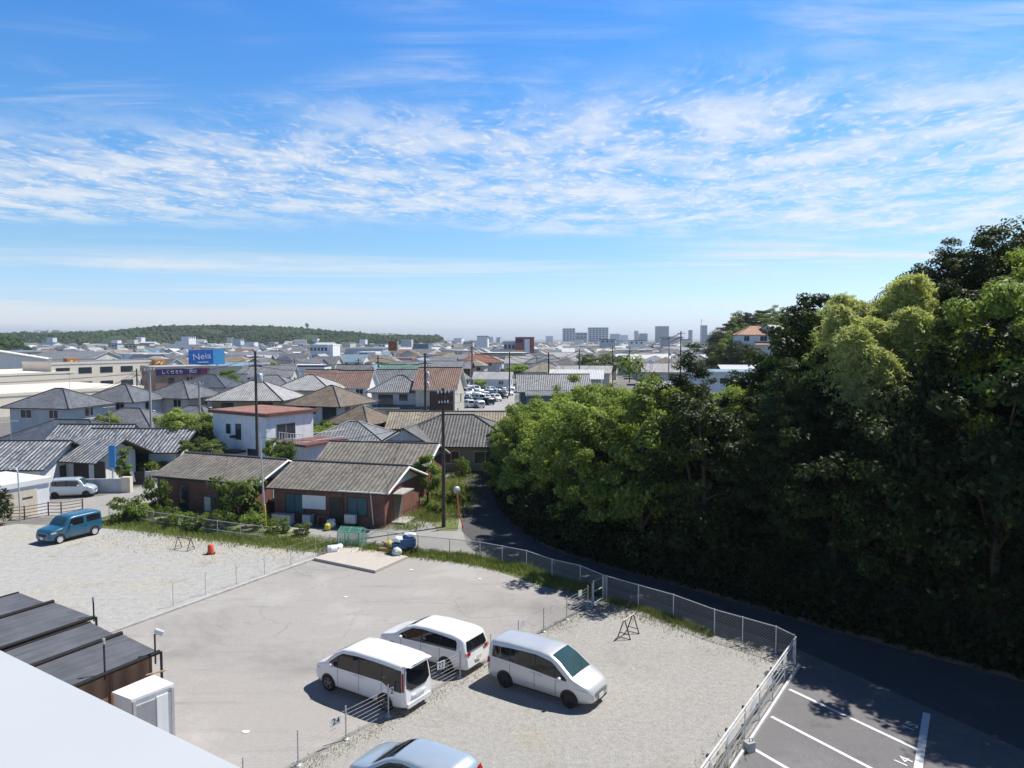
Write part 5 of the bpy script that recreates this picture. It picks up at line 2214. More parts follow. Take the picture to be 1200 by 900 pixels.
m.box((-4.6, -5.3, 1.5), (4.2, 1.4, 3.0))
m.build('front_wing', W_OCHRE, t)
p = G(435, 515, 2.9)
house('grey hipped annex beside the wide low house', (p.x - 2.6, p.y + 3.6), rzD, 7.6, 6.5, 2.9, 'hip', 1.5, W_OCHRE, T_GREY, [('f', -1, 1.4, 1.6, 1.1)], over=.7, ridge_mat=T_RIDGEP)
p = G(556, 501, 3.0)
house('long low tan tiled house behind the wide dark roofed one', (p.x - 2.5, p.y + 4.2), R(-1), 15.5, 6.5, 3.0, 'gable', 1.5, W_OCHRE, T_TAN, [('f', 2, 1.5, 2, 1.1), ('f', -3, 1.5, 2, 1.1)], over=.5)

# ---------------------------------------------------------------- second line of houses, each from its own eave
def quick(label, u, v, ze, rz, w, d, kind, rise, wall, roof, wins=None, **kw):
    c = front(u, v, ze, R(rz), w, d + 2 * kw.get('over', .5))
    if wins is None:
        z2 = ze - 1.15
        wins = [('f', -w * .22, z2, 1.5, 1.0), ('f', w * .25, z2, 1.2, 1.0), ('r', 0, z2, 1.4, 1.0), ('l', d * .1, z2, 1.2, .9)]
        if ze > 4.5:
            wins += [('f', -w * .2, 1.4, 1.7, 1.2), ('r', -d * .2, 1.4, 1.2, 1.1)]
    return house(label, (c.x, c.y), R(rz), w, d, ze, kind, rise, wall, roof, wins, sub=False, **kw)


tE = quick('two storey house with tan brown hipped roof behind the white flat roofed one', 364, 472.5, 5.2, -20, 7.4, 8.2, 'hip', 2.0, W_GREY, T_BROWN,
           [('f', -2.2, 4.1, .9, 1.3, DARKW), ('f', -.2, 4.3, .8, 1.0, DARKW), ('f', 2.3, 3.8, 2.0, 1.6, DARKW), ('r', -2, 4.2, .9, 1, DARKW), ('r', 1.5, 4.2, 1.4, 1, DARKW)], over=.75)
quick('single storey house with tan brown hipped roof in front of the taller tan roof', 405, 493.5, 3.5, -24, 5.4, 5.6, 'hip', 1.7, W_BEIGE, T_BROWN, over=.6)
quick('two storey house with a wide pale grey hipped roof over dark ochre walls', 285, 466, 5.4, -3, 9.6, 8.0, 'hip', 2.1, W_OCHRE, T_PALE,
      [('f', 2.6, 3.9, 2.4, 1.5, DARKW), ('f', -2.6, 3.9, 1.6, 1.3, DARKW), ('r', 0, 4, 1.5, 1.1, DARKW)], over=.8)
quick('pale grey hipped roof house next to the wide pale one', 352, 455, 5.4, -6, 9.0, 8.0, 'hip', 2.0, W_BEIGE, T_PALE, over=.7)
tG = quick('two storey grey house with hipped roofs on both storeys', 464, 456.5, 5.6, -2, 8.0, 7.0, 'hip', 2.0, W_GREY, T_GREY, [('f', 1.0, 4.3, 1.2, .9, DARKW), ('f', -1.8, 3.9, 2.2, 1.6, DARKW), ('r', 0, 4.2, 1.4, 1)], over=.8)
m, rid = roof_mb('hip', 10.5, 9.5, 2.9, 1.1, .7, ridge_frac=.62)
m.build('skirt_roof', [T_GREY, M_FASCIA], tG)
m = MB()
m.box((0, 0, 1.45), (10.5, 9.5, 2.9))
m.build('lower_wall', W_GREY, tG)
window(tG, 'f', 10.5, 9.5, 2.6, 1.5, 1.9, 1.2, frame=M_FASCIA, sub=False)
quick('brown gabled white house with its bright gable end to the right', 411, 452, 5.4, -4, 5.6, 6.5, 'gable', 2.5, W_WHITE, T_ROSE, over=.45, fascia=M_TRIM)
quick('brown gabled house tucked behind the pale hipped roof', 372, 449, 5.2, -4, 6.0, 6.5, 'gable', 2.4, W_WHITE, T_ROSE, over=.45, fascia=M_TRIM)
quick('slate gabled white house behind the brown gabled pair', 411, 439.5, 5.6, -3, 7.2, 6, 'gable', 2.2, W_WHITE, T_SLATE, over=.45, fascia=M_TRIM)
quick('slate gabled white house in front of the green roof', 462, 447.5, 5.0, -3, 8.0, 6.5, 'gable', 2.3, W_WHITE, T_SLATE, over=.45, fascia=M_TRIM)
quick('house with a sea green gabled roof and white gable', 464, 439.5, 5.6, -3, 8.2, 6.5, 'gable', 2.2, W_WHITE, T_GREEN, over=.45, fascia=M_TRIM)
quick('tall rosy brown gabled house beside the car park', 509, 454, 6.0, -6, 6.2, 8.6, 'gable', 2.9, W_BEIGE, T_ROSE,
      [('f', 1.0, 3.0, 3.6, 4.6, dict(frame=M_FASCIA, glass=W_BROWN)), ('r', 1.0, 4.0, .7, 1.0, DARKW), ('r', -1.8, 2, .7, 1.0, DARKW)], over=.5, fascia=M_TRIM)
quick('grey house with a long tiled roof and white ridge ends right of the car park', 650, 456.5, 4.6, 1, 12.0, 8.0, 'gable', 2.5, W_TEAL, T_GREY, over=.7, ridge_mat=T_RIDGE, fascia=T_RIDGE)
quick('low grey porch roof in front of the long tiled roof', 642, 463, 3.9, 1, 7.0, 2.5, 'shed', .6, W_TEAL, T_GREY, [], over=.3, name='annex', cat='annex')
quick('wide pale flat-pitched hall behind the long tiled roof', 683, 436.5, 4.6, -12, 14, 9, 'gable', 1.7, W_BEIGE, T_PALE, over=.5)
quick('pale blue gabled house with cream gable beyond the car park', 576, 443.5, 2.9, -6, 10, 7, 'gable', 1.7, W_PBLUE, T_PALE, over=.4, fascia=M_TRIM)
quick('small white gabled house at the head of the car park', 546, 443, 3.2, 62, 5, 5.5, 'gable', 1.8, W_WHITE, T_SLATE, over=.4)
quick('wide red tiled house with grey walls rising over its neighbours', 562, 423.5, 5.6, -2, 14, 9, 'hip', 2.3, W_GREY, T_RED, over=.8)
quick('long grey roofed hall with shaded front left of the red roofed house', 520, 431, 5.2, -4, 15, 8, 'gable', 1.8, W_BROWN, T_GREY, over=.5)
quick('pale gabled house with white gable right of the red roofed house', 613, 425, 5.0, -8, 13, 8, 'gable', 2.3, W_PBLUE, T_PALE, over=.4, fascia=M_TRIM)
quick('grey hipped house with cream band beyond the long tiled roof', 640, 425, 5.6, 0, 13, 8, 'hip', 2.4, W_CREAM, T_SLATE, over=.6)

# left of the street
quick('grey two storey house with slate hipped roof near the cream hall', 40, 475, 5.3, -9, 8.2, 7.0, 'hip', 1.8, W_GREY, T_SLATE, over=.7)
quick('white two storey house with grey hipped roof and small windows', 122, 468, 5.3, -9, 7.4, 6.8, 'hip', 1.8, W_WHITE, T_SLATE, over=.7)
quick('beige two storey house with grey hipped roof behind the bushes', 191, 463.5, 5.4, -14, 7.2, 7.0, 'hip', 1.9, W_BEIGE, T_SLATE, over=.7)
quick('low grey hipped wing beside the beige house', 212, 490, 2.9, -12, 7, 5, 'hip', 1.4, W_BEIGE, T_SLATE, over=.5)
quick('low house with wide navy hipped roof behind the tiled bungalow', 52, 516, 2.9, -5, 11.5, 7.5, 'hip', 1.7, W_BEIGE, T_NAVY, over=.7)
quick('low house with navy and grey hipped roof below the white two storey house', 131, 498, 2.9, -7, 9.2, 7.0, 'hip', 1.7, W_GREY, T_SLATE, over=.6)
quick('dark grey hipped house behind the beige house', 233, 452, 5.0, -6, 9, 7, 'hip', 1.8, W_GREY, T_NAVY, over=.6)
quick('grey gabled house with white gable in the middle distance', 316, 440, 5.4, 4, 9, 7, 'gable', 2.2, W_GREY, T_GREY, over=.5, fascia=M_TRIM)
quick('low white flat roofed office with blue tinted wall', 347, 430, 5.5, 0, 16, 8, 'flat', .5, W_WHITE, T_WSHEET, over=.1, ridge=False)
quick('long slate roofed house between the dark pole and the grey gable', 310, 451, 4.6, -4, 9, 6.5, 'hip', 1.7, W_GREY, T_GREY, over=.6)

# tiled bungalow at the very left, with the garage
houseL = (-48.2, 67.0)
t = house('white bungalow with glinting grey tiles at the frame edge behind the garage', houseL, R(0), 15.0, 7.2, 2.7, 'gable', 1.55, W_WHITE, T_PAINTED_GLINT, [('r', 0, 1.4, 1.5, 1.2, dict(frame=M_FASCIA)), ('f', 3, 1.4, 2, 1.2)], over=.8, ridge_mat=T_RIDGE)
# white house with the entrance wing
t = house('white house with glinting grey tiles and a dark entrance wing behind the grey wall', (-37.6, 75.6), R(-2), 9.6, 6.4, 2.8, 'gable', 1.5, W_WHITE, T_PAINTED_GLINT, [('f', 1.4, 1.3, 1.2, 1.9, DARKW), ('f', 4.0, .5, 1.5, .6, DARKW)], over=.7, ridge_mat=T_RIDGE)
m, _r = roof_mb('gable', 7.2, 5.6, 2.9, 1.35, .7)
m.build('entrance_roof', [T_PAINTED_GLINT, M_FASCIA], t, (-2.0, -6.4, 0), R(-14))
m = wall_mb('gable', 6.4, 4.6, 2.9, 1.2)
m.build('entrance_wing', [W_WHITE, W_WHITE], t, (-2.0, -6.4, 0), R(-14))
for x_, w_2 in ((.9, 1.7), (2.9, 1.2)):
    m = MB()
    m.box((-2.0 + x_, -8.75 - x_ * .25, 1.3), (w_2, .1, 2.4), R(-14))
    m.build('dark_doorway', M_FASCIA, t)
m = MB()
m.tube([(-5.4, -5.6, 2.5), (-5.4, -5.6, .0)], .09, 6)
m.build('post', M_FASCIA, t)
t2 = house('white bungalow ridge between the two glinting tile roofs', (-43.2, 77.0), R(-2), 7.0, 6.0, 2.9, 'gable', 1.7, W_WHITE, T_PAINTED_GLINT, [], over=.6)

# garage
P1 = G(57, 559, 2.75)
gf = Vector((-.42, -.907, 0))
gd = Vector((-.907, .42, 0))
rzG = math.atan2(.907, .42)
wG, dG = 9.0, 5.5
cG = P1 + gf * wG / 2 + gd * dG / 2
t = house('pale garage with white flat roof and cream shutters', (cG.x, cG.y), rzG, wG, dG, 2.35, 'flat', .4, W_WHITE, T_WSHEET, [], over=.15, name='garage', ridge=False, fascia=M_TRIM, cat='garage')
for i in range(2):
    x = wG / 2 - 2.6 - i * 4.0
    m = MB()
    m.box((x, -dG / 2 - .02, 1.05), (3.3, .05, 2.0))
    sh_ = m.build('roller_shutter', W_CREAM, t)
    for k in (-.9, .9):
        m = MB()
        m.box((x + k, -dG / 2 - .05, 1.45), (.75, .03, .12))
        m.build('letter_slot', M_FASCIA, t)

# grey garden wall, gate, blue sign
w0, w1 = G(88, 578), G(143, 577)
t = thing('garden_wall', 'grey block garden wall in front of the entrance wing', 'wall', (w0 + w1) / 2)
dv = (w1 - w0)
m = MB()
m.box((0, 0, .62), (dv.length, .16, 1.24), math.atan2(dv.y, dv.x))
m.build('wall', W_GREY, t)
m = MB()
m.box((dv.x / 2 + .4, dv.y / 2 + .1, .68), (.8, .5, 1.36), 0)
m.build('gate_pillar', W_CREAM, t)
p = G(159, 570)
t = thing('driveway_gate', 'black sliding driveway gate beside the grey wall', 'gate', p, R(14))
m = MB()
for i in range(12):
    m.box((-.75 + i * .135, 0, .7), (.05, .03, 1.25))
for z in (.1, 1.3):
    m.box((0, 0, z), (1.6, .05, .07))
m.build('bars', M_DARK, t)
m = MB()
m.box((0, .04, .7), (1.55, .02, 1.1))
m.build('panel', M_DARK, t)
w0, w1 = G(168, 568), G(196, 565)
t = thing('garden_wall', 'short grey garden wall beyond the black gate', 'wall', (w0 + w1) / 2)
dv = (w1 - w0)
m = MB()
m.box((0, 0, .6), (dv.length, .16, 1.2), math.atan2(dv.y, dv.x))
m.build('wall', W_GREY, t)
p = G(155, 572)
t = thing('cloth', 'white cloth hanging on the black driveway gate', 'cloth', (p.x, p.y, .6))
m = MB()
rows = [[(x * .3 + .2 * (1 - z), .04 * math.sin(x * 7 + z * 3), z * .9) for x in np.linspace(-.5, .5, 7)] for z in np.linspace(0, 1, 6)]
m.grid(rows)
m.build('cloth', M_WHITE, t)
p = G(133, 577)
t = thing('pole_sign', 'tall blue sign board on a grey pole at the garden wall', 'sign', p)
m = MB()
m.tube([(0, 0, 0), (0, 0, 2.3)], .07, 8)
m.build('pole', M_GALV, t)
m = MB()
m.box((0, -.03, 3.2), (.52, .16, 1.95))
m.build('board', plain('sign_blue', (.02, .20, .50), .4, .06), t)

# things standing by the brick bungalow
def at_B(x, y):
    q = Matrix.Rotation(rzB, 3, 'Z') @ Vector((x, y, 0))
    return cB + q


def small(name, label, cat, loc, rz, boxes):
    t = thing(name, label, cat, (loc[0], loc[1], 0), rz)
    for nm, c, s, mt in boxes:
        m = MB()
        m.box(c, s)
        m.build(nm, mt, t)
    return t


M_PWHITE = plain('appliance_white', (.55, .57, .58), .5, .1, 2)
small('air_conditioner', 'white air conditioner unit against the brick wall by the flue', 'air conditioner', at_B(2.0, -3.75), rzB, [('case', (0, 0, .62), (.85, .32, .62), M_PWHITE), ('fan_grille', (-.12, -.17, .62), (.5, .02, .5), M_GALV), ('stand', (0, 0, .15), (.8, .3, .3), M_DARK)])
small('storage_box', 'pale storage box against the brick wall under the teal window', 'box', at_B(-3.2, -4.2), rzB, [('box', (0, 0, .35), (1.5, .55, .7), M_PWHITE), ('lid', (0, 0, .73), (1.55, .6, .06), M_GALV)])
small('washing_machine', 'grey blue washing machine under the white shutter', 'appliance', at_B(-1.2, -4.1), rzB, [('case', (0, 0, .42), (.62, .58, .84), plain('pale_blue_case', (.34, .42, .48), .4)), ('lid', (0, 0, .86), (.6, .56, .04), M_DARK)])
t = small('plant_stand', 'small wooden frame stand beside the washing machine', 'stand', at_B(.1, -4.2), rzB, [('top', (0, 0, .8), (.8, .4, .05), M_BROWNRAIL), ('leg', (-.37, 0, .4), (.05, .36, .8), M_BROWNRAIL), ('leg', (.37, 0, .4), (.05, .36, .8), M_BROWNRAIL)])
q = at_B(.75, -4.3)
lump('sack', 'white sack on the ground beside the wooden stand', 'sack', (q.x, q.y, 0), (.35, .3, .4), M_WPLAS, 41)
q = at_B(.85, -5.0)
lump('bucket_heap', 'yellow plastic bag in the weeds before the brick bungalow', 'bag', (q.x, q.y, 0), (.22, .2, .3), plain('yellow_plastic', (.65, .55, .05), .5), 51)

# bicycle by the gable door
q = at_B(5.1, 1.6)
t = thing('bicycle', 'old bicycle leaning by the brick gable wall', 'bicycle', (q.x, q.y, 0), rzB + R(75))
for x in (-.52, .52):
    m = MB()
    m.tube([(x + .32 * math.cos(a), 0, .33 + .32 * math.sin(a)) for a in np.linspace(0, 2 * math.pi, 21)], .018, 5, cap=False)
    for a in np.linspace(0, math.pi, 5)[:-1]:
        m.tube([(x + .31 * math.cos(a), 0, .33 + .31 * math.sin(a)), (x - .31 * math.cos(a), 0, .33 - .31 * math.sin(a))], .004, 3)
    m.build('wheel', M_BLACKRUB, t)
m = MB()
for a, b in (((-.52, 0, .33), (-.05, 0, .30)), ((-.05, 0, .30), (.40, 0, .78)), ((-.05, 0, .3), (-.2, 0, .85)), ((-.2, 0, .72), (.38, 0, .70)), ((-.52, 0, .33), (-.2, 0, .72)), ((.52, 0, .33), (.38, 0, .95))):
    m.tube([a, b], .018, 6)
m.build('frame', plain('bike_red', (.25, .05, .05), .4), t)
m = MB()
m.box((-.2, 0, .88), (.24, .13, .06))
m.build('saddle', M_DARK, t)
m = MB()
m.tube([(.32, -.27, 1.0), (.38, 0, .96), (.32, .27, 1.0)], .016, 6)
m.build('handlebar', M_GALV, t)

# ---------------------------------------------------------------- poles, lamps, wires
def pole(name, label, base, top_z, r, mat, arms=(), steps=0, gear=(), cat='utility pole', lean=(0, 0), rz=.4):
    t = thing(name, label, cat, (base[0], base[1], 0), rz)
    m = MB()
    m.tube([(0, 0, -.1), (lean[0], lean[1], top_z)], r, 10, r2=r * .72)
    m.build('pole', mat, t)
    for z, L in arms:
        a = MB()
        a.box((0, -.1, z), (L, .09, .09))
        ar = a.build('crossarm', M_GALV if mat is not M_WOODPOLE else M_DARK, t)
        for k in (-.45, -.15, .15, .45):
            i_ = MB()
            i_.lathe([(.03, z + .04), (.055, z + .1), (.04, z + .15), (.055, z + .2), (.001, z + .24)], (k * L, -.1, 0), 8)
            i_.build('insulator', M_WHITE, ar)
    for z in gear:
        g = MB()
        g.lathe([(.001, z - .42), (.24, z - .42), (.27, z - .3), (.27, z + .32), (.2, z + .42), (.001, z + .42)], (.34, .0, 0), 12)
        g.build('transformer', M_GALV, t)
    if steps:
        s_ = MB()
        for i in range(steps):
            z = 2.2 + i * .45
            s_.box((0, 0, z), (.34 if i % 2 else .05, .05 if i % 2 else .34, .025))
        s_.build('climbing_steps', M_DARK, t)
    return t


PT = {}
p = G(520, 618)
pole('utility_pole', 'tall dark wooden utility pole at the fork of the lane', p, 10.0, .145, M_WOODPOLE, [(9.6, .9), (8.9, .7)], 14)
PT['a'] = Vector((p.x, p.y, 9.6))
p = D(299, 412, 67)
pole('utility_pole', 'dark banded utility pole in front of the white flat roofed house', (p.x, p.y), p.z, .145, M_WOODPOLE, [(p.z - .5, 1.6), (p.z - 1.3, 1.2)], 18, (p.z - 2.4,))
PT['b'] = Vector((p.x, p.y, p.z - .4))
p = D(498, 414, 103)
pole('utility_pole', 'dark utility pole with transformers above the grey two storey house', (p.x, p.y), p.z, .19, M_WOODPOLE, [(p.z - .5, 2.2), (p.z - 1.4, 1.8)], 14, (p.z - 3.0, p.z - 4.4))
PT['c'] = Vector((p.x, p.y, p.z - .4))
p = G(311, 617)
t = pole('utility_pole', 'slim pale steel pole with a yellow foot beside the bush', p, 6.7, .075, M_GALV, (), 0, lean=(-.25, .0), rz=0)
m = MB()
m.tube([(0, 0, 0), (-.04, 0, 1.6)], .095, 8)
m.build('yellow_guard', plain('guard_yellow', (.62, .48, .10), .6, .15), t)
PT['d'] = Vector((p.x - .25, p.y, 6.5))
for lab, u, v, Y, mat in (('pale concrete utility pole before the beige two storey house', 175, 430, 82, M_CONCPOLE), ('short pale concrete pole beside the trees and grey wing', 233, 447, 92, M_CONCPOLE)):
    p = D(u, v, Y)
    pole('utility_pole', lab, (p.x, p.y), p.z, .16, mat, [(p.z - .4, 1.0)])
    PT[lab[:3] + lab[5:6]] = Vector((p.x, p.y, p.z - .3))
p = G(24, 611)
t = thing('street_lamp', 'slim grey lamp post leaning over the brown rail fence', 'lamp post', p)
m = MB()
m.tube([(0, 0, 0), (-.05, 0, 3.7), (-.15, 0, 3.95), (-.45, 0, 4.0)], .05, 8)
m.build('pole', M_GALV, t)
m = MB()
m.box((-.6, 0, 3.98), (.4, .14, .08))
m.build('lamp_head', M_GALV, t)
far_poles = [(443, 417, 165), (553, 405, 200), (597, 412, 175), (643, 413, 150), (679, 409, 190), (718, 406, 215), (738, 407, 230), (798, 388, 160), (784, 402, 180), (160, 432, 150), (420, 420, 210), (62, 470, 120),
             (629, 418, 240), (702, 415, 260), (540, 424, 260), (345, 420, 230), (385, 424, 260)]
for i, (u, v, Y) in enumerate(sorted(far_poles)):
    p = D(u, v, Y)
    pole('utility_pole', f'dark utility pole among the far roofs, {nth(i)} counting from the cream hall', (p.x, p.y), p.z, .18, M_WOODPOLE if i % 3 else M_CONCPOLE, [(p.z - .5, 2.0), (p.z - 1.4, 1.6)], 0, (p.z - 2.6,) if i % 2 else ())
    PT['f%d' % i] = Vector((p.x, p.y, p.z - .4))


def cable(label, a, b, sag, r=.022):
    t = thing('power_line', label, 'cable', (a + b) / 2, 0, 'overhead power lines')
    o = (a + b) / 2
    m = MB()
    m.tube([a.lerp(b, i / 12) - o - Vector((0, 0, sag * 4 * (i / 12) * (1 - i / 12))) for i in range(13)], r, 4, cap=False)
    m.build('wire', M_CABLE, t)


cable('black overhead line from the lane fork pole to the transformer pole', PT['a'], PT['c'], .8)
cable('black overhead line from the banded pole to the transformer pole', PT['b'], PT['c'], 1.0)
cable('second line below the first between banded and transformer poles', PT['b'] - Vector((0, 0, .9)), PT['c'] - Vector((0, 0, 1.0)), 1.0)
cable('thin line from the slim steel pole to the banded pole', PT['d'], PT['b'] - Vector((0, 0, 3)), .4, .012)
cable('line from the banded pole to the pale concrete pole', PT['b'], [v for k, v in PT.items() if k.startswith('pal')][0], .8)
cable('line from the lane fork pole to the brick bungalow', PT['a'] - Vector((0, 0, .8)), cB + Vector((4, 0, 3.9)), .35, .012)
fp = sorted((k for k in PT if k.startswith('f')), key=lambda k: PT[k].x)
for k1, k2 in zip(fp, fp[1:]):
    if (PT[k1] - PT[k2]).length < 130:
        for q_, nm_ in ((0, 'upper'), (.9, 'lower')):
            cable(f'{nm_} line over the far roofs between the {nth(int(k1[1:]))} and {nth(int(k2[1:]))} far poles', PT[k1] - Vector((0, 0, q_)), PT[k2] - Vector((0, 0, q_)), 1.2, .05)
for i_, (a_, b_) in enumerate(((PT['c'], PT['f10'] if 'f10' in PT else PT['a']), (PT['a'], Vector((6, 96, 9.5))), (PT['d'], PT['a'] - Vector((0, 0, 1.5))))):
    cable(('line leaving the transformer pole over the roofs', 'line from the lane fork pole up the shaded road', 'sagging line from the slim steel pole to the lane fork pole')[i_], a_, b_, .9, .014)
drops = [('b', cA + Vector((-1, 0, 3.9)), 'the brown brick bungalow'), ('b', cW + Vector((2, 0, 6.2)), 'the red edged flat roof'), ('c', Vector((-18, 118, 7)), 'the hipped two storey house'), ('c', cD + Vector((0, 0, 5.2)), 'the wide low house'),
         ('b', Vector((-36, 75, 4.3)), 'the glinting tile roof'), ('a', cD + Vector((3, 0, 5)), 'the wide low house, nearer one'), ('a', cC + Vector((3, 0, 4.1)), 'the rear brick bungalow')]
for k_, e_, nm_ in drops:
    cable(f'thin service wire down to {nm_}', PT[k_] - Vector((0, 0, .6)), e_, .5, .013)
pp_ = [v for k, v in PT.items() if k.startswith('pal') or k.startswith('sho')]
for i_, e_ in enumerate((Vector((-58, 96, 7)), Vector((-70, 78, 9)), Vector((-90, 60, 9)))):
    cable(('line from the pale concrete pole to the white hipped house', 'upper street line running off past the slate hipped house', 'lower street line running off over the tiled bungalow')[i_], pp_[0] - Vector((0, 0, .2 * i_)), e_, .7, .016)
if len(pp_) > 1:
    cable('line between the two pale concrete poles', pp_[0], pp_[1], .5, .016)
# convex mirror post at the bend
p = G(541, 621)
t = thing('traffic_mirror', 'orange traffic mirror post leaning at the bend of the shaded road', 'mirror', (p.x - .25, p.y + .6, 0), 0)
m = MB()
m.tube([(.35, -.1, 0), (.0, 0, 1.2), (-.12, .0, 2.7)], .05, 8)
m.build('post', plain('mirror_orange', (.60, .16, .06), .5, .12), t)
m = MB()
m.lathe([(.001, .07), (.16, .05), (.25, .0), (.27, -.05), (.001, -.08)], (0, 0, 0), 20)
m.lathe([(.001, .072), (.2, .04)], (0, 0, 0), 20)
o = m.build('mirror', M_GALV, t, (-.1, -.1, 2.75))
o.rotation_euler = (R(80), 0, R(25))

# ---------------------------------------------------------------- shrubs and small trees near by
TREE_SM = [TreeKind('garden_tree', LEAF_SHRUB, 5.2, 2.2, 2.0, 6000, 40, .24, 61, (.4, .85)), TreeKind('garden_tree', LEAF_MID, 5.0, 1.9, 2.2, 6000, 40, .22, 62, (.4, .8)),
           TreeKind('garden_tree', LEAF_BRIGHT, 5.4, 2.3, 2.1, 6000, 36, .24, 63, (.45, .9))]
KBALL = TreeKind('topiary_bush', LEAF_DARK, 2.7, 1.0, 1.35, 5200, 140, .12, 64, (.16, .24))
KSLIM = TreeKind('slim_tree', LEAF_MID, 4.2, .75, 1.9, 2200, 30, .2, 65, (.25, .45))


def bush(kind, label, u, v, h, wdt=None, name_h=None, cat='bush'):
    p = G(u, v)
    hk = {'shrub': 1.7, 'garden_tree': 5.2, 'topiary_bush': 2.7, 'slim_tree': 4.2, 'evergreen_tree': 9.6, 'broadleaf_tree': 9.0}[kind.name]
    s = h / hk
    sx = s if wdt is None else wdt / {'shrub': 2.3, 'garden_tree': 5.0, 'topiary_bush': 2.2, 'slim_tree': 1.9, 'evergreen_tree': 6.6, 'broadleaf_tree': 6.4}[kind.name]
    return kind.place(label, cat, (p.x, p.y, 0), u * 1.37, (sx, sx, s))


GSH = None
bush(KBALL, 'clipped dark green topiary bush at the frame edge by the rail fence', -4, 615, 2.7)
bush(SHRUB[0], 'rounded green shrub nearest the blue car', 146, 611, 1.9, 2.7)
bush(SHRUB[1], 'dark leafy shrub second from the blue car along the weeds', 163, 611, 1.8, 2.2)
bush(SHRUB[0], 'pale green bush taller than the hedge at the brick bungalow corner', 184, 603, 3.1, 2.6)
bush(SHRUB[0], 'low shrub at the foot of the pale green bush', 196, 614, 1.3, 1.8)
bush(SHRUB[1], 'low dark shrub between the bush and the sawhorse fence', 212, 618, 1.4, 2.0)
bush(SHRUB[0], 'straggly shrub against the wire fence before the brown bungalow', 232, 622, 1.3, 2.2)
bush(SHRUB[0], 'large bright bush in front of the brown brick bungalow', 281, 611, 3.6, 4.4)
bush(SHRUB[0], 'small shrub at the foot of the large bright bush', 262, 622, 1.5, 2.2)
bush(SHRUB[1], 'leafy shrub right of the large bright bush', 300, 620, 1.5, 2.4)
bush(SHRUB[0], 'dry looking shrub beside the slim steel pole', 325, 624, 1.0, 2.0)
bush(SHRUB[0], 'small pale shrub on the weedy strip near the lane', 355, 628, 1.0, 1.4)
bush(SHRUB[0], 'bright grassy plant before the brick bungalow corner', 437, 616, 1.1, 1.3)
bush(SHRUB[1], 'small weed clump under the white shutter panel', 400, 614, .8, 1.2)
bush(SHRUB[0], 'small weed clump under the air conditioner', 415, 616, .8, 1.2)
bush(TREE_SM[1], 'dark garden tree behind the brick gable beside the pole', 500, 591, 4.0, 3.4)
bush(SHRUB[0], 'round clipped shrub at the end of the wide low house', 541, 559, 2.0, 2.0)
bush(SHRUB[1], 'green shrub at the edge of the lane behind the pole', 524, 592, 1.5, 2.0)
bush(SHRUB[0], 'leafy shrub beside the traffic mirror post', 536, 592, 1.6, 1.6)
bush(SHRUB[1], 'low shrub at the foot of the lane fork pole', 512, 602, 1.2, 1.6)
bush(KSLIM, 'slim bright tree beside the blue sign', 147, 571, 3.6, 1.6, cat='tree')
bush(SHRUB[1], 'dark shrub inside the garden beyond the black gate', 185, 559, 2.2, 3.6)


def tree_at(kind, label, u, vtop, Y, wdt, zb=0, cat='tree'):
    top = D(u, vtop, Y)
    hk = {'garden_tree': 5.2, 'shrub': 1.7, 'evergreen_tree': 9.6, 'broadleaf_tree': 9.0, 'conifer_tree': 11.0, 'slim_tree': 4.2}[kind.name]
    s = (top.z - zb) / hk
    sx = wdt / {'garden_tree': 5.0, 'shrub': 2.3, 'evergreen_tree': 6.6, 'broadleaf_tree': 6.4, 'conifer_tree': 4.6, 'slim_tree': 1.9}[kind.name]
    return kind.place(label, cat, (top.x, top.y, zb), u * 2.1, (sx, sx, s))


tree_at(TREE_SM[0], 'wide grey green garden tree beside the white flat roofed house', 224, 490, 77, 5.6)
tree_at(TREE_SM[2], 'bright garden tree at the back of the group beside the white house', 208, 481, 84, 5.4)
tree_at(TREE_SM[1], 'darker garden tree behind the group, next to the short concrete pole', 241, 485, 88, 5.0)
tree_at(TREE_SM[0], 'low spreading tree in front of the garden tree group', 236, 512, 72, 4.6)
tree_at(TREE_SM[1], 'dark bush in front of the white house corner', 318, 515, 68.5, 2.6)
tree_at(TREE_SM[0], 'grey green bush under the red balcony', 334, 514, 69, 2.4)
tree_at(TREE_SM[0], 'garden tree right of the red balcony', 366, 490, 88, 4.6)
tree_at(TREE_SM[2], 'bright garden tree below the tan hipped roof', 388, 497, 84, 4.8)
tree_at(TREE_SM[1], 'dark garden tree at the end of the row below the tan roofs', 403, 508, 80, 4.0)
tree_at(TREE_SM[0], 'small garden tree in the yard before the brick roof', 378, 515, 76, 3.0)
tree_at(TREE_SM[0], 'small round tree beside the grey two storey house', 461, 480, 100, 3.2)
tree_at(TREE_SM[2], 'brownish green bush between the navy hipped roofs', 127, 485, 84, 3.4)
tree_at(TREE_SM[1], 'dark round tree beside the pale brick shop', 267, 434, 165, 8)
tree_at(TREE_SM[1], 'dark round tree in front of the white office', 322, 425, 230, 8)
tree_at(TREE_SM[2], 'bright tree among the roofs right of the red roofed house', 609, 427, 220, 9)
tree_at(TREE_SM[0], 'pale spreading tree among the roofs above the wood', 699, 413, 230, 16)
tree_at(TREE_SM[2], 'orange green tree at the car park head', 562, 445, 195, 4)
tree_at(TREE_SM[0], 'olive tree before the red roofed house', 577, 431, 270, 10)

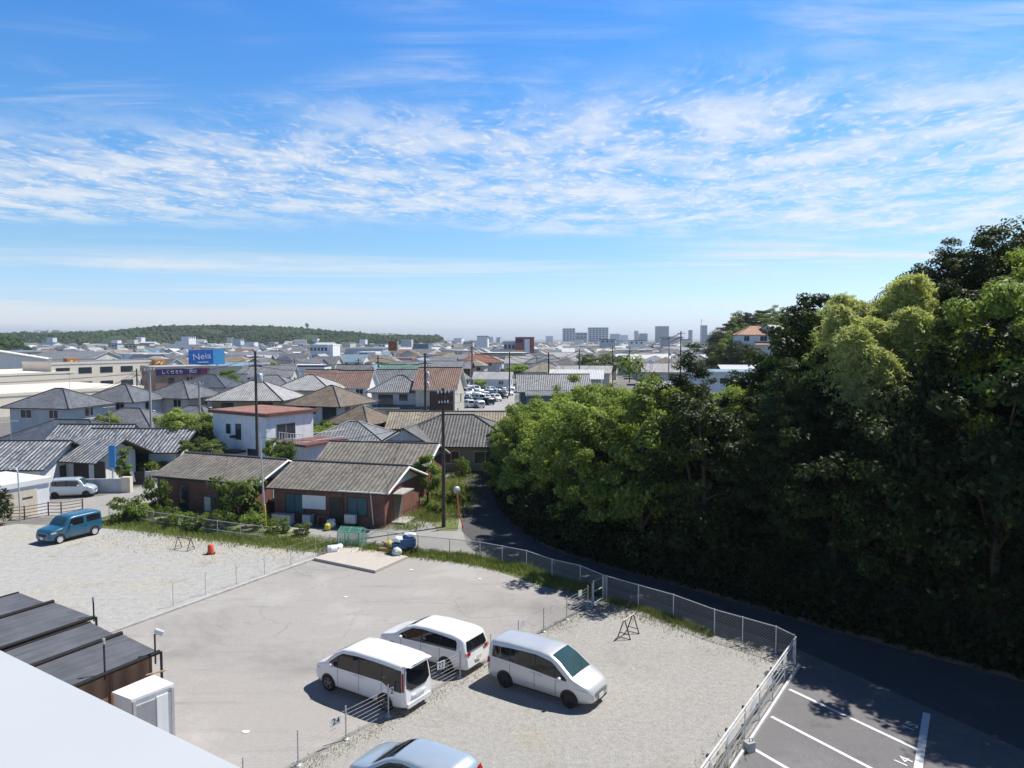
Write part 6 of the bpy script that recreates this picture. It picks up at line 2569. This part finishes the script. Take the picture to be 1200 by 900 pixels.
# ---------------------------------------------------------------- car park beyond the tiled roofs
sheet('car_park', pxs([(536, 481), (602, 481), (604, 456), (541, 456)]), .006, ground_mat('pale_lot', [((.34, .335, .33), 0, 0, 0), ((.28, .28, .28), .5, .7, .3)], fine=8))
paint_mat('car_black', (.012, .012, .014))
PROTO = []
for i, (car_, nm) in enumerate(((vanA, 'minivan'), (hat, 'hatchback'), (kei, 'small_car'))):
    for j, pm in enumerate((WHITE_P, SILVER_P, MATS['car_black'])):
        PROTO.append((car_, nm, pm, j, i))
first = {}
rc_ = random.Random(12)
k_ = 0
CW = {0: 'white', 1: 'silver', 2: 'black'}
for row, (v, n_c, u0, u1) in enumerate(((477.5, 2, 543, 566), (474, 3, 543, 577), (470.2, 4, 541, 586), (466.6, 5, 541, 594), (463.2, 5, 543, 601), (460, 6, 541, 602))):
    for c in range(n_c):
        u = u0 + (u1 - u0) * (c + .5) / n_c + rc_.uniform(-1, 1)
        car_, nm, pm, j, i = rc_.choice(PROTO) if rc_.random() < .55 else PROTO[3 * rc_.randrange(3)]
        if row == 1 and c < 3:
            j, pm = 2, MATS['car_black']
        p = G(u, v)
        yaw = R(rc_.choice((-62, 118)) + rc_.uniform(-4, 4))
        lab = f'{CW[j]} car in the far car park, {nth(row)} row, {nth(c)} from the brown house'
        key = (nm, j)
        if key not in first:
            sw = {'minivan': [(-2.1, 1.08, 1.62), (.8, 1.06, 1.55)], 'hatchback': [(-1.7, .97, 1.2), (.6, .93, 1.15)], 'small_car': [(-1.5, 1.05, 1.4), (.5, 1.0, 1.3)]}[nm]
            sc_w = {'minivan': (.72, 1.58, .56, .66), 'hatchback': (.33, 1.10, .54, .64), 'small_car': (.58, .98, .50, .56)}[nm]
            rr_ = {'minivan': [(1.0, -.7, .7), (1.6, -.64, .64)], 'hatchback': [(.92, -.6, .6), (1.22, -.54, .54)], 'small_car': [(1.02, -.56, .56), (1.42, -.5, .5)]}[nm]
            first[key] = make_car(nm, lab, 'car', car_, pm, (p.x, p.y, .006), yaw, [sw], sc_w, rr_, RIM, group='cars in the distant car park', simple=True)
        else:
            dup(first[key], (p.x, p.y, .006), yaw, lab)
        k_ += 1
# ================================================================== larger buildings and signs of the middle distance
def block(name, label, cat, u0, u1, vt, vb_or_none, Y, depth, wall, roofm, floors=0, cols=0, z0=0, rz=0, kind='flat', rise=.5, win=M_WIN, over=.1, ze=None, fascia=None, w=None):
    """a building whose front top edge spans these pixels; turned ones swing about their right front corner"""
    a, b = D(u0, vt, Y), D(u1, vt, Y)
    w_ = (b.x - a.x) if w is None else w
    h = a.z - z0 if ze is None else ze
    c = Vector((b.x, Y, z0)) + Matrix.Rotation(R(rz), 3, 'Z') @ Vector((-w_ / 2, depth / 2, 0))
    t = thing(name, label, cat, c, R(rz))
    wall_mb(kind, w_, depth, h, rise).build('wall', [wall, wall], t)
    m, rid = roof_mb(kind, w_, depth, h, rise, over)
    m.build('roof', [roofm, fascia or wall], t)
    for f in range(floors):
        for c in range(cols):
            x = -w_ / 2 + w_ * (c + .5) / cols
            z = h * (f + .55) / floors
            m = MB()
            m.box((x, -depth / 2 - .02, z), (w_ / cols * .6, .08, h / floors * .42))
            m.build('window', win, t)
    return t


W_CREAMB = plain('hall_cream', (.80, .70, .56), .85, .04, .3)
W_PINKC = plain('hall_pale', (.84, .76, .67), .85, .05, .3)
# the cream hall
t = block('hall', 'big cream hall with a white edged gable at the frame edge', 'hall', -60, 60, 420.5, None, 235, 40, W_PINKC, T_WSHEET, rz=48, kind='flat', rise=.3, w=38)
z_e = D(60, 420.5, 235).z
m = MB()
m.face([(-20, -20.15, z_e), (20, -20.15, z_e), (2, -20.15, z_e + 3.1)])
m.build('gable', W_PINKC, t)
m = MB()
m.tube([(-18, -20.6, z_e - .2), (2, -20.6, z_e + 3.1), (18, -20.6, z_e - .1)], .5, 4)
m.build('roof_edge', M_TRIM, t)
m = MB()
m.face([(-18, -20.5, z_e - .1), (2, -20.5, z_e + 3.1), (2, 20, z_e + 3.1), (-18, 20, z_e - .1)])
m.face([(2, -20.5, z_e + 3.1), (18, -20.5, z_e - .1), (18, 20, z_e - .1), (2, 20, z_e + 3.1)])
m.build('gable_roof', T_WSHEET, t)
block('hall', 'long low cream annex in front of the gabled hall', 'hall', -40, 114, 436, None, 190, 26, W_CREAMB, W_CREAMB, rz=62, w=80)
t = block('hall', 'pale sunlit low roofs before the cream annex', 'hall', -30, 168, 455, None, 150, 26, W_CREAMB, plain('pale_roof', (.66, .62, .53), .8, .05, .3), rz=58, w=60)
for u, v, s in ((83, 452, 2.6), (68, 447, 1.6)):
    p = D(u, v + 3, 165)
    small('roof_unit', f'grey ventilation unit on the pale low roof, {"larger" if s > 2 else "smaller"} of two', 'roof unit', (p.x, p.y), 0, [('case', (0, 0, p.z + s / 2 - 1.2), (s, s * .8, s * .7), plain('unit_grey', (.25, .30, .33), .6, .1)), ('base', (0, 0, p.z - 1.5 + s * .0), (s * .9, s * .7, 1.2), M_GALV)])
t = block('shop', 'cream shop between two orange towers', 'shop', 122, 182, 424, None, 203, 14, W_CREAMB, T_SLATE, 2, 5, rz=58, w=27)
M_ORANGE = plain('tower_orange', (.62, .27, .09), .7, .08, .8)
M_BLUEB = plain('billboard_blue', (.02, .15, .52), .5, .05)
M_CYAN = plain('billboard_cyan', (.10, .48, .80), .5, .12, .15)
M_PURPLE = plain('sign_purple', (.035, .02, .13), .5, .06)
M_PLUM = plain('sign_plum', (.16, .02, .10), .5, .06)
for lab, u, vt, vb in (('orange store tower with a pale swoosh at its top, by the cream annex', 119, 418, 440), ('orange store tower with vertical lettering at the shop end', 185, 421, 452)):
    a, b = D(u - 6, vt, 203), D(u + 6, vt, 203)
    t = thing('sign_tower', lab, 'tower', ((a.x + b.x) / 2, 203 if u > 150 else 189, 0), R(46))
    w_ = b.x - a.x
    m = MB()
    m.box((0, 0, a.z / 2), (w_, 3.2, a.z))
    m.build('tower', M_ORANGE, t)
    m = MB()
    m.tube([(-w_ * .35, -1.66, a.z - 1.3), (-w_ * .1, -1.68, a.z - .7), (.1, -1.68, a.z - 1.5), (w_ * .35, -1.66, a.z - .6)], .2, 5)
    m.build('emblem', plain('sign_yellow', (.68, .50, .18), .5), t)
p = D(149, 433, 200)
t = thing('sign_board', 'dark blue square sign on a post before the cream shop', 'sign', (p.x, p.y, 0))
m = MB()
m.box((0, 0, p.z - .6), (2.2, .3, 2.6))
m.build('board', plain('sign_navy', (.03, .06, .15), .5), t)
m = MB()
m.box((0, -.17, p.z - .3), (1.1, .03, .5))
m.box((0, -.17, p.z - 1.1), (1.5, .03, .25))
m.build('emblem', M_WHITE, t)
m = MB()
m.tube([(0, 0, 0), (0, 0, p.z - 1.8)], .14, 8)
m.build('post', M_DARK, t)
p = D(149, 452, 198)
small('van', 'dark vehicle under the navy sign board', 'vehicle', (p.x, p.y), 0, [('body', (0, 0, .75), (3.4, 1.6, .9), MATS['fascia_red']), ('cabin', (-.2, 0, 1.45), (2.2, 1.45, .55), CAR_GLASS)])

# pale brick shop with its long sign
t = block('shop', 'pale brick shop with a long purple sign along its eave', 'shop', 203, 246, 431, None, 172, 10, W_BRICKP, T_PALE, rz=42, w=12)
h = D(203, 431, 172).z
m = MB()
m.box((-1.1, -5.12, h - .75), (9.2, .2, 1.25))
sg = m.build('sign', M_PURPLE, t)
lettering('しくせるも', .95, M_WHITE, sg, (-2.4, -5.25, h - .75), (math.pi / 2, 0, 0))
lettering('西店', .85, M_WHITE, sg, (2.1, -5.25, h - .75), (math.pi / 2, 0, 0))
m = MB()
m.box((4.5, -5.12, h - .75), (1.6, .22, 1.25))
m.build('sign', M_PLUM, t)
for x in (-2.6, 1.4):
    m = MB()
    m.box((x, -5.03, h - 2.7), (1.2, .1, 1.3))
    m.build('window', M_WIN, t)
# billboard
a, b = D(226, 410, 190), D(259, 427, 190)
t = thing('billboard', 'big blue billboard with white script lettering and a cyan side panel', 'billboard', ((a.x + b.x) / 2, 190, 0), R(40))
w_ = (b.x - a.x) * 1.25
hh = a.z - b.z
m = MB()
m.box((-w_ * .17, 0, b.z + hh / 2), (w_ * .66, .5, hh))
m.build('panel', M_BLUEB, t)
m = MB()
m.box((w_ * .33, 0, b.z + hh / 2 + .1), (w_ * .33, .5, hh + .2))
m.build('panel', M_CYAN, t)
o = lettering('Neia', hh * .62, M_WHITE, t, (-w_ * .15, -.28, b.z + hh * .55), (math.pi / 2, R(-6), 0), sx=1.05)
m = MB()
m.box((-w_ * .12, -.27, b.z + hh * .16), (w_ * .3, .02, hh * .06))
m.build('underline', M_WHITE, t)
for x in (-.3, .3):
    m = MB()
    m.tube([(x * w_, .4, 0), (x * w_, .4, b.z + hh * .8)], .25, 8)
    m.build('post', M_GALV, t)
block('shop', 'long shed with pale blue roof under the billboard', 'shed', 238, 300, 430, None, 205, 12, W_BEIGE, T_BLUE, kind='shed', rise=.6, ze=6.0)
block('office', 'white three storey block with a blue shaded side', 'building', 363, 384, 405, None, 330, 16, W_PBLUE, T_WSHEET, 3, 5, rz=0)  # pale blue wall colour stands in for shade on the white front
block('office', 'white end block next to the three storey one', 'building', 384, 390, 405, None, 331, 14, W_WHITE, T_WSHEET)
block('office', 'low pale blue office with dark windows before the white block', 'building', 345, 412, 421, None, 300, 14, W_PBLUE, T_BLUE, 2, 8)
t = block('office', 'white building with a purple square sign on its wall', 'building', 418, 440, 414, None, 300, 12, W_WHITE, T_WSHEET)
p = D(426, 414, 300)
c0 = (D(418, 414, 300).x + D(440, 414, 300).x) / 2
m = MB()
m.box((p.x - c0, -6.2, p.z - 2.0), (3.3, .3, 3.9))
sg = m.build('sign', M_PURPLE, t)
m = MB()
m.lathe([(.001, -.02), (.55, -.02), (.55, .02), (.001, .02)], (p.x - c0, -6.42, p.z - 1.3), 12, axis='Y')
m.box((p.x - c0, -6.4, p.z - 2.6), (2.2, .05, .35))
m.build('emblem', M_WHITE, sg)
block('warehouse', 'long warehouse with a pale blue roof across the middle distance', 'warehouse', 420, 500, 431, None, 215, 22, W_PBLUE, T_BLUE, kind='shed', rise=1.3, ze=4.2)
block('store', 'low store with orange fascia below the orange billboard', 'store', 449, 483, 421, None, 310, 12, plain('store_orange', (.50, .20, .12), .7, .1), T_SLATE)
a, b = D(455, 400, 300), D(465, 411, 300)
t = thing('billboard', 'orange brown square billboard on two white legs', 'billboard', ((a.x + b.x) / 2, 300, 0))
w_ = b.x - a.x
m = MB()
m.box((0, 0, (a.z + b.z) / 2), (w_, .6, a.z - b.z))
m.build('panel', plain('board_rust', (.30, .085, .03), .6, .15, .6), t)
m = MB()
m.tube([(-.4, -.34, (a.z + b.z) / 2 - .6), (.5, -.36, (a.z + b.z) / 2 + .1), (-.2, -.34, (a.z + b.z) / 2 + .8)], .14, 5)
m.build('emblem', plain('board_yellow', (.55, .30, .10), .6), t)
m = MB()
m.box((w_ / 2 + .35, 0, (a.z + b.z) / 2), (.5, .5, a.z - b.z))
m.build('edge', M_WHITE, t)
for x in (-.8, .9):
    m = MB()
    m.tube([(x, 0, 0), (x, 0, b.z)], .22, 8)
    m.build('leg', M_WHITE, t)
t = block('store', 'red and white striped store with a navy roof band', 'store', 604, 626, 396, None, 420, 20, plain('store_red', (.33, .10, .09), .7, .08), T_SLATE)
w_ = D(626, 396, 420).x - D(604, 396, 420).x
hz_ = D(604, 396, 420).z
m = MB()
m.box((w_ * .12, -10.1, hz_ * .5), (w_ * .28, .3, hz_ * .9))
m.build('white_panel', M_WHITE, t)
m = MB()
m.box((-w_ * .3, -10.1, hz_ * .88), (w_ * .36, .3, hz_ * .16))
m.build('navy_band', M_PURPLE, t)
block('store', 'pale cyan store next to the red and white one', 'store', 590, 604, 401, None, 430, 18, W_PBLUE, T_BLUE, 2, 3)
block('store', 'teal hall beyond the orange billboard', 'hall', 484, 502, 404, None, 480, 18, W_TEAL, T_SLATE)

# towers on the horizon
W_TOWER = plain('tower_grey', (.60, .62, .65), .8, .06, .05)
W_TOWERB = plain('tower_brown', (.40, .41, .42), .8, .06, .05)
for lab, u0, u1, vt, Y, wl, fl, cl in (('stepped pale apartment tower on the skyline', 660, 674, 385, 1500, W_TOWER, 9, 4), ('dark low block between the two apartment towers', 675, 688, 390, 1700, W_TOWERB, 4, 3), ('wide pale apartment tower on the skyline', 690, 713, 384, 1500, W_TOWER, 9, 6),
                                       ('dark slab tower standing alone on the skyline', 770, 784, 382.5, 1600, W_TOWERB, 0, 0), ('slim grey tower near the skyline wood', 824, 829, 381.5, 1500, W_TOWERB, 0, 0), ('low dark block on the skyline left of the lone slab', 750, 759, 391, 1700, W_TOWERB, 0, 0),
                                       ('low grey skyline block right of the wide tower', 716, 727, 391.5, 1900, W_TOWER, 0, 0), ('flat roofed dark hall on the skyline beside the wood', 829, 843, 393, 900, W_TOWERB, 0, 0), ('thin chimney on the skyline', 809.5, 811.5, 387, 1600, W_TOWERB, 0, 0),
                                       ('pale block in the middle of the skyline', 728, 736, 393, 1500, W_WHITE, 0, 0), ('small pale tower with a pointed top on the skyline', 745, 748, 388, 1700, W_TOWER, 0, 0), ('small pale block left of the stepped tower', 640, 648, 394, 1900, W_WHITE, 0, 0), ('low pale block between wide tower and pointed tower', 719, 725, 393.5, 2100, W_WHITE, 0, 0), ('low wide pale block right of the lone slab', 786, 800, 394.5, 2000, W_TOWER, 0, 0), ('tiny grey block at the middle of the horizon', 572, 578, 395, 2000, W_TOWER, 0, 0)):
    block('tower_block', lab, 'tower block', u0, u1, vt, None, Y, 22, wl, T_SLATE, fl, cl)
a = D(667, 381, 1500)
p = D(822, 375, 1500)
t = thing('mast', 'thin tall mast on the skyline near the slim tower', 'mast', (p.x, p.y, 0))
m = MB()
m.tube([(0, 0, 0), (0, 0, p.z)], .9, 6, r2=.5)
m.build('mast', W_TOWER, t)
m = MB()
m.lathe([(.6, p.z - 1), (2.0, p.z), (.6, p.z + 1)], n=8)
m.build('platform', W_TOWER, t)
p = D(360, 379, 1420)
t = thing('water_tower', 'small dark tower on the far wooded ridge', 'tower', (p.x, p.y, 20))
m = MB()
m.tube([(0, 0, 0), (0, 0, p.z - 26)], 1.6, 8)
m.build('shaft', W_TOWERB, t)
m = MB()
m.lathe([(1.6, p.z - 27), (4, p.z - 24), (4, p.z - 20), (.1, p.z - 18.5)], n=10)
m.build('head', W_TOWERB, t)

# ---------------------------------------------------------------- knoll with the orange roofed house
m = MB()
rows = []
KN = Vector((84, 208, 0))


def knoll(x, y):
    d = math.hypot((x - KN.x) / 46, (y - KN.y) / 40)
    return 15.5 * max(0, 1 - d * d) ** 1.4 - .2


for y in np.arange(160, 258, 5.0):
    rows.append([(x, y, knoll(x, y)) for x in np.arange(34, 136, 5.0)])
m.grid(rows)
struct(m.build('wooded_knoll', EARTH))
for lab, u, v, wl, rf_, w_, rzz in (('white house with orange roof on the wooded knoll', 891, 391, W_WHITE, tile_mat('tile_orange', (.42, .20, .10), .1), 9.5, -8), ('pale grey gabled house beside the orange roofed one', 912, 390, W_PBLUE, T_PALE, 7, 50)):
    p = D(u, v, 182)
    zb = p.z - 5.4
    t = house(lab, (p.x, p.y + 4), R(rzz), w_, 7.5, 5.4, 'hip' if rzz < 0 else 'gable', 2.0, wl, rf_, [('f', -2.6, 4.2, 1.2, 1.2), ('f', 1.4, 4.2, 1.6, 1.2), ('f', -2.5, 1.5, 1.5, 1.3)], sub=False)
    t.location.z = zb
    if rzz < 0:
        m, _r = roof_mb('shed', 5.2, 2.4, 2.9, .6, .3)
        m.build('porch_roof', [MATS['tile_orange'], M_TRIM], t, (2.0, -4.8, 0))
gk = 'trees of the wooded knoll'
rk = random.Random(3)
kn_spots = [(852, 378, 205), (862, 371, 208), (872, 367, 212), (880, 366, 215), (890, 363, 218), (897, 360, 215), (905, 361, 210), (914, 364, 222), (922, 365, 216), (931, 360, 220), (938, 366, 212), (946, 360, 216), (845, 390, 196),
            (856, 392, 192), (867, 388, 194), (877, 386, 196), (850, 402, 186), (861, 404, 184), (872, 404, 178), (884, 409, 172), (842, 404, 190), (955, 368, 206), (965, 362, 212), (900, 372, 200), (928, 376, 202)]
for i, (u, v, Y) in enumerate(sorted(kn_spots)):
    kind = CONIF if u in (922, 931, 946) else rk.choice(EVERG + BROAD[1:2])
    top = D(u, v, Y)
    zb = max(0, knoll(top.x, top.y) - .5)
    zb = min(zb, top.z - 6)
    nm = 'conifer' if kind is CONIF else 'dark tree'
    tree_at(kind, f'{nm} of the knoll by the orange roof, {nth(i)} counting towards the hill', u, v, Y, rk.uniform(7, 10) if kind is not CONIF else 5.5, zb)['group'] = gk

# ---------------------------------------------------------------- the spread of the town
rt_ = random.Random(21)
placed = []
for o in list(col.objects):
    if o.parent is None and o.get('category') in ('house', 'hall', 'shop', 'office', 'building', 'warehouse', 'store', 'garage', 'annex', 'shed', 'billboard', 'tree', 'utility pole', 'outhouse', 'tower', 'sign'):
        r_ = 9.5 if o['category'] in ('house',) else 3.5 if o['category'] in ('tree', 'utility pole', 'billboard', 'tower', 'sign') else 17
        placed.append((o.location.x, o.location.y, r_))
WALLS = [('white', W_WHITE), ('cream', W_CREAM), ('grey', W_GREY), ('beige', W_BEIGE), ('pale blue', W_PBLUE), ('white', W_WHITE)]
ROOFS = [('grey', T_GREY), ('slate', T_SLATE), ('brown', T_BROWN), ('dark grey', T_DKGREY), ('pale', T_PALE), ('navy', T_NAVY), ('grey', T_GREY), ('slate', T_SLATE), ('rosy', T_ROSE), ('tan', T_TAN), ('blue', T_BLUE), ('slate', T_SLATE), ('pale', T_PALE), ('white', T_WSHEET)]
grid_ang = R(-8)
town = []
Y = 128.0
row = 0
while Y < 1500:
    step = 15 if Y < 300 else 20 if Y < 600 else 34
    x = -.72 * Y - 10
    while x < .36 * Y + 30:
        jx, jy = x + rt_.uniform(-2, 2), Y + rt_.uniform(-3.0, 3.0)
        wv_ = rt_.uniform(7.5, 11.5)
        big_ = rt_.random() < .06
        if big_:
            wv_ = rt_.uniform(16, 26)
        x += wv_ + rt_.uniform(2.0, 6.5) + (8 if rt_.random() < .12 else 0) + (Y * .006)
        s = screen((jx, jy, 4))
        if s is None or s[0] < -60 or s[0] > 905 or (s[0] < 190 and jy < 250):
            continue
        # clear of the car park, its lane and everything already standing
        if (530 < s[0] < 606 and 138 < jy < 200) or any((jx - a) ** 2 + (jy - b) ** 2 < (r_ + wv_ * .42) ** 2 for a, b, r_ in placed if abs(b - jy) < 40):
            continue
        if s[0] < 225 and jy > 1020:
            continue
        if inside(jx, jy, HILL) or math.hypot((jx - KN.x) / 46, (jy - KN.y) / 40) < .95:
            continue
        town.append((jx, jy, wv_, big_, row, s[0]))
    Y += step * rt_.uniform(.9, 1.15)
    row += 1
# how large each shows: nearer rows first
town.sort(key=lambda q: q[1] - (q[2] - 9) * 4)
N_OBJ = 235
near, rest = town[:N_OBJ], town[N_OBJ:]


def town_house(m, x, y, w_, big_, rnd, base=0, inst=None):
    d_ = rnd.uniform(6.5, 8.5) if not big_ else rnd.uniform(10, 16)
    two = rnd.random() < .68
    ze = (rnd.uniform(5.0, 5.8) if two else rnd.uniform(2.8, 3.4)) if not big_ else rnd.uniform(4.5, 8.0)
    kind = rnd.choice(['hip', 'gable', 'gable', 'hip']) if not big_ else rnd.choice(['flat', 'gable', 'shed'])
    rise = d_ * rnd.uniform(.22, .32) if kind in ('hip', 'gable') else .5
    if big_ and kind == 'gable':
        rise = d_ * .14
    ang = grid_ang + (math.pi / 2 if rnd.random() < .35 else 0) + R(rnd.uniform(-5, 5))
    return d_, ze, kind, rise, ang, two


near.sort(key=lambda q: (q[4], q[5]))
cnt = {}
for (x, y, w_, big_, row, u) in near:
    d_, ze, kind, rise, ang, two = town_house(None, x, y, w_, big_, rt_)
    wn, wm_ = rt_.choice(WALLS)
    rn, rm = rt_.choice(ROOFS)
    if big_:
        rn, rm = rt_.choice([('pale', T_PALE), ('blue', T_BLUE), ('white', T_WSHEET), ('grey', T_GREY)])
    cnt[row] = cnt.get(row, -1) + 1
    lab = f'{wn} {"hall" if big_ else "house"}, {rn} {kind} roof, {nth(row)} far town row, {nth(cnt[row])} from the hills'
    wins = []
    if y < 330:
        z2 = ze - 1.2
        wins = [(f, xx, zz, 1.3, 1.0) for f, L in (('f', w_), ('r', d_), ('l', d_)) for xx in (-L * .22, L * .22) for zz in ((z2, 1.4) if two else (z2,))]
    # walls, roof and windows; far ones keep few parts
    t = thing('hall' if big_ else 'house', lab, 'hall' if big_ else 'house', (x, y, 0), ang, 'houses of the far town')
    wall_mb(kind, w_, d_, ze, rise).build('wall', [wm_, wm_], t)
    m, rid = roof_mb(kind, w_, d_, ze, rise, .5)
    m.build('roof', [rm, M_TRIM if rt_.random() < .4 else M_FASCIA], t)
    for f, xx, zz, ww, wh in wins:
        yaw = {'f': 0, 'r': math.pi / 2, 'b': math.pi, 'l': -math.pi / 2}[f]
        o_ = Matrix.Rotation(yaw, 3, 'Z') @ Vector((xx, -(d_ / 2 if f in 'fb' else w_ / 2), zz))
        q = MB()
        q.box((0, -.01, 0), (ww, .08, wh))
        q.build('window', M_WIN, t, o_, yaw)

# the rest of the town, too far and too many to tell apart
mats = [W_WHITE, W_CREAM, W_GREY, W_BEIGE, W_PBLUE, T_GREY, T_SLATE, T_BROWN, T_DKGREY, T_PALE, T_NAVY, T_ROSE, T_TAN, T_BLUE, M_FASCIA, T_RED, M_WIN, T_WSHEET]
m = MB()
for (x, y, w_, big_, row, u) in rest:
    d_, ze, kind, rise, ang, two = town_house(None, x, y, w_, big_, rt_)
    if rt_.random() < .05 and y > 500:
        ze, kind, rise = rt_.uniform(9, 16), 'flat', .4
    wi, ri = rt_.choice([0, 0, 0, 1, 2, 4]), rt_.choice([5, 5, 6, 6, 7, 8, 9, 10, 11, 12, 13, 9, 9, 17, 17])
    M_ = Matrix.Translation((x, y, 0)) @ Matrix.Rotation(ang, 4, 'Z')
    a = wall_mb(kind, w_, d_, ze, rise)
    b, _r = roof_mb(kind, w_, d_, ze, rise, .4)
    for src, ms in ((a, (wi, wi)), (b, (ri, wi if big_ else 14))):
        n0 = len(m.v)
        m.v += [tuple(M_ @ Vector(p)) for p in src.v]
        for fi, f in enumerate(src.f):
            m.f.append(tuple(n0 + q for q in f))
            m.m.append(ms[min(src.m[fi], 1)])
            m.sm.append(False)
            if fi in src.uv:
                m.uv[len(m.f) - 1] = src.uv[fi]
    if y < 700:
        for k in range(3):
            n0 = len(m.v)
            c_ = M_ @ Vector((w_ * (-.3 + .3 * k), -d_ / 2 - .03, ze - 1.3))
            m.box(c_, (1.4, .1, 1.1), ang, m=16)
struct(m.build('distant_town', mats), 'stuff')

# trees in the town
gt = 'small trees among the far roofs'
n_t = 0
lst = []
while n_t < 46:
    Yt = rt_.uniform(135, 520)
    ut = rt_.uniform(10, 880)
    p = D(ut, 420, Yt)
    if inside(p.x, p.y, HILL) or math.hypot((p.x - KN.x) / 46, (p.y - KN.y) / 40) < 1 or (525 < ut < 610 and Yt < 205) or (ut < 215 and Yt < 270):
        continue
    lst.append((ut, p.x, p.y))
    n_t += 1
lst.sort()
for i, (ut, x, y) in enumerate(lst):
    k = rt_.choice(TREE_SM)
    s = rt_.uniform(.7, 1.25)
    k.place(f'small green tree among the far roofs, {nth(i)} counting from the cream hall', 'tree', (x, y, 0), ut, (s, s, s), gt)


def leaf_lumps(name, pts, mat, seed, sub=1):
    """many small crowns as one mass: pts = (x, y, z, radius)"""
    bm = bmesh.new()
    bmesh.ops.create_icosphere(bm, subdivisions=sub, radius=1)
    V0 = np.array([v.co[:] for v in bm.verts])
    F0 = np.array([[v.index for v in f.verts] for f in bm.faces])
    bm.free()
    rg_ = np.random.default_rng(seed)
    Vs = []
    for x, y, z, r in pts:
        V = V0 * (1 + rg_.uniform(-.28, .28, (len(V0), 1))) * np.array([[r, r, r * rg_.uniform(.8, 1.2)]]) + np.array([[x, y, z]])
        Vs.append(V[F0])
    return struct(link(name, np_mesh(name, np.concatenate(Vs), 3, mat), None), 'stuff')


FARLEAF = leaf_mat('leaf_far', (.014, .030, .012), (.055, .088, .030), trans=.0, rough=.9, bscale=.013, bmix=.65)
# far wooded hills
HU = [-60, 0, 30, 60, 100, 130, 170, 200, 240, 272, 300, 340, 365, 400, 440, 460, 478, 500, 512, 522]
HV = [388, 390, 389.5, 389.5, 388.5, 388, 384.5, 381.5, 381, 381, 381.5, 383, 385, 388, 391, 392, 392, 392.5, 392.5, 397.5]
HY = 1300.0


def hill_top(u):
    v = float(np.interp(u, HU, HV))
    return D(u, v, HY).z - 4.5


m = MB()
rows = []
prof = [(0, 0), (.12, .16), (.3, .45), (.55, .8), (.8, .97), (1, 1), (1.4, .9), (2.0, .3), (2.3, 0)]
us = list(range(-140, 523, 6)) + [523]
for f, k in prof:
    row = []
    for u in us:
        y = HY - 230 + 230 * f + 40 * mnoise.noise((u * .02, f * 2, 0))
        x = D(u, 400, HY).x * (1 + (f - 1) * .02)
        hz = max(0, hill_top(u)) * k
        row.append((x, y, hz * (1 + .25 * mnoise.noise((u * .03, f * 3, 7)) * (1 - k)) - .3))
    rows.append(row)
m.grid(rows)
struct(m.build('hills', ground_mat('hill_green', [((.035, .06, .02), 0, 0, 0), ((.07, .10, .035), .5, .66, .012)], fine=.2)))
rg = np.random.default_rng(4)
pts = []
while len(pts) < 9000:
    u = rg.uniform(-120, 518)
    f = rg.uniform(.02, 1.15)
    k = float(np.interp(f, [p[0] for p in prof], [p[1] for p in prof]))
    cl_ = mnoise.noise((u * .035, f * 3.0, 11))
    if cl_ < -.30 and f < .6:
        continue
    y = HY - 230 + 230 * f
    x = D(u, 400, HY).x * (1 + (f - 1) * .02)
    r = rg.uniform(1.8, 3.6) * (1.35 if rg.uniform() < .12 else 1)
    pts.append((x, y, max(0, hill_top(u)) * k + r * .35, r))
leaf_lumps('far_forest', pts, FARLEAF, 5)
# scattered far tree masses in the plain and on the horizon
pts = []
for _ in range(900):
    Yt = rt_.uniform(420, 1500)
    ut = rt_.uniform(-20, 900)
    p = D(ut, 400, Yt)
    if mnoise.noise((p.x * .008, p.y * .008, 3)) < .02:
        continue
    r = rt_.uniform(2, 4)
    pts.append((p.x, p.y, r * .8, r))
# a nearer green rise at the very left
for _ in range(260):
    Yt = rt_.uniform(420, 520)
    ut = rt_.uniform(-60, 34)
    p = D(ut, 400, Yt)
    hh = 14 * max(0, 1 - ((ut + 10) / 46) ** 2) * min(1, (Yt - 410) / 60)
    r = rt_.uniform(2.5, 4.5)
    pts.append((p.x, p.y, hh * rt_.uniform(.6, 1) + r * .4, r))
leaf_lumps('distant_trees', pts, FARLEAF, 6)
# houses on the far hill, white specks among its trees
for i, u in enumerate((44, 52, 58, 66, 74, 90, 100, 110, 232, 262, 340, 352, 446, 452, 458)):
    v = 389 + (i % 3) * .8 if u < 120 else 404 - (i % 3) * 2 if u < 400 else 392.5
    Yh = HY - 40 if u < 120 or u > 400 else HY - 210
    p = D(u, v, Yh)
    t = thing('house', f'tiny pale house on the far wooded hills, {nth(i)} along the ridge', 'house', (p.x, p.y, p.z - 7), R(-10 + 7 * (i % 4)), 'houses on the far hills')
    w_ = 11 + 3 * (i % 3) + (8 if u in (232, 452) else 0)
    wall_mb('gable', w_, 9, 7, 3).build('wall', [W_WHITE, W_WHITE], t)
    m, _r = roof_mb('gable', w_, 9, 7, 3, .4)
    m.build('roof', [T_SLATE if i % 2 else T_PALE, M_TRIM], t)

# ---------------------------------------------------------------- the air
m_, n_ = new_mat('haze_air')
v_ = n_('ShaderNodeVolumePrincipled')
v_.inputs['Color'].default_value = (.86, .92, 1.0, 1)
v_.inputs['Density'].default_value = .00012
v_.inputs['Anisotropy'].default_value = .2
n_('ShaderNodeOutputMaterial', in_Volume=v_.outputs[0])
m = MB()
m.box((0, 14900, 44), (2 * S + 600, 30900, 91))
struct(m.build('haze', m_), 'stuff')
